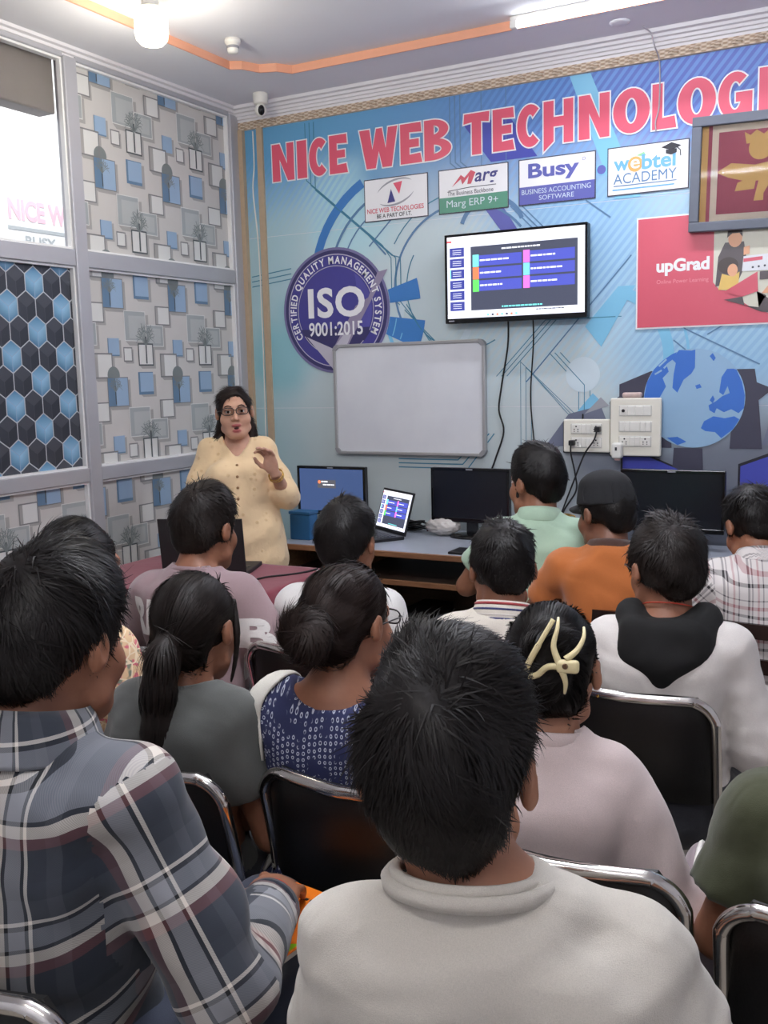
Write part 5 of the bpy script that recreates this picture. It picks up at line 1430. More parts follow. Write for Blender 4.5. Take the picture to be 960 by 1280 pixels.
def fabric(name, c, rough=0.85, weave=700.0, wr=0.35, sheen=0.25, c2=None):
    if name in MATS: return MATS[name]
    m, t, b = bsdf_mat(name); co = t.obj()
    n = t.noise(weave, 2, co); big = t.noise(7, 3, co)
    k = t.ramp(n, [(0.3, (0.90, 0.90, 0.90, 1)), (0.7, (1.05, 1.05, 1.05, 1))])
    t.put(b.inputs['Base Color'], t.mix(1.0, srgb(*c), k, 'MULTIPLY'))
    b.inputs['Roughness'].default_value = rough; b.inputs['Sheen Weight'].default_value = sheen
    wv = t.new('ShaderNodeTexNoise'); wv.inputs['Scale'].default_value = 8; wv.inputs['Detail'].default_value = 1.5; wv.inputs['Distortion'].default_value = 0.8; t.put(wv.inputs['Vector'], co)
    t.put(b.inputs['Normal'], t.bump(t.math('ADD', wv.outputs[0], t.math('MULTIPLY', n, 0.04)), wr, 0.03))
    MATS[name] = m
    return m
def plaid(name, base, bands_u, bands_v, period_u, period_v):
    """tartan weave: coloured stripes along u and v of the cloth, blended like crossing threads"""
    m, t, b = bsdf_mat(name)
    u, v, _ = t.xyz(t.uv())
    def stripes(x, per, bands):
        f = t.math('FRACT', t.math('DIVIDE', x, per))
        stops = []
        for p, c in bands: stops.append((p, srgb(*c)))
        return t.ramp(f, stops, 'CONSTANT')
    cu = stripes(u, period_u, bands_u); cv = stripes(v, period_v, bands_v)
    tw = t.math('SINE', t.math('MULTIPLY', t.math('ADD', u, v), 2 * PI / 0.0022))
    mixf = t.math('MULTIPLY_ADD', tw, 0.10, 0.5)
    col = t.mix(mixf, cu, cv)
    t.put(b.inputs['Base Color'], col)
    b.inputs['Roughness'].default_value = 0.85; b.inputs['Sheen Weight'].default_value = 0.2
    co = t.obj(); wv = t.new('ShaderNodeTexNoise'); wv.inputs['Scale'].default_value = 8; wv.inputs['Detail'].default_value = 1.5; wv.inputs['Distortion'].default_value = 0.8; t.put(wv.inputs['Vector'], co)
    t.put(b.inputs['Normal'], t.bump(wv.outputs[0], 0.35, 0.03))
    return m
def ring_print(name, c, dot):
    """tie-dye rings in vertical rows"""
    m, t, b = bsdf_mat(name)
    u, v, _ = t.xyz(t.uv())
    pu, pv = 0.0118, 0.0108
    cell = t.math('FLOOR', t.math('DIVIDE', u, pu))
    shift = t.math('MULTIPLY', t.math('FRACT', t.math('MULTIPLY', t.math('SINE', t.math('MULTIPLY', cell, 12.9898)), 43.7)), 1.0)
    fu = t.math('SUBTRACT', t.math('FRACT', t.math('DIVIDE', u, pu)), 0.5)
    fv = t.math('SUBTRACT', t.math('FRACT', t.math('ADD', t.math('DIVIDE', v, pv), shift)), 0.5)
    wob = t.math('MULTIPLY_ADD', t.noise(120, 2, t.uv()), 0.24, -0.12)
    d = t.vec('LENGTH', t.comb(t.math('MULTIPLY', fu, 1.15), fv, 0), out=1)
    d = t.math('ADD', d, wob)
    ring = t.math('MULTIPLY', t.step(d, 0.14, 0.18), t.step(d, 0.34, 0.28))
    gap = t.step(t.noise(26, 2, t.uv()), 0.40, 0.47)
    t.put(b.inputs['Base Color'], t.mix(t.math('MULTIPLY', t.math('MULTIPLY', ring, gap), 0.85), srgb(*c), srgb(*dot)))
    b.inputs['Roughness'].default_value = 0.85
    wv = t.noise(9, 4, t.obj()); t.put(b.inputs['Normal'], t.bump(wv, 0.3, 0.03))
    return m
def floral_print(name):
    m, t, b = bsdf_mat(name)
    vo = t.new('ShaderNodeTexVoronoi'); vo.inputs['Scale'].default_value = 34; t.put(vo.inputs['Vector'], t.uv()); vo.feature = 'DISTANCE_TO_EDGE'
    n = t.noise(34, 2, t.uv()); n2 = t.noise(22, 2, t.vec('ADD', t.uv(), (5.2, 1.3, 0)))
    col = t.mix(t.step(n, 0.52, 0.58), srgb(222, 188, 148), srgb(206, 104, 116))
    col = t.mix(t.step(n2, 0.60, 0.64), col, srgb(124, 128, 112))
    col = t.mix(t.step(vo.outputs['Distance'], 0.06, 0.03), col, srgb(236, 216, 186))
    t.put(b.inputs['Base Color'], col); b.inputs['Roughness'].default_value = 0.85
    t.put(b.inputs['Normal'], t.bump(t.noise(9, 4, t.obj()), 0.3, 0.03))
    return m
def embroidered(name, c, c2):
    m, t, b = bsdf_mat(name); co = t.obj()
    vo = t.new('ShaderNodeTexVoronoi'); vo.inputs['Scale'].default_value = 26; t.put(vo.inputs['Vector'], co)
    n = t.noise(60, 4, co)
    h = t.math('MULTIPLY', t.step(vo.outputs['Distance'], 0.30, 0.10), n)
    t.put(b.inputs['Base Color'], t.mix(t.math('MULTIPLY', h, 1.4, clamp=True), srgb(*c), srgb(*c2)))
    b.inputs['Roughness'].default_value = 0.8; b.inputs['Sheen Weight'].default_value = 0.25
    t.put(b.inputs['Normal'], t.bump(t.math('ADD', t.math('MULTIPLY', h, 0.3), t.noise(8, 4, co)), 0.35, 0.03))
    return m

# ---------------------------------------------------------------- hands
def hand_geo(wrist, direction, back, side, curl=0.5, size=1.0, pinch=False):
    """palm and five bent fingers. direction: towards the finger tips, back: out of the back of the hand,
    side: +1 when the thumb points along direction x back"""
    Yd = Vector(direction).normalized(); Zd = Vector(back); Zd = (Zd - Yd * Zd.dot(Yd)).normalized(); Xd = Yd.cross(Zd) * side
    F = Field(Field.axis(-0.075, 0.075, 0.0042), Field.axis(-0.03, 0.20, 0.0042), Field.axis(-0.10, 0.05, 0.0042))
    F.rc((0, -0.02, 0), (0, 0.01, 0), 0.024, 0.024, 0.01)
    F.el((0.002, 0.045, 0.0), (0.038, 0.052, 0.016), 0.015); F.el((0.022, 0.030, -0.008), (0.020, 0.035, 0.018), 0.012)
    for i, (x, L, sp) in enumerate(((0.029, 0.070, 0.06), (0.010, 0.078, 0.01), (-0.010, 0.072, -0.04), (-0.028, 0.056, -0.10))):
        p = Vector((x, 0.085 - abs(i - 1.2) * 0.004, 0.0)); a = 0.12 + curl * 0.25
        c_ = curl
        if pinch and i == 0: c_ = 0.95
        if pinch and i == 1: c_ = 0.75
        r = 0.0088 if i < 3 else 0.0076
        for s, frac in enumerate((0.45, 0.31, 0.24)):
            a += c_ * (0.55 if s else 0.35) * (1.0 if s < 2 else 0.7)
            q = p + Vector((math.sin(sp) * math.cos(a), math.cos(a) * math.cos(sp), -math.sin(a))) * L * frac * 1.12
            F.rc(p, q, r, r * 0.93, 0.004); p = q; r *= 0.93
    p = Vector((0.026, 0.018, -0.008)); dirs = [(0.72, 0.55, -0.30), (0.45, 0.80, -0.42), (0.05, 0.86, -0.5)] if not pinch else [(0.62, 0.6, -0.45), (0.2, 0.85, -0.5), (-0.15, 0.85, -0.45)]
    r = 0.0115
    for d, l in zip(dirs, (0.034, 0.032, 0.026)):
        q = p + Vector(d).normalized() * l; F.rc(p, q, r, r * 0.9, 0.006); p = q; r *= 0.9
    V, Q = F.surface()
    M = np.array([[Xd.x, Yd.x, Zd.x], [Xd.y, Yd.y, Zd.y], [Xd.z, Yd.z, Zd.z]])
    V = V * size @ M.T + np.array(wrist)
    if np.linalg.det(M) < 0: Q = Q[:, ::-1]
    return V, Q

# ---------------------------------------------------------------- person
def rot(yaw, pitch, roll):
    y, p, r = math.radians(yaw), math.radians(pitch), math.radians(roll)
    return np.array(Matrix.Rotation(y, 3, 'Z') @ Matrix.Rotation(p, 3, 'X') @ Matrix.Rotation(r, 3, 'Y'))

class Fig:
    """one person: skeleton in local space (facing +Y, floor at z = 0) and builders for body, clothes and hair"""
    def __init__(self, label, head_top, yaw, head=(0, 0, 0), lean=4.0, sw=0.168, fat=1.0, skin='brown', female=False, arms=None, stand=0.0, head_scale=1.0, fine=0.0065, coarse=0.016, nech=0.0, side=0.0, drop=0.0):
        self.drop = drop
        self.side = side
        self.female = female; self.sw = sw; self.fat = fat; self.skin = SKIN[skin]; self.stand = stand; self.fine = fine; self.coarse = coarse
        a = math.radians(lean); self.lean_c, self.lean_s = math.cos(a), math.sin(a)
        self.hs = head_scale; self.Rh = rot(*head)
        self.pivot = np.array(self.T((side, 0.0, 1.036 + nech)))
        self.hoff = np.array((0, 0.018, 0.078)) * head_scale
        top = self.pivot + self.Rh @ (self.hoff + np.array((0, -0.01, 0.128 * head_scale)))
        s = head_top[2] / top[2]; self.s = s
        c, sn = math.cos(math.radians(yaw)), math.sin(math.radians(yaw))
        rx = head_top[0] - s * (c * top[0] - sn * top[1]); ry = head_top[1] - s * (sn * top[0] + c * top[1])
        self.root = thing('person', label, 'person', (rx, ry, 0), math.radians(yaw)); self.root.scale = (s, s, s)
        self.x, self.y, self.yaw = rx, ry, yaw
        d = dict(L=dict(elbow=(-0.215, 0.02, 0.70), wrist=(-0.12, 0.24, 0.650), hand=(0.25, 1, -0.25), back=(-0.1, 0.2, 1), curl=0.4),
                 R=dict(elbow=(0.215, 0.02, 0.70), wrist=(0.12, 0.24, 0.650), hand=(-0.25, 1, -0.25), back=(0.1, 0.2, 1), curl=0.4))
        for k in d:
            if arms and k in arms: d[k].update(arms[k])
        self.arms = d
    def T(self, p):
        """lean of the upper body about the hips, plus the lift of a standing figure"""
        x, y, z = p; dy, dz = y + 0.02, z - 0.52
        return (x, -0.02 + dy * self.lean_c + dz * self.lean_s, 0.52 + dz * self.lean_c - dy * self.lean_s + self.stand)
    def sh(self, s): return self.T((s * self.sw, -0.022, 0.930 - self.drop))
    def arm_pts(self, s):
        A = self.arms['L' if s < 0 else 'R']
        st = self.stand
        e = A['elbow']; w = A['wrist']
        return self.sh(s), (e[0], e[1], e[2] + st), (w[0], w[1], w[2] + st)
    def H(self, q): return self.pivot + self.Rh @ (np.array(q) * self.hs + self.hoff)
    def torso(self, F, g, k=0.05):
        sw, f, T = self.sw, self.fat, self.T
        F.el(T((0, -0.02, 0.83)), (sw * 0.96 * (0.5 + 0.5 * f) + g, 0.098 * f + g, 0.175 + g), k)
        F.el(T((0, 0.0, 0.70)), ((0.134 if not self.female else 0.124) * f + g, 0.104 * f + g, 0.18 + g), k)
        F.el(T((0, 0.0, 0.55)), ((0.156 if not self.female else 0.164) * f + g, 0.128 * f + g, 0.12 + g), k)
        for s in (-1, 1):
            F.rc(T((s * 0.025, -0.035, 0.978)), T((s * sw * 0.86, -0.022, 0.937 - self.drop)), 0.038 + g, 0.044 + g, 0.03)
            F.rc(self.sh(s), self.sh(s), 0.048 + g, 0.048 + g, 0.03)
            F.el(T((s * 0.070, -0.085, 0.87)), (0.055 + g, 0.030 + g, 0.080 + g), 0.03)
            if self.female: F.el(T((s * 0.068, 0.085, 0.82)), (0.065 + g, 0.055 + g, 0.06 + g), 0.04)
    def head_fn(self, P, mouth=0.0):
        Q = ((P - self.pivot) @ self.Rh - self.hoff) / self.hs
        def el(c, r, Rm=None):
            q = Q - np.array(c); r = np.array(r)
            if Rm is not None: q = q @ Rm
            k0 = vlen(q / r); k1 = vlen(q / (r * r)); return k0 * (k0 - 1) / np.maximum(k1, 1e-9)
        def rc(a, b, ra, rb):
            a = np.array(a); ba = np.array(b) - a; t = np.clip(((Q - a) @ ba) / (ba @ ba), 0, 1)
            return vlen(Q - a - t[..., None] * ba) - (ra + (rb - ra) * t)
        d = el((0, -0.012, 0.033), (0.074, 0.092, 0.082))
        d = smin(d, el((0, 0.028, -0.035), (0.060, 0.064, 0.080)), 0.03)
        d = smin(d, el((0, 0.060, -0.098), (0.028, 0.024, 0.020)), 0.03)
        fem = 1.0 if self.female else 0.0
        for s in (-1, 1):
            d = smin(d, el((s * 0.040, 0.058, -0.036), (0.026 + 0.004 * fem, 0.026, 0.030)), 0.02)
            d = smin(d, rc((s * 0.052, 0.02, -0.075), (s * 0.02, 0.06, -0.10), 0.016, 0.016), 0.03)
        d = smin(d, el((0, 0.078, 0.020), (0.050, 0.015, 0.012)), 0.02)
        for s in (-1, 1):
            d = smax(d, -el((s * 0.031, 0.099, 0.001), (0.019, 0.013, 0.012)), 0.01)
            d = smin(d, el((s * 0.031, 0.0825, 0.0085), (0.0160, 0.0115, 0.0065)), 0.003); d = smin(d, el((s * 0.031, 0.0815, -0.0085), (0.0150, 0.0105, 0.0045)), 0.003)
        d = smin(d, rc((0, 0.088, 0.008), (0, 0.109, -0.033), 0.007, 0.0105), 0.010)
        for s in (-1, 1): d = smin(d, el((s * 0.012, 0.096, -0.037), (0.008, 0.009, 0.007)), 0.006)
        op = mouth
        d = smin(d, el((0, 0.0875, -0.0645), (0.023, 0.009, 0.0055)), 0.005)
        d = smin(d, el((0, 0.0855, -0.0780 - op), (0.020, 0.009, 0.0062)), 0.005)
        if op > 0: d = smax(d, -el((0, 0.100, -0.0715 - op / 2), (0.015, 0.018, 0.003 + op * 0.6)), 0.002)
        else: d = smax(d, -el((0, 0.104, -0.0715), (0.024, 0.010, 0.0016)), 0.003)
        Re = np.array(Matrix.Rotation(math.radians(-12), 3, 'X'))
        for s in (-1, 1):
            e = el((s * 0.0815, -0.008, -0.002), (0.011, 0.019, 0.029), Re)
            e = smax(e, -el((s * 0.092, -0.003, 0.003), (0.007, 0.011, 0.017)), 0.004)
            d = smin(d, e, 0.006)
        return d * self.hs
    def body(self, mouth=0.0, lips=False):
        h, f = self.coarse, self.fine; p = self.H((0, 0, 0))
        R = 0.125 * self.hs
        ext = [q for s in (-1, 1) for q in self.arm_pts(s)]
        x0 = min(q[0] for q in ext) - 0.07; x1 = max(q[0] for q in ext) + 0.07
        y1 = max(0.60 if not self.stand else 0.2, max(q[1] for q in ext) + 0.06); y0 = min(-0.17, min(q[1] for q in ext) - 0.07)
        F = Field(Field.axis(x0, x1, h, (p[0] - R, p[0] + R), f), Field.axis(min(y0, p[1] - 0.14), max(y1, p[1] + .15), h, (p[1] - 0.14, p[1] + 0.15), f), Field.axis(-0.01, p[2] + 0.15, h, (p[2] - 0.14, p[2] + 0.145), f))
        self.torso(F, 0.0, 0.04)
        T = self.T
        F.rc(T((0, -0.035, 0.965)), tuple(self.pivot + self.Rh @ np.array((0, -0.004, 0.025))), 0.060, 0.052, 0.03)
        for s in (-1, 1):
            a, e, w = self.arm_pts(s)
            F.rc(a, e, 0.045, 0.037, 0.025); F.rc(e, w, 0.036, 0.0255, 0.015)
            if self.stand:
                F.rc((s * 0.085, 0, 0.52 + self.stand), (s * 0.08, 0.01, 0.45), 0.085, 0.058, 0.04); F.rc((s * 0.08, 0.01, 0.45), (s * 0.08, -0.01, 0.08), 0.055, 0.036, 0.02); F.rc((s * 0.08, -0.02, 0.035), (s * 0.095, 0.15, 0.028), 0.034, 0.028, 0.02)
            else:
                F.rc((s * 0.09, 0.02, 0.535), (s * 0.12, 0.42, 0.525), 0.082, 0.060, 0.04); F.rc((s * 0.12, 0.42, 0.525), (s * 0.125, 0.40, 0.10), 0.058, 0.036, 0.02); F.rc((s * 0.125, 0.39, 0.036), (s * 0.135, 0.54, 0.03), 0.034, 0.028, 0.02)
        lo = p - 0.145 * self.hs; hi = p + 0.15 * self.hs
        F.blend(lambda P: self.head_fn(P, mouth), lo, hi, 0.02)
        V, Q = F.surface()
        self.lipw = None
        VV, QQ = [V], [Q]; n = len(V)
        for s in (-1, 1):
            A = self.arms['L' if s < 0 else 'R']; w = self.arm_pts(s)[2]
            v, q = hand_geo(w, A['hand'], A['back'], A.get('thumb', -s), A['curl'], A.get('size', 1.0) * (0.92 if self.female else 1.0), A.get('pinch', False))
            VV.append(v); QQ.append(q + n); n += len(v)
        V = np.concatenate(VV); Q = np.concatenate(QQ)
        me = mesh_from('body', V, Q)
        L = ((V - self.pivot) @ self.Rh - self.hoff) / self.hs
        dl = np.minimum(vlen((L - np.array((0, 0.094, -0.0645))) / np.array((0.024, 0.014, 0.0075))), vlen((L - np.array((0, 0.092, -0.0785 - mouth))) / np.array((0.021, 0.014, 0.0085))))
        at = me.attributes.new('lip', 'FLOAT', 'POINT'); at.data.foreach_set('value', np.clip((1.15 - dl) / 0.25, 0, 1).astype(np.float32))
        o = link_mesh('body', me, self.skin, self.root)
        for s in (-1, 1):
            e = self.H((s * 0.031, 0.0795, 0.000)); M = Matrix(self.Rh.tolist()).to_4x4()
            eb = MB().lathe([(0.0115 * math.sin(math.radians(a)) + 0.0002, -0.0115 * math.cos(math.radians(a))) for a in range(0, 181, 20)], n=14, axis='y', cap=False); eb.cur = 1
            eb.lathe([(0.0066, 0.0096), (0.0045, 0.0112), (0.0002, 0.0119)], n=12, axis='y', cap=False)
            eo = eb.build('eye', [m_cornea, m_iris], self.root, True)
            # lathe 'y' puts the axis along -Y: turn it to face forwards
            eo.matrix_local = Matrix.Translation(Vector(e)) @ M @ Matrix.Rotation(PI, 4, 'Z')
        return o
    # ------------------------------------------------------------ clothes
    def waves(self, amp, n=10, seed=0, zs=30.0):
        r = np.random.default_rng(seed + 100)
        return [(tuple(r.normal(0, 1, 3) * np.array((16, 16, zs)) * (1.0 if i % 3 else 1.9)), r.uniform(0, 6.28), amp * r.uniform(0.3, 1.0) / math.sqrt(n) * (1.9 if i % 3 else 1.0)) for i in range(n)]
    def shirt(self, m, sleeve='long', g=0.012, hem=0.44, neck=(0.064, 0.070, 0.052), neck_c=(0, -0.008, 1.028), res=0.0115, name='shirt', vneck=0.0, fold=0.0035, seed=0, sleeve_r=0.0, uv_off=(0, 0), loose=0.0, parent=None, flare=0.0, wide=False):
        sw = self.sw; pts = [self.arm_pts(s) for s in (-1, 1)]
        ex = [p for q in pts for p in q]
        F = Field(Field.axis(min(p[0] for p in ex) - 0.10, max(p[0] for p in ex) + 0.10, res), Field.axis(min(-0.20, min(p[1] for p in ex) - .1), max(0.20, max(p[1] for p in ex) + 0.08), res), Field.axis(min(hem, 0.44 + self.stand) - 0.02, 1.12 + self.stand, res))
        self.torso(F, g + loose, 0.042)
        if self.stand:      # skirt of a long tunic
            F.rc((0, 0, 0.62 + self.stand), (0, 0.0, hem), 0.150 * self.fat + g, 0.165 * self.fat + g + flare, 0.08)
            F.el((0, 0, 0.42 + self.stand), (0.185 * self.fat + g, 0.15 * self.fat + g, 0.25), 0.06)
        segs = []
        for s, (a, e, w) in zip((-1, 1), pts):
            a_, e_, w_ = (np.array(q) for q in (a, e, w))
            if sleeve == 'long':
                F.rc(a, e, 0.047 + g + sleeve_r, 0.043 + g + sleeve_r, 0.025); F.rc(e, tuple(e_ + (w_ - e_) * 0.97), 0.042 + g + sleeve_r, 0.031 + g * 0.6 + sleeve_r, 0.02)
            elif sleeve == 'three':
                F.rc(a, e, 0.047 + g + sleeve_r, 0.050 + g + sleeve_r, 0.025); F.rc(e, tuple(e_ + (w_ - e_) * 0.12), 0.050 + g + sleeve_r, 0.056 + g + sleeve_r, 0.02)
            elif sleeve == 'short':
                q = a_ + (e_ - a_) * 0.62; F.rc(a, tuple(q), 0.047 + g + sleeve_r, 0.051 + g + sleeve_r, 0.025)
        if not wide: F.rc(self.T((0, -0.035, 0.962)), self.T((self.side * 0.5, -0.024, 0.982)), 0.064 + g, 0.057 + g, 0.03)
        if fold: F.disp(self.waves(fold, 12, seed))
        if wide: F.el(self.T(neck_c), neck, 0.006, 'c')
        else: F.rc(self.T((self.side * 0.55, -0.020, 1.018)), self.T((self.side * 1.1, 0.004, 1.10)), neck[0] - 0.003, neck[0] + 0.006, 0.005, 'c')
        if vneck:
            for i in range(9):
                tt = i / 8; q = self.T((0, 0.035 + 0.045 * tt, 1.01 - vneck * tt)); F.rc(q, self.T((0, 0.20, 1.03 - vneck * tt)), 0.058 * (1 - tt) + 0.006, 0.058 * (1 - tt) + 0.006, 0.004, 'c')
        if sleeve == 'short':      # square off the sleeve ends
            for a, e, w in pts:
                a_, e_ = np.array(a), np.array(e); ax = (e_ - a_) / np.linalg.norm(e_ - a_); q = a_ + (e_ - a_) * 0.62
                s_, P = F.block(q - 0.12, q + 0.12)
                d = (P - q) @ ax; near = vlen(P - q - d[..., None] * ax) < 0.10
                F.F[s_] = np.where(near, np.maximum(F.F[s_], d), F.F[s_])
        F.cut_below(hem)
        V, Q = F.surface()
        me = mesh_from(name, V, Q)
        # cloth coordinates: round the trunk and along each sleeve
        cen = V[Q].mean(1)
        part = np.zeros(len(Q), int); best = np.full(len(Q), 1e9)
        for i, (a, e, w) in enumerate(pts):
            for (p, q) in ((a, e), (e, w)):
                p = np.array(p); q = np.array(q); ba = q - p; t = np.clip(((cen - p) @ ba) / (ba @ ba), 0.22 if p is not e else 0, 1)
                dd = vlen(cen - p - t[:, None] * ba)
                tr = np.abs(cen[:, 0]) > sw * 0.98 if sleeve else np.zeros(len(cen), bool)
                ok = (dd < best) & (dd < 0.105) & tr & (np.abs(cen[:, 0]) > sw * 0.98)
                best = np.where(ok, dd, best); part[ok] = i + 1
        uv = np.zeros((len(Q), 4, 2)); P4 = V[Q]
        uv[..., 0] = P4[..., 0]; uv[..., 1] = P4[..., 2] - P4[..., 1] * 0.35 * np.sign(-P4[..., 1] + 1e-9)
        uv[..., 0] = P4[..., 0] * 1.1; uv[..., 1] = P4[..., 2] - 0.5 * P4[..., 1]
        for i, (a, e, w) in enumerate(pts):
            sel = part == i + 1
            if not sel.any(): continue
            a_, e_, w_ = np.array(a), np.array(e), np.array(w); q = P4[sel]
            d1 = (e_ - a_) / np.linalg.norm(e_ - a_); d2 = (w_ - e_) / np.linalg.norm(w_ - e_); L1 = np.linalg.norm(e_ - a_)
            t1 = (q - a_) @ d1; t2 = (q - e_) @ d2
            use2 = (t2.mean(1) > 0) & (t1.mean(1) > L1 * 0.8)
            along = np.where(use2[:, None], L1 + t2, t1)
            ref = np.cross(d1, (0, 1, 0)); ref /= np.linalg.norm(ref); o2 = np.cross(d1, ref)
            rel = q - a_ - t1[..., None] * d1; an = np.arctan2(rel @ ref, rel @ o2)
            dd = np.where(use2[:, None], L1, t1)
            an0 = an[:, :1]; an = an0 + (an - an0 + PI) % (2 * PI) - PI
            uv[sel, :, 0] = an * 0.062 + 0.031; uv[sel, :, 1] = -along + 0.02
        uv += np.array(uv_off)
        ul = me.uv_layers.new(name='UVMap'); ul.data.foreach_set('uv', uv.astype(np.float32).ravel())
        o = link_mesh(name, me, m, parent or self.root)
        self.shirt_obj = o
        return o
    def collar(self, m, kind='rib', c=(0, -0.022, 1.010), rx=0.067, ry=0.067, name='collar', tilt=0.012, hgt=0.03, front=0.0):
        """ring of fabric round the neck"""
        mb = MB(); n = 40
        if kind == 'rib': prof = [(1.10, -0.010), (1.12, 0.0), (1.06, 0.006), (0.97, 0.004), (0.95, -0.006)]
        elif kind == 'stand': prof = [(1.06, -0.018), (1.06, 0.012), (1.02, hgt), (0.97, hgt), (0.96, -0.01)]
        elif kind == 'fold': prof = [(1.00, -0.015), (0.98, hgt), (1.02, hgt + 0.006), (1.12, hgt * 0.8), (1.34, -0.022), (1.36, -0.028), (1.31, -0.026)]
        elif kind == 'polo': prof = [(1.00, -0.012), (0.97, hgt), (1.02, hgt + 0.004), (1.12, hgt * 0.6), (1.26, -0.016), (1.23, -0.02)]
        vs = []; fs = []
        for (s_, z) in prof:
            for k in range(n):
                a = 2 * PI * k / n; y = ry * s_ * math.sin(a)
                vs.append(self.T((c[0] + rx * s_ * math.cos(a), c[1] + y, c[2] + z - (tilt * (1 + math.sin(a)) * 0.9) - front * max(0, math.sin(a)) ** 2)))
        m_ = len(prof)
        for i in range(m_):
            j = (i + 1) % m_
            for k in range(n): fs.append((i * n + k, i * n + (k + 1) % n, j * n + (k + 1) % n, j * n + k))
        return mb.add(vs, fs).build(name, m, self.root, True)
    def trousers(self, m, shoes=None, res=0.017):
        st = self.stand
        F = Field(Field.axis(-0.26, 0.26, res), Field.axis(-0.19, 0.58 if not st else 0.2, res), Field.axis(0.05, 0.70 + st, res)); g = 0.012
        F.el(self.T((0, 0.0, 0.55)), (0.170 * self.fat + g, 0.137 * self.fat + g, 0.125), 0.04)
        for s in (-1, 1):
            if st: F.rc((s * 0.085, 0, 0.52 + st), (s * 0.08, 0.01, 0.45), 0.088 + g, 0.07 + g, 0.04); F.rc((s * 0.08, 0.01, 0.45), (s * 0.08, 0.0, 0.11), 0.07 + g, 0.05 + g, 0.02)
            else: F.rc((s * 0.09, 0.02, 0.535), (s * 0.12, 0.42, 0.525), 0.084 + g, 0.064 + g, 0.04); F.rc((s * 0.12, 0.42, 0.525), (s * 0.125, 0.40, 0.10), 0.064 + g, 0.050 + g, 0.02)
        F.disp(self.waves(0.003, 8, 5)); F.cut_below(0.075)
        V, Q = F.surface(); o = link_mesh('trousers', mesh_from('trousers', V, Q), m, self.root)
        for s in (-1, 1):
            S = Field(Field.axis(-0.07, 0.07, 0.011), Field.axis(-0.12, 0.22, 0.011), Field.axis(0.0, 0.13, 0.011))
            S.rc((0, -0.045, 0.045), (0.01, 0.115, 0.036), 0.044, 0.038, 0.02); S.rc((0, -0.04, 0.05), (0, -0.035, 0.09), 0.046, 0.044, 0.02); S.cut_below(0.006)
            V, Q = S.surface(); q = link_mesh('shoe', mesh_from('shoe', V, Q), shoes or m_blackp, self.root)
            q.location = (s * 0.08, 0.02, 0) if st else (s * 0.127, 0.43, 0)
    # ------------------------------------------------------------ hair
    def hair(self, style, m, n=4500, length=0.035, seed=1, res=0.0055, width=0.0016, lift=0.10, name='hair', nape=0.058):
        hs = self.hs; Rm = self.Rh; base = self.pivot + Rm @ self.hoff
        ax = Field.axis
        zlo = {'pony': -0.36, 'loose': -0.24}.get(style, -0.14)
        ylo = {'bun': -0.20, 'clip': -0.17, 'pony': -0.20}.get(style, -0.135)
        F = Field(ax(-0.115, 0.115, res), ax(ylo, 0.13, res), ax(zlo, 0.165, res))
        tie = None
        if style in ('short', 'tidy', 'tall'):
            v = {'short': (0.082, 0.101, 0.091), 'tidy': (0.080, 0.099, 0.088), 'tall': (0.083, 0.102, 0.093)}[style]
            F.el((0, -0.013, 0.036), v, 0.02)
            F.el((0, 0.012, 0.078), (0.066, 0.080, 0.050 if style != 'tall' else 0.062), 0.03)
            F.el((0, -0.072, 0.0), (0.060, 0.034, 0.070), 0.025)
            F.el((0, 0.098, -0.050), (0.085, 0.085, 0.112), 0.012, 'c')
            for s in (-1, 1): F.el((s * 0.096, 0.000, -0.014), (0.032, 0.030, 0.042), 0.008, 'c')
            F.blend(lambda P: (P[..., 2] + nape + 0.25 * (P[..., 1] + 0.09)), (-.2, -.2, -.2), (.2, .2, .0), 0.006, 'c')
        else:
            F.el((0, -0.012, 0.036), (0.0805, 0.099, 0.087), 0.02)
            F.el((0, -0.06, -0.01), (0.066, 0.045, 0.075), 0.03)
            if style == 'bun':
                tie = (0, -0.118, 0.0); F.el((0, -0.130, -0.004), (0.056, 0.046, 0.052), 0.012); F.el((0, -0.10, 0.0), (0.03, 0.03, 0.03), 0.01)
            elif style == 'clip':
                tie = (0, -0.105, 0.03); F.el((0, -0.098, 0.020), (0.050, 0.040, 0.066), 0.015); F.el((0.006, -0.098, 0.066), (0.040, 0.034, 0.032), 0.012)
            elif style == 'pony':
                tie = (0, -0.105, -0.005)
                P = [(0, -0.105, -0.005), (-0.004, -0.135, -0.035), (-0.010, -0.135, -0.10), (-0.016, -0.128, -0.18), (-0.020, -0.125, -0.26), (-0.024, -0.128, -0.325)]
                R_ = [0.026, 0.032, 0.037, 0.036, 0.028, 0.010]
                for i in range(5): F.rc(P[i], P[i + 1], R_[i], R_[i + 1], 0.012)
            elif style == 'loose':
                for s in (-1, 1):
                    F.rc((s * 0.056, -0.035, -0.03), (s * 0.070, -0.048, -0.12), 0.026, 0.026, 0.02); F.rc((s * 0.072, -0.045, -0.12), (s * 0.092, -0.052, -0.17), 0.030, 0.022, 0.02)
                F.rc((0, -0.07, -0.02), (0, -0.075, -0.19), 0.06, 0.045, 0.03)
            F.el((0, 0.104, -0.034 if style == 'loose' else -0.040), (0.083, 0.088, 0.116 if style == 'loose' else 0.106), 0.010, 'c')
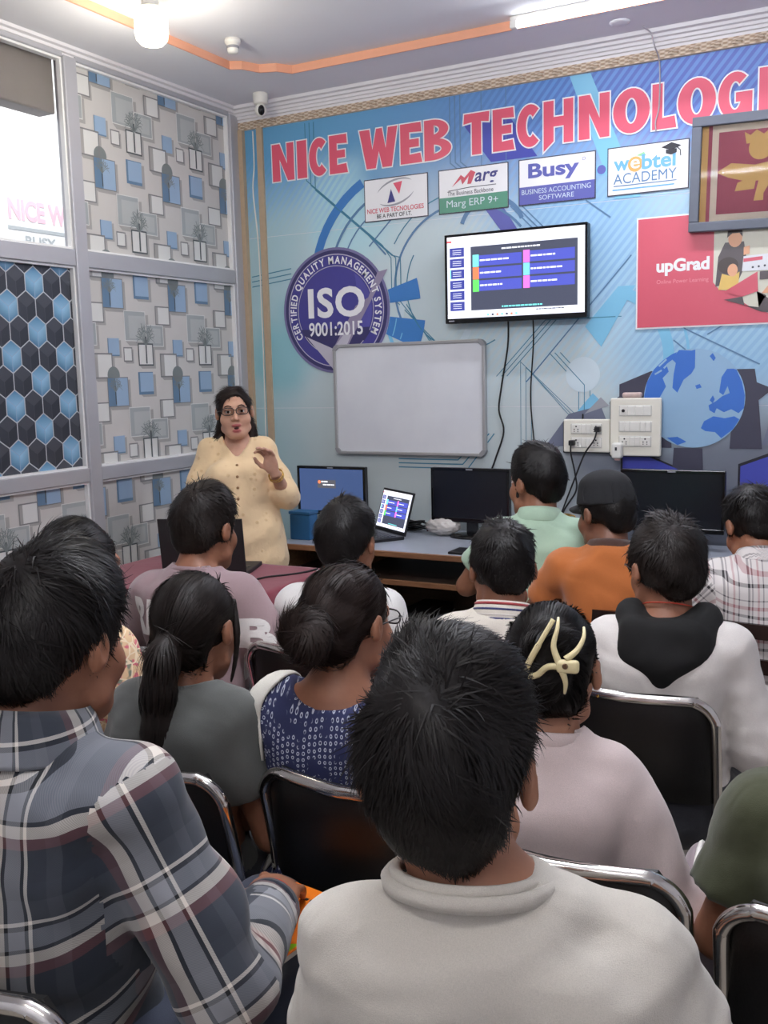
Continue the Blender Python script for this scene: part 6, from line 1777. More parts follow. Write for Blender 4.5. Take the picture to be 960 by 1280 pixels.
            if style != 'loose':
                for s in (-1, 1): F.el((s * 0.092, 0.004, -0.026), (0.026, 0.022, 0.034), 0.008, 'c')
                if style != 'pony' and style != 'bun': F.blend(lambda P: (P[..., 2] + 0.062 + 0.25 * (P[..., 1] + 0.09)), (-.2, -.2, -.2), (.2, .2, .0), 0.006, 'c')
                else: F.blend(lambda P: np.maximum(P[..., 2] + 0.080 + 0.2 * (P[..., 1] + 0.09), -(P[..., 1] + 0.085)), (-.2, -.085, -.2), (.2, .2, .0), 0.006, 'c')
            else:
                F.el((0, 0.06, -0.14), (0.062, 0.09, 0.10), 0.01, 'c')
        r = np.random.default_rng(seed)
        F.disp([(tuple(r.normal(0, 1, 3) * 45), r.uniform(0, 6.28), 0.0009) for _ in range(10)] + [(tuple(r.normal(0, 1, 3) * 20), r.uniform(0, 6.28), 0.0012 if tie is None else 0.0004) for _ in range(6)])
        V, Q = F.surface()
        # strands combed over the shell
        N, A = normals_of(V, Q)
        cen = V[Q].mean(1)
        pick = r.choice(len(Q), n, p=A / A.sum())
        w4 = r.dirichlet((1, 1, 1, 1), n); P0 = (V[Q[pick]] * w4[..., None]).sum(1); Nn = N[pick]
        whorl = np.array((0.012, -0.055, 0.115))
        def flow(P, Nm):
            if tie is not None:
                tp = np.array(tie); d = tp - P
                behind = P[:, 1] < tp[1] - 0.004
                if style in ('bun', 'clip'):
                    sw_ = np.cross(P - (tp + np.array((0, -0.012, 0))), np.array((0.25, -1, 0.35))); d = np.where(behind[:, None], sw_, d)
                if style == 'pony': d = np.where(((P[:, 2] < tp[2] + 0.01) & (P[:, 1] < -0.085))[:, None], np.array((-0.06, 0.0, -1.0)), d)
                if style == 'clip': d = np.where((P[:, 2] > 0.0)[:, None], d + np.array((0, 0, 0.02)), d)
            elif style == 'loose':
                d = np.stack([np.sign(P[:, 0]) * 0.5, -0.6 + 0 * P[:, 0], -0.55 - 3 * np.clip(0.06 - P[:, 2], 0, 1)], -1)
            else:
                d = P - whorl
                d = d / np.maximum(vlen(d), 1e-6)[:, None] + np.array((0.25, 0.15, -0.25))
                topm = np.clip((P[:, 2] - 0.06) / 0.05, 0, 1)[:, None]
                d = d + topm * np.array((0.55, 0.5, 0.0))
            d = d - Nm * (d * Nm).sum(-1)[:, None]
            return d / np.maximum(vlen(d), 1e-9)[:, None]
        segs = 4
        L = length * r.uniform(0.6, 1.25, n)
        if tie is None and style != 'loose': L = L * np.clip((P0[:, 2] + 0.10) / 0.13, 0.16, 1.0)
        L = np.where((P0[:, 1] > 0.035) & (P0[:, 2] < 0.06), L * 0.35, L)
        D = flow(P0, Nn); jit = r.normal(0, 0.22 if tie is None else 0.05, (n, 3))
        if tie is None: jit = jit + 0.35 * np.stack([np.sin(P0 @ np.array((60., 25, 40)) + 1), np.sin(P0 @ np.array((20., 70, 30)) + 2), np.sin(P0 @ np.array((35., 20, 65)))], -1); D = D + jit + (r.normal(0, 1.1, (n, 3)) * np.exp(-vlen(P0 - whorl) / 0.022)[:, None] if tie is None and style != 'loose' else 0); D -= Nn * (D * Nn).sum(-1)[:, None] * 0.7; D /= vlen(D)[:, None]
        side = np.cross(D, Nn); side /= np.maximum(vlen(side), 1e-9)[:, None]
        pts = [P0 - Nn * 0.0015]; cur = P0.copy(); dcur = D.copy()
        lf = lift * r.uniform(0.3, 1.3, n)
        kr = 1.0 / 0.09
        for sgi in range(segs):
            t = (sgi + 1) / segs
            st = (L / segs)[:, None]
            cur = cur + dcur * st
            # follow the curvature of the skull, rising a little towards the tip
            dcur = dcur - Nn * (kr * st * 1.0) + Nn * (lf * 0.25)[:, None] * (1 if sgi < 2 else -0.6)
            dcur /= vlen(dcur)[:, None]
            pts.append(cur.copy() + Nn * 0.0008)
        W = width * r.uniform(0.6, 1.4, n)[:, None]
        vv = []; 
        for i, p in enumerate(pts):
            ww = W * (1.0 - 0.85 * (i / segs) ** 1.5)
            vv.append(p - side * ww); vv.append(p + side * ww)
        SV = np.stack(vv, 1).reshape(-1, 3)      # n * (2*(segs+1))
        kk = 2 * (segs + 1); b0 = np.arange(n)[:, None] * kk
        SQ = np.concatenate([b0 + np.array([[2 * i, 2 * i + 1, 2 * i + 3, 2 * i + 2]]) for i in range(segs)])
        Vall = np.concatenate([V, SV]); Qall = np.concatenate([Q, SQ + len(V)])
        Vw = (Vall * hs) @ Rm.T + base
        return link_mesh(name, mesh_from(name, Vw, Qall), m, self.root)
    def in_head(self, o):
        """place a mesh built in head space"""
        M = Matrix(self.Rh.tolist()).to_4x4(); c = self.pivot + self.Rh @ self.hoff
        o.matrix_local = Matrix.Translation(Vector(c)) @ M @ Matrix.Scale(self.hs, 4)
        return o
    def glasses(self, m, w=0.023, h=0.017):
        rim = MB()
        for s in (-1, 1):
            P = []
            for k in range(24):
                a = 2 * PI * k / 24; e = 0.7
                P.append((s * 0.032 + w * 1.15 * math.copysign(abs(math.cos(a)) ** e, math.cos(a)), 0.106 - 0.10 * abs(0.032 * s + w * math.cos(a)) ** 1.2, 0.0 + h * math.copysign(abs(math.sin(a)) ** e, math.sin(a))))
            rim.tube(P, 0.0019, 6, closed=True)
        rim.tube(spline([(-0.007, 0.104, 0.004), (0, 0.107, 0.006), (0.007, 0.104, 0.004)], 4), 0.0018, 6)
        root = rim.build('glasses', m, self.root, True); self.in_head(root)
        for s in (-1, 1):
            MB().tube(spline([(s * 0.058, 0.099, 0.004), (s * 0.072, 0.088, 0.006), (s * 0.082, 0.02, 0.006), (s * 0.084, -0.01, 0.002), (s * 0.082, -0.025, -0.016)], 5), 0.0016, 6).build('temple', m, root, True)
            gm = MATS.get('spectacle_glass')
            if gm is None:
                gm, t, b = bsdf_mat('spectacle_glass'); b.inputs['Transmission Weight'].default_value = 1; b.inputs['Roughness'].default_value = 0.0; b.inputs['IOR'].default_value = 1.05; MATS['spectacle_glass'] = gm
            P = [(s * 0.032 + w * 1.12 * math.cos(2 * PI * k / 20), 0.1045 - 0.10 * abs(0.032 * s + w * math.cos(2 * PI * k / 20)) ** 1.2, h * 0.97 * math.sin(2 * PI * k / 20)) for k in range(20)]
            MB().add(P + [(p[0], p[1] - 0.001, p[2]) for p in P], [tuple(range(20)), tuple(range(39, 19, -1))] + [(k, 20 + k, 20 + (k + 1) % 20, (k + 1) % 20) for k in range(20)]).build('lens', gm, root)
        return root
    def local(self, p): return self.T(p)
    def chair(self, kind, label, dy=0.0, rz=0.0):
        a = math.radians(self.yaw); off = 0.01 + dy
        return chair(kind, label, self.x - math.sin(a) * off, self.y + math.cos(a) * off, a + math.radians(rz))

def decal_on(fig, name, geo, m, frame, target, off=0.003, sub=3):
    """printed letters laid on to cloth: flat outlines projected along -axis on to the garment"""
    vs, fs = geo
    o_, ux, uy, n = (Vector(v) for v in frame)
    bm = bmesh.new()
    vv = [bm.verts.new(o_ + ux * p[0] + uy * p[1]) for p in vs]
    for f in fs:
        try: bm.faces.new([vv[i] for i in f])
        except ValueError: pass
    bmesh.ops.triangulate(bm, faces=bm.faces[:])
    for _ in range(sub):
        es = [e for e in bm.edges if e.calc_length() > 0.014]
        if es: bmesh.ops.subdivide_edges(bm, edges=es, cuts=1)
        bmesh.ops.triangulate(bm, faces=bm.faces[:])
    from mathutils.bvhtree import BVHTree
    me = target.data
    tree = BVHTree.FromPolygons([v.co.copy() for v in me.vertices], [tuple(p.vertices) for p in me.polygons])
    for v in bm.verts:
        h = tree.ray_cast(v.co, n)
        if h[0] is not None: v.co = h[0] - n * off
        else:
            h = tree.find_nearest(v.co)
            if h[0] is not None: v.co = h[0] + h[1] * off
    mesh = bpy.data.meshes.new(name); bm.to_mesh(mesh); bm.free()
    return link_mesh(name, mesh, m, fig.root, True)
# ================================================================== THE PEOPLE
m_jean = fabric('jeans_blue', (58, 66, 86)); m_jeand = fabric('jeans_dark', (40, 42, 50)); m_troub = fabric('trousers_black', (30, 30, 34)); m_trou_grey = fabric('trousers_grey', (70, 74, 76)); m_cream_tr = fabric('trousers_cream', (196, 186, 170))
m_frame_dark = mat('spectacle_frame', (32, 26, 28), 0.3, var=0)

# -- teacher, standing behind the maroon table
def teacher():
    P = Fig('standing woman in cream embroidered tunic and glasses, gesturing with one raised hand', (-2.858, 3.785, 1.542), -145, head=(3, 5, 3), lean=0, sw=0.122, fat=1.06, skin='fair', female=True, stand=0.255, fine=0.0042, head_scale=0.99,
            arms=dict(L=dict(elbow=(-0.215, 0.03, 0.725), wrist=(-0.165, 0.190, 0.855), hand=(0.25, 0.12, 1), back=(-0.55, -0.75, 0.15), curl=0.75, pinch=True),
                      R=dict(elbow=(0.215, 0.0, 0.70), wrist=(0.21, 0.10, 0.52), hand=(-0.1, 0.5, -1), back=(0.9, 0.2, 0.2), curl=0.5)))
    P.body(mouth=0.010)
    P.in_head(MB().lathe([(0.0001, -0.006), (0.009, -0.004), (0.0125, 0), (0.009, 0.004), (0.0001, 0.006)], (0, 0.0835, -0.0765), 14).build('mouth_inside', mat('mouth_dark', (58, 22, 22), 0.4), P.root, True))
    m = embroidered('cream_tunic', (242, 212, 168), (226, 190, 142))
    P.shirt(m, 'three', g=0.012, hem=0.42, neck=(0.072, 0.076, 0.060), vneck=0.095, sleeve_r=0.0, name='tunic', seed=2, fold=0.005, flare=0.03, res=0.0105)
    for i, z in enumerate((0.88, 0.83, 0.78, 0.73)):
        y = 0.20
        q = MB().lathe([(0.0065, 0), (0.006, 0.004), (0.001, 0.005)], (0, 0, 0), 10, 'y').build('tunic_button', mat('button_brown', (170, 128, 88), 0.4), P.root, True); q.rotation_euler = (0, 0, PI)
        from mathutils.bvhtree import BVHTree
        me = P.shirt_obj.data; tr = BVHTree.FromPolygons([v.co.copy() for v in me.vertices], [tuple(p.vertices) for p in me.polygons])
        h = tr.ray_cast(Vector((0, 0.5, z + P.stand)), Vector((0, -1, 0)))
        q.location = h[0] if h[0] else (0, 0.16, z + P.stand)
    P.trousers(m_cream_tr)
    P.hair('loose', HAIR['brown'], n=5000, length=0.06, seed=3, res=0.005, width=0.0013, lift=0.04)
    P.glasses(m_frame_dark, 0.0235, 0.0165)
    br = MB()
    for s in (-1, 1):
        br.tube(spline([(s * 0.014, 0.097, 0.021), (s * 0.030, 0.095, 0.027), (s * 0.047, 0.084, 0.022)], 4), [0.0022] * 4 + [0.0026] * 4 + [0.001], 6)
    P.in_head(br.build('eyebrows', HAIR['brown'], P.root, True))
    w = P.arm_pts(-1); a = Vector(w[1]); b = Vector(w[2]); d = (b - a).normalized()
    for k, rr in ((0.80, 0.0335), (0.86, 0.0325)):
        c = a + (b - a) * k; u = d.orthogonal().normalized(); v = d.cross(u)
        MB().tube([c + (u * math.cos(2 * PI * i / 24) + v * math.sin(2 * PI * i / 24)) * rr for i in range(24)], 0.0025, 6, closed=True).build('bangle', mat('gold_bangle', (210, 168, 86), 0.25, 0.9), P.root, True)
teacher()

# -- man in mauve sweatshirt at the maroon table
def mauve_man():
    P = Fig('seated man in mauve sweatshirt with white block letters at the maroon table', (-1.816, 2.239, 1.272), 8, head=(-6, -3, 0), lean=8, sw=0.136, arms=dict(R=dict(elbow=(0.27, 0.06, 0.72), wrist=(0.20, 0.27, 0.60)), L=dict(elbow=(-0.27, 0.10, 0.74), wrist=(-0.18, 0.36, 0.70))))
    P.body()
    s = P.shirt(fabric('mauve_fleece', (156, 132, 136)), 'long', g=0.014, sleeve_r=0.004, seed=4, fold=0.005, name='sweatshirt')
    P.collar(fabric('mauve_fleece', (156, 132, 136)), 'rib')
    P.trousers(m_troub); P.hair('tall', HAIR['soft'], n=4200, length=0.040, seed=5, lift=0.09)
    wm = fabric('white_print', (226, 222, 220), wr=0.1)
    def letters(txt, x0, x1, z0, z1):
        vs, fs = text_geo(txt, 0.05); xs = [p[0] for p in vs]; ys = [p[1] for p in vs]; a, b, c, d = min(xs), max(xs), min(ys), max(ys)
        return [(x0 + (x - a) / (b - a) * (x1 - x0), z0 + (y - c) / (d - c) * (z1 - z0)) for x, y in vs], fs
    decal_on(P, 'back_lettering', letters('RETRO', -0.150, 0.150, 0.835, 0.935), wm, ((0, -0.5, 0), (1, 0, 0), (0, 0, 1), (0, 1, 0)), s)
    # letters down the right sleeve, laid on from behind and outside
    n = Vector((-0.75, 0.66, 0)).normalized(); ux = Vector((0.66, 0.75, 0)).normalized()
    sh = Vector(P.sh(1)); o_ = Vector((sh.x + 0.03, sh.y, 0)) - n * 0.5
    decal_on(P, 'sleeve_lettering', letters('B', -0.055, 0.040, 0.80, 0.885), wm, (o_, ux, (0, 0, 1), n), s)
    decal_on(P, 'sleeve_lettering', letters('N', -0.045, 0.050, 0.70, 0.785), wm, (o_ + ux * 0.02, ux, (0, 0, 1), n), s)
    chair('pad', 'black padded folding chair under the man in mauve sweatshirt', -1.87, 2.24, 0)
mauve_man()

# -- woman in floral dress behind the left foreground man
def floral_woman():
    P = Fig('seated woman with smooth black hair in peach and pink floral dress', (-1.727, 1.656, 1.266), 4, head=(-8, -2, 0), lean=4, sw=0.114, female=True)
    P.body(); P.shirt(floral_print('floral_cotton'), 'short', g=0.014, neck=(0.075, 0.080, 0.055), name='dress', seed=6, sleeve_r=0.004)
    P.trousers(fabric('pink_leggings', (176, 96, 110))); P.hair('bun', HAIR['black'], n=4500, length=0.055, seed=7, lift=0.02, width=0.0013)
    chair('pad', 'black padded folding chair under the woman in floral dress', -1.74, 1.66, 0)
floral_woman()

# -- man in navy and cream plaid shirt, foreground left
def plaid_man():
    m = plaid('navy_plaid', (44, 52, 66),
              [(0.0, (36, 44, 58)), (0.26, (92, 52, 56)), (0.36, (216, 208, 198)), (0.48, (20, 24, 30)), (0.515, (150, 152, 158)), (0.66, (22, 26, 32)), (0.69, (226, 220, 212)), (0.72, (54, 60, 72)), (0.88, (70, 74, 84))],
              [(0.0, (34, 42, 54)), (0.24, (108, 60, 62)), (0.33, (222, 216, 206)), (0.42, (22, 26, 32)), (0.45, (132, 136, 144)), (0.60, (20, 24, 30)), (0.64, (228, 222, 214)), (0.67, (60, 66, 76)), (0.86, (40, 48, 60))], 0.155, 0.155)
    P = Fig('seated man in navy and cream plaid shirt, hand resting on an orange notebook', (-1.083, 0.983, 1.343), 8, head=(-3, -2, 2), lean=5, sw=0.142, fat=1.05, fine=0.005,
            arms=dict(R=dict(elbow=(0.272, 0.015, 0.70), wrist=(0.232, 0.215, 0.690), hand=(-0.25, 1, -0.12), back=(0.25, 0.15, 1), curl=0.45)))
    P.body()
    s = P.shirt(m, 'long', g=0.014, sleeve_r=0.006, res=0.0072, seed=8, fold=0.005, uv_off=(0.03, 0.02))
    c = P.collar(m, 'fold', hgt=0.034, rx=0.068, ry=0.074)
    me = c.data; ul = me.uv_layers.new(name='UVMap')
    for l in me.loops: v = me.vertices[l.vertex_index].co; ul.data[l.index].uv = (math.atan2(v.x, -v.y) * 0.1 + 0.05, v.z + 0.015)
    P.trousers(m_jean); P.hair('tall', HAIR['black'], n=9000, length=0.050, seed=9, res=0.0048, lift=0.12, width=0.0012)
    a, e, w = (Vector(q) for q in P.arm_pts(1)); d = (w - e).normalized(); u = d.orthogonal().normalized(); v = d.cross(u)
    def band(k, r, t, nm, mm):
        cc = e + (w - e) * k; MB().tube([cc + (u * math.cos(2 * PI * i / 28) + v * math.sin(2 * PI * i / 28)) * r for i in range(28)], t, 8, closed=True).build(nm, mm, P.root, True)
    band(1.06, 0.0285, 0.004, 'wrist_band', mat('orange_thread', (226, 96, 48), 0.7)); band(1.10, 0.028, 0.0035, 'wrist_band', mat('red_thread', (190, 60, 40), 0.7))
    band(0.98, 0.036, 0.006, 'cuff', m)
    chair('pad', 'black padded folding chair under the man in navy plaid shirt', -1.04, 0.985, 0)
    return P
PLM = plaid_man()
nb = thing('notebook', 'orange notebook with green corner lying on the navy plaid man\'s thigh', 'notebook', (-0.905, 1.235, 0.668), math.radians(-8))
MB().rbox(-0.085, 0.085, -0.12, 0.12, 0.0, 0.012, 0.002, 1).build('pages', mat('paper_edges', (226, 222, 212), 0.8), nb); MB().rbox(-0.088, 0.088, -0.123, 0.123, 0.012, 0.0145, 0.001, 1).build('cover', mat('orange_card', (244, 128, 30), 0.4), nb)
_p = MB(); _p.add([(-0.01, -0.115, 0.0150), (0.084, -0.115, 0.0150), (0.084, -0.02, 0.0150), (0.05, -0.045, 0.0150), (0.03, -0.02, 0.0150), (0.015, -0.06, 0.0150)], [(0, 1, 2, 3, 4, 5)]); _p.build('green_print', mat('green_ink', (170, 232, 40), 0.4), nb)
_p = MB()
for k in range(9): _p.box(-0.02 + k * 0.011, -0.013 + k * 0.011, 0.085, 0.091, 0.0147, 0.0151)
_p.build('dark_print', k_black, nb)

# -- woman with ponytail in charcoal top
def pony_woman():
    P = Fig('seated woman with long ponytail in charcoal grey top', (-1.289, 1.545, 1.190), 3, head=(8, -4, 0), lean=6, sw=0.112, female=True, arms=dict(R=dict(elbow=(0.20, 0.03, 0.70)), L=dict(elbow=(-0.20, 0.03, 0.70))))
    P.body(); P.shirt(fabric('charcoal_jersey', (84, 86, 84)), 'short', g=0.014, neck=(0.074, 0.078, 0.056), seed=10, sleeve_r=0.010, name='top', fold=0.0045)
    P.trousers(m_jeand); P.hair('pony', HAIR['soft'], n=6500, length=0.070, seed=11, lift=0.015, width=0.0013)
    for s in (-1, 1): P.in_head(MB().tube(spline([(s * 0.060, 0.055, 0.055), (s * 0.083, 0.030, 0.0), (s * 0.084, 0.022, -0.06), (s * 0.074, 0.018, -0.115)], 6), [0.010, 0.010, 0.009, 0.009, 0.008, 0.008, 0.008, 0.008, 0.007, 0.007, 0.006, 0.006, 0.006, 0.005, 0.005, 0.004, 0.004, 0.003, 0.002], 8).build('loose_lock', HAIR['soft'], P.root, True))
    chair('pad', 'black padded folding chair behind the charcoal top', -1.285, 1.60, 0)
pony_woman()

# -- woman with low bun in navy ring-print dress
def bun_woman():
    P = Fig('seated woman with low hair bun in navy white ring print dress', (-0.985, 1.648, 1.212), 14, head=(-22, -3, 0), lean=6, sw=0.120, fat=1.03, female=True)
    P.body(); P.shirt(ring_print('navy_rings', (42, 48, 88), (206, 212, 226)), 'short', g=0.015, neck=(0.094, 0.100, 0.056), neck_c=(0, -0.036, 1.006), wide=True, seed=12, name='dress', res=0.0105)
    P.trousers(fabric('navy_leggings', (48, 56, 100))); P.hair('bun', HAIR['brown'], n=6500, length=0.055, seed=13, lift=0.015, width=0.0013)
    P.glasses(m_frame_dark, 0.023, 0.015)
    P.in_head(MB().tube([(0.052 * math.cos(2 * PI * i / 30), -0.112 - 0.006 * math.cos(4 * PI * i / 30), 0.002 + 0.046 * math.sin(2 * PI * i / 30)) for i in range(30)], 0.005, 8, closed=True).build('hair_band', m_blackp, P.root, True))
    gem = MB()
    for i in range(7):
        a = math.radians(50 + 13 * i); gem.rbox(0.05 * math.cos(a) - 0.004, 0.05 * math.cos(a) + 0.004, -0.124, -0.114, 0.046 * math.sin(a) - 0.002, 0.046 * math.sin(a) + 0.006, 0.0015, 1)
    P.in_head(gem.build('hair_slide', m_blackg, P.root))
    # white scarf over the left shoulder
    mb = MB(); n = 26; vs = []; path = [P.T(q) for q in [(-0.085, 0.13, 0.84), (-0.095, 0.09, 0.94), (-0.110, 0.03, 0.995), (-0.128, -0.03, 0.997), (-0.160, -0.075, 0.955), (-0.185, -0.100, 0.88), (-0.196, -0.110, 0.77), (-0.200, -0.110, 0.66)]]
    sp_ = spline(path, 5)
    for i, p in enumerate(sp_):
        for k in range(7):
            a = (k / 6 - 0.5); tng = (Vector(sp_[min(i + 1, len(sp_) - 1)]) - Vector(sp_[max(i - 1, 0)])).normalized(); sd = tng.cross(Vector((-0.75, -0.35, 0.55))).normalized(); up = sd.cross(tng)
            vs.append(Vector(p) + sd * a * 0.070 + up * (0.005 * math.sin(k * 2.1 + i * 0.1)))
    from mathutils.bvhtree import BVHTree
    me = P.shirt_obj.data; tr = BVHTree.FromPolygons([v.co.copy() for v in me.vertices], [tuple(p.vertices) for p in me.polygons])
    for i, v in enumerate(vs):
        h = tr.find_nearest(v); vs[i] = h[0] + h[1] * (0.006 + 0.003 * math.sin(i * 1.7))
    fs = [(i * 7 + k, i * 7 + k + 1, (i + 1) * 7 + k + 1, (i + 1) * 7 + k) for i in range(len(sp_) - 1) for k in range(6)]
    o = mb.add(vs, fs).build('scarf', fabric('white_scarf', (222, 218, 208)), P.root, True); md = o.modifiers.new('t', 'SOLIDIFY'); md.thickness = 0.005
    chair('pad', 'black padded folding chair behind the navy ring print dress', -0.868, 1.69, 0)
bun_woman()

# -- man in white shirt by the maroon table
def white_man():
    P = Fig('seated man in plain white shirt between the maroon table and the desk', (-1.424, 2.387, 1.225), 6, head=(4, -3, 0), lean=10, sw=0.136)
    P.body(); m = fabric('white_shirting', (224, 222, 220)); P.shirt(m, 'long', g=0.012, seed=14, fold=0.005); P.collar(m, 'fold', hgt=0.026); P.trousers(m_jeand)
    P.hair('short', HAIR['black'], n=4200, length=0.036, seed=15, lift=0.13)
    chair('pad', 'black padded folding chair behind the plain white shirt', -1.42, 2.40, 0)
white_man()

# -- man with striped collar
def stripe_man():
    P = Fig('seated man in cream tee with navy and red striped collar', (-0.915, 2.314, 1.198), 10, head=(22, -8, 0), lean=9, sw=0.132)
    P.body(); P.shirt(fabric('cream_knit', (222, 214, 202)), 'short', g=0.012, seed=16)
    P.collar(fabric('cream_knit', (222, 214, 202)), 'polo', hgt=0.030)
    for i, (z, c) in enumerate(((0.026, (168, 62, 66)), (0.012, (52, 58, 110)), (-0.002, (214, 206, 198)), (-0.012, (52, 58, 110)))):
        s_ = 1.05 + 0.052 * i
        pts = [P.T((0.067 * s_ * math.cos(2 * PI * k / 36), -0.022 + 0.067 * s_ * math.sin(2 * PI * k / 36), 1.010 + z - 0.0108 * (1 + math.sin(2 * PI * k / 36)))) for k in range(36)]
        MB().tube(pts, 0.0042, 6, closed=True).build('collar_stripe', fabric('stripe_%d' % i, c), P.root, True)
    P.trousers(m_troub); P.hair('short', HAIR['black'], n=5200, length=0.034, seed=17, lift=0.08)
    chair('pad', 'black padded folding chair under the man with the striped collar', -0.98, 2.33, 0)
stripe_man()

# -- man in mint polo at the desk
def mint_man():
    P = Fig('seated man in mint green polo shirt at the desk looking towards the teacher', (-1.173, 3.341, 1.308), 14, head=(46, 2, 0), lean=8, sw=0.136, arms=dict(L=dict(elbow=(-0.26, 0.10, 0.74), wrist=(-0.16, 0.33, 0.72)), R=dict(elbow=(0.26, 0.10, 0.74), wrist=(0.16, 0.33, 0.70))))
    P.body(); m = fabric('mint_pique', (176, 204, 180)); P.shirt(m, 'short', g=0.012, seed=18, sleeve_r=0.006); P.collar(m, 'polo', hgt=0.026); P.trousers(m_troub)
    P.hair('tall', HAIR['black'], n=4000, length=0.032, seed=19, lift=0.10)
    # beard along the jaw
    B = Field(Field.axis(-0.08, 0.08, 0.0055), Field.axis(-0.02, 0.11, 0.0055), Field.axis(-0.14, -0.02, 0.0055))
    B.el((0, 0.030, -0.040), (0.064, 0.068, 0.086), 0.01); B.el((0, 0.062, -0.100), (0.031, 0.027, 0.022), 0.02); B.el((0, 0.115, -0.020), (0.060, 0.075, 0.075), 0.01, 'c'); B.el((0, -0.03, -0.06), (0.2, 0.045, 0.2), 0.01, 'c')
    V, Q = B.surface(); P.in_head(link_mesh('beard', mesh_from('beard', V, Q), HAIR['black'], P.root))
    st = thing('stool', 'round black stool under the man in mint polo', 'stool', (P.x, P.y, 0))
    MB().lathe([(0.15, 0.415), (0.165, 0.425), (0.168, 0.445), (0.155, 0.457), (0.001, 0.459)], n=28).build('seat', m_vinyl, st, True)
    for k in range(4):
        q = PI / 4 + k * PI / 2; MB().tube([(0.12 * math.cos(q), 0.12 * math.sin(q), 0.42), (0.17 * math.cos(q), 0.17 * math.sin(q), 0.0)], 0.011, 8).build('leg', m_chrome, st, True)
    MB().tube([(0.152 * math.cos(2 * PI * k / 24), 0.152 * math.sin(2 * PI * k / 24), 0.15) for k in range(24)], 0.008, 8, closed=True).build('foot_ring', m_chrome, st, True)
mint_man()

# -- man in orange tee and dark cap
def cap_man():
    P = Fig('seated man in rust orange tee and dark cap', (-0.88, 3.146, 1.235), 12, head=(42, -6, 0), lean=8, sw=0.142, fat=1.05, skin='deep', arms=dict(L=dict(elbow=(-0.27, 0.12, 0.74), wrist=(-0.18, 0.36, 0.72)), R=dict(elbow=(0.27, 0.12, 0.74), wrist=(0.18, 0.36, 0.72))))
    P.body(); m = fabric('rust_cotton', (190, 108, 50)); P.shirt(m, 'short', g=0.013, seed=20, sleeve_r=0.006); P.collar(fabric('dark_trim', (74, 48, 40)), 'polo', hgt=0.022); P.trousers(m_troub)
    P.hair('short', HAIR['black'], n=2500, length=0.022, seed=21, lift=0.05)
    cm = fabric('cap_cloth', (26, 27, 31), wr=0.1, sheen=0.0)
    F = Field(Field.axis(-0.11, 0.11, 0.006), Field.axis(-0.13, 0.13, 0.006), Field.axis(0.0, 0.16, 0.006)); F.el((0, -0.006, 0.030), (0.091, 0.108, 0.106), 0.01); F.el((0, 0.0, 0.095), (0.074, 0.085, 0.046), 0.03); F.cut_below(0.034)
    V, Q = F.surface(); cap = P.in_head(link_mesh('cap', mesh_from('cap', V, Q), cm, P.root))
    vs = []; n = 18
    for j in range(6):
        for i in range(n + 1):
            a = (i / n * 2 - 1); x = a * (0.080 - 0.012 * j / 5 * abs(a)); r = 0.085 * math.sqrt(max(0, 1 - (a * 0.98) ** 2)); y = 0.008 + r + (0.075 * j / 5) * math.sqrt(max(0.0, 1 - a * a)) ** 0.7; z = 0.040 - 0.018 * j / 5 - 0.022 * a * a
            vs.append((x, y, z))
    fs = [(j * (n + 1) + i, j * (n + 1) + i + 1, (j + 1) * (n + 1) + i + 1, (j + 1) * (n + 1) + i) for j in range(5) for i in range(n)]
    vo = MB().add(vs, fs).build('visor', cm, cap, True); md = vo.modifiers.new('t', 'SOLIDIFY'); md.thickness = 0.004
    MB().lathe([(0.007, 0), (0.006, 0.004), (0.001, 0.006)], (0, -0.004, 0.1385), 12).build('cap_button', cm, cap, True)
    for k in range(6):
        a = PI * k / 6 * 2
        MB().tube(spline([(0.0925 * math.cos(a), -0.006 + 0.1095 * math.sin(a), 0.042), (0.082 * math.cos(a), -0.004 + 0.098 * math.sin(a), 0.092), (0.045 * math.cos(a), -0.002 + 0.053 * math.sin(a), 0.134), (0.004 * math.cos(a), -0.004, 0.141)], 4), 0.0013, 5).build('cap_seam', cm, cap, True)
    chair('rail', 'brown steel rail back chair behind the rust orange tee', -0.80, 3.20, 0)
cap_man()

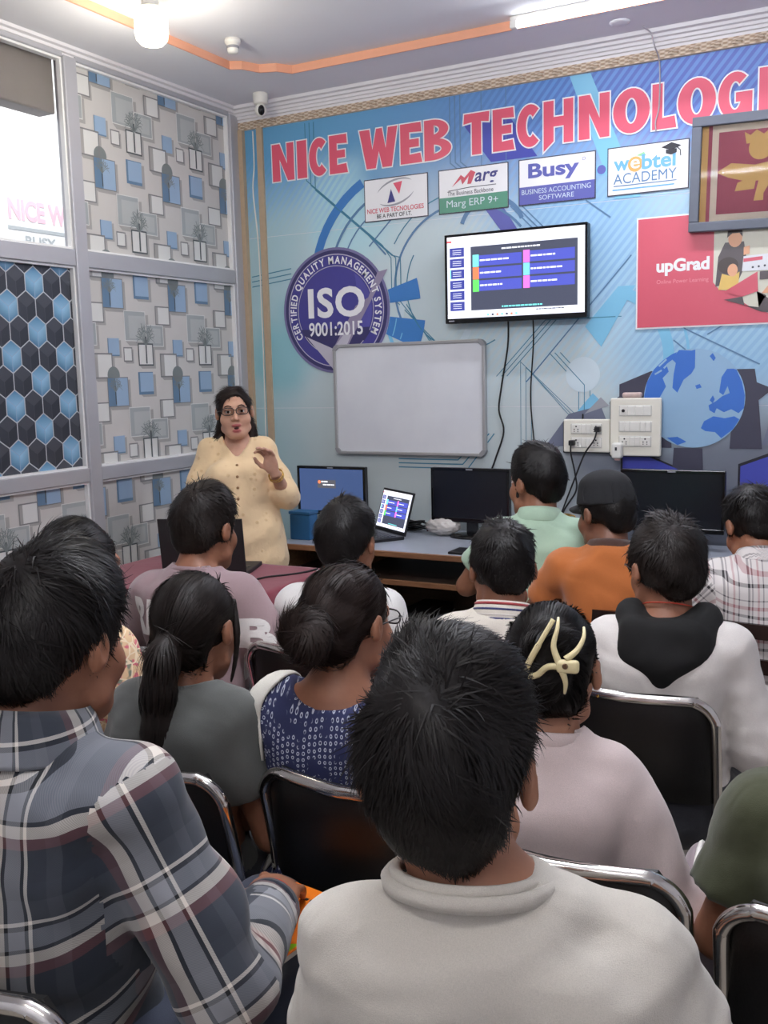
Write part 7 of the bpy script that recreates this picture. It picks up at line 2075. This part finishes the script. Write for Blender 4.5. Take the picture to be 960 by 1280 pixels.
# -- man in white hoodie with black hood
def hood_man():
    P = Fig('seated man in white hoodie with black hood and glasses', (-0.509, 2.364, 1.216), 6, head=(30, -2, 0), lean=6, sw=0.138)
    P.body(); m = fabric('white_fleece', (226, 220, 216)); s = P.shirt(m, 'long', g=0.015, seed=22, sleeve_r=0.006, name='hoodie', fold=0.005, neck=(0.090, 0.100, 0.06)); P.trousers(m_jeand)
    bk = fabric('black_fleece', (14, 14, 15), sheen=0.0); res = 0.009
    F = Field(Field.axis(-0.19, 0.19, res), Field.axis(-0.26, 0.14, res), Field.axis(0.80, 1.13, res)); T = P.T
    F.el(T((0, -0.105, 0.935)), (0.105, 0.046, 0.080), 0.03)
    F.rc(T((0, -0.108, 0.91)), T((0, -0.112, 0.87)), 0.045, 0.028, 0.04); F.el(T((0, -0.01, 1.0)), (0.09, 0.085, 0.03), 0.02)
    for q in (-1, 1):
        F.rc(T((q * 0.07, -0.09, 0.975)), T((q * 0.085, -0.03, 1.010)), 0.040, 0.036, 0.03); F.rc(T((q * 0.085, -0.03, 1.010)), T((q * 0.058, 0.065, 0.965)), 0.032, 0.026, 0.03)
    F.disp(P.waves(0.004, 10, 23)); F.el(T((0, -0.005, 1.060)), (0.066, 0.076, 0.060), 0.012, 'c')
    V, Q = F.surface(); link_mesh('hood', mesh_from('hood', V, Q), bk, P.root)
    th = MB().tube([P.T((0.062 * math.cos(2 * PI * i / 36), -0.012 + 0.066 * math.sin(2 * PI * i / 36), 1.030 - 0.018 * math.sin(2 * PI * i / 36))) for i in range(36)], 0.0016, 6, closed=True).build('neck_thread', mat('red_thread', (190, 60, 40), 0.7), P.root, True)
    P.hair('tall', HAIR['soft'], n=6000, length=0.042, seed=24, lift=0.10, width=0.0014); P.glasses(m_frame_dark, 0.022, 0.016)
    B = Field(Field.axis(-0.08, 0.08, 0.0055), Field.axis(-0.02, 0.11, 0.0055), Field.axis(-0.14, -0.02, 0.0055))
    B.el((0, 0.030, -0.040), (0.0625, 0.067, 0.084), 0.01); B.el((0, 0.062, -0.100), (0.031, 0.027, 0.022), 0.02); B.el((0, 0.115, -0.020), (0.060, 0.075, 0.075), 0.01, 'c'); B.el((0, -0.03, -0.06), (0.2, 0.045, 0.2), 0.01, 'c')
    V, Q = B.surface(); P.in_head(link_mesh('beard', mesh_from('beard', V, Q), HAIR['black'], P.root))
    chair('pad', 'black padded folding chair behind the white hoodie', -0.55, 2.40, 0)
hood_man()

# -- man in light checked shirt, head bowed
def check_man():
    m = plaid('light_check', (206, 200, 198),
              [(0.0, (222, 216, 214)), (0.20, (44, 40, 44)), (0.29, (224, 218, 216)), (0.36, (80, 72, 76)), (0.42, (222, 216, 214)), (0.60, (176, 120, 122)), (0.68, (220, 214, 212)), (0.82, (70, 62, 68)), (0.87, (220, 214, 212))],
              [(0.0, (222, 216, 214)), (0.22, (50, 44, 50)), (0.32, (220, 214, 212)), (0.50, (176, 120, 124)), (0.62, (222, 216, 214)), (0.80, (100, 92, 96)), (0.84, (222, 216, 214))], 0.075, 0.085)
    P = Fig('seated man in light checked shirt with bowed head at the desk', (-0.455, 3.257, 1.195), 16, head=(18, -24, 0), lean=13, sw=0.142, fat=1.03, arms=dict(L=dict(elbow=(-0.29, 0.12, 0.74), wrist=(-0.12, 0.40, 0.74)), R=dict(elbow=(0.28, 0.14, 0.76), wrist=(0.12, 0.42, 0.77))))
    P.body(); P.shirt(m, 'long', g=0.014, seed=25, sleeve_r=0.006, res=0.0105)
    c = P.collar(m, 'fold', hgt=0.028); me = c.data; ul = me.uv_layers.new(name='UVMap')
    for l in me.loops: v = me.vertices[l.vertex_index].co; ul.data[l.index].uv = (math.atan2(v.x, -v.y) * 0.1, v.z)
    P.trousers(m_jean); P.hair('short', HAIR['black'], n=4200, length=0.042, seed=26, lift=0.10)
    chair('rail', 'brown steel rail back chair behind the light checked shirt', -0.335, 3.20, 0)
check_man()

# -- woman with claw clip
def clip_woman():
    P = Fig('seated woman with cream claw clip in her hair and pale pink top', (-0.535, 1.582, 1.186), 8, head=(4, -6, 0), lean=5, sw=0.116, female=True, skin='tan')
    P.body(); m = fabric('pale_pink_jersey', (226, 208, 206)); P.shirt(m, 'long', g=0.013, seed=27, sleeve_r=0.010, name='top', fold=0.0055); P.collar(m, 'stand', hgt=0.020)
    P.trousers(m_cream_tr); P.hair('clip', HAIR['black'], n=6500, length=0.050, seed=28, lift=0.02, width=0.0013)
    cm = mat('cream_plastic', (236, 222, 174), 0.22, var=0.03)
    cl = thing('claw', 'x', 'x'); bpy.data.objects.remove(cl)
    g = MB()
    Y = -0.142
    g.tube(spline([(-0.006, Y, 0.096), (-0.020, Y - 0.006, 0.070), (-0.036, Y - 0.002, 0.040), (-0.046, Y + 0.008, 0.018)], 6), [0.0035] * 8 + [0.0045] * 11, 8)
    g.tube(spline([(-0.046, Y + 0.008, 0.018), (-0.028, Y - 0.002, 0.020), (-0.012, Y - 0.010, 0.034), (0.004, Y - 0.014, 0.036)], 6), 0.0045, 8)
    base = g.build('claw_clip', cm, P.root, True); P.in_head(base); base.matrix_basis = base.matrix_basis @ Matrix.Translation((0.026, -0.136, 0.050)) @ Matrix.Scale(1.25, 4) @ Matrix.Translation((0, 0.138, -0.045))
    for pts in ([(0.004, Y - 0.014, 0.040), (-0.004, Y - 0.012, 0.062), (0.000, Y - 0.006, 0.085), (0.000, Y + 0.006, 0.098)], [(0.012, Y - 0.014, 0.046), (0.026, Y - 0.010, 0.058), (0.034, Y - 0.002, 0.074), (0.033, Y + 0.010, 0.086)], [(0.008, Y - 0.014, 0.030), (0.012, Y - 0.010, 0.014), (0.010, Y, -0.002)]):
        sp_ = spline(pts, 6); MB().tube(sp_, [0.0050 - 0.0032 * i / (len(sp_) - 1) for i in range(len(sp_))], 8).build('claw_tooth', cm, base, True)
    MB().rbox(0.000, 0.030, Y - 0.020, Y - 0.008, 0.028, 0.046, 0.005, 3).build('claw_hinge', cm, base, True)
    MB().lathe([(0.004, 0), (0.003, 0.003)], (0.012, Y - 0.020, 0.038), 10, 'y').build('hinge_pin', mat('brown_pin', (92, 66, 44), 0.4), base)
    e = MB().lathe([(0.0001, -0.003), (0.0025, -0.0015), (0.003, 0), (0.0025, 0.0015), (0.0001, 0.003)], (0.083, -0.004, -0.040), 10).build('ear_stud', mat('gold_bangle', (210, 168, 86), 0.25, 0.9), P.root, True); P.in_head(e)
    chair('pad', 'black padded folding chair behind the pale pink top', -0.455, 1.60, 0)
clip_woman()

# -- nearest man
def near_man():
    P = Fig('seated man in plain stone grey crew neck tee with thick black hair', (-0.418, 0.885, 1.287), 20, head=(-3, 10, 0), lean=4, sw=0.127, fat=0.98, fine=0.0046, coarse=0.013, skin='tan', head_scale=1.04, nech=-0.016, side=-0.048, drop=0.024, arms=dict(L=dict(elbow=(-0.185, 0.09, 0.71), wrist=(-0.09, 0.28, 0.66)), R=dict(elbow=(0.225, 0.05, 0.71))))
    P.body(); m = fabric('stone_jersey', (204, 198, 188), weave=900, wr=0.6); s = P.shirt(m, 'short', g=0.013, neck=(0.067, 0.078, 0.056), seed=29, sleeve_r=0.008, name='tee', res=0.0075, fold=0.0065)
    P.collar(m, 'rib', rx=0.072, ry=0.071, c=(-0.026, -0.022, 1.020)); P.collar(m, 'rib', rx=0.081, ry=0.079, c=(-0.024, -0.023, 1.014), name='collar_seam')
    P.trousers(m_trou_grey); P.hair('tall', HAIR['black'], n=15000, length=0.042, seed=30, nape=0.046, res=0.0042, lift=0.08, width=0.0009)
    chair('pad', 'black padded folding chair under the man in stone grey tee', -0.41, 0.97, math.radians(10))
near_man()

# -- person in olive shirt at the right edge
def olive_person():
    P = Fig('seated person in dark olive shirt beside the pale pink top', (-0.035, 1.575, 1.20), 4, head=(0, -2, 0), lean=5, sw=0.138)
    P.body(); P.shirt(fabric('olive_cotton', (66, 70, 46)), 'short', g=0.015, seed=31, sleeve_r=0.012, fold=0.0055); P.collar(fabric('olive_cotton', (66, 70, 46)), 'rib'); P.trousers(m_jeand); P.hair('short', HAIR['black'], n=3000, seed=32)
    chair('pad', 'black padded folding chair behind the dark olive shirt', -0.01, 1.575, 0)
olive_person()

# bag between the pale pink top and the olive shirt
def handbag():
    root = thing('handbag', 'small mauve grey handbag with zip beside the pale pink top', 'bag', (-0.302, 1.70, 0.457), math.radians(4))
    mb_ = fabric('bag_canvas', (150, 136, 142), wr=0.2)
    F = Field(Field.axis(-0.07, 0.07, 0.008), Field.axis(-0.14, 0.14, 0.008), Field.axis(-0.02, 0.32, 0.008)); F.el((0, 0, 0.12), (0.046, 0.115, 0.155), 0.02); F.el((0, 0, 0.05), (0.048, 0.115, 0.08), 0.04); F.disp([((30, 20, 14), 1, 0.003), ((12, 40, 22), 2, 0.003)]); F.cut_below(0.001)
    V, Q = F.surface(); link_mesh('bag_body', mesh_from('bag_body', V, Q), mb_, root)
    MB().tube(spline([(0.01, -0.075, 0.235), (0.03, -0.05, 0.30), (0.03, 0.05, 0.30), (0.01, 0.075, 0.235)], 6), 0.007, 8).build('handle', m_whitep, root, True)
    MB().tube(spline([(0, -0.10, 0.19), (0.0, -0.05, 0.262), (0.0, 0.05, 0.262), (0, 0.10, 0.19)], 6), 0.005, 6).build('zip', m_whitep, root, True)
handbag()
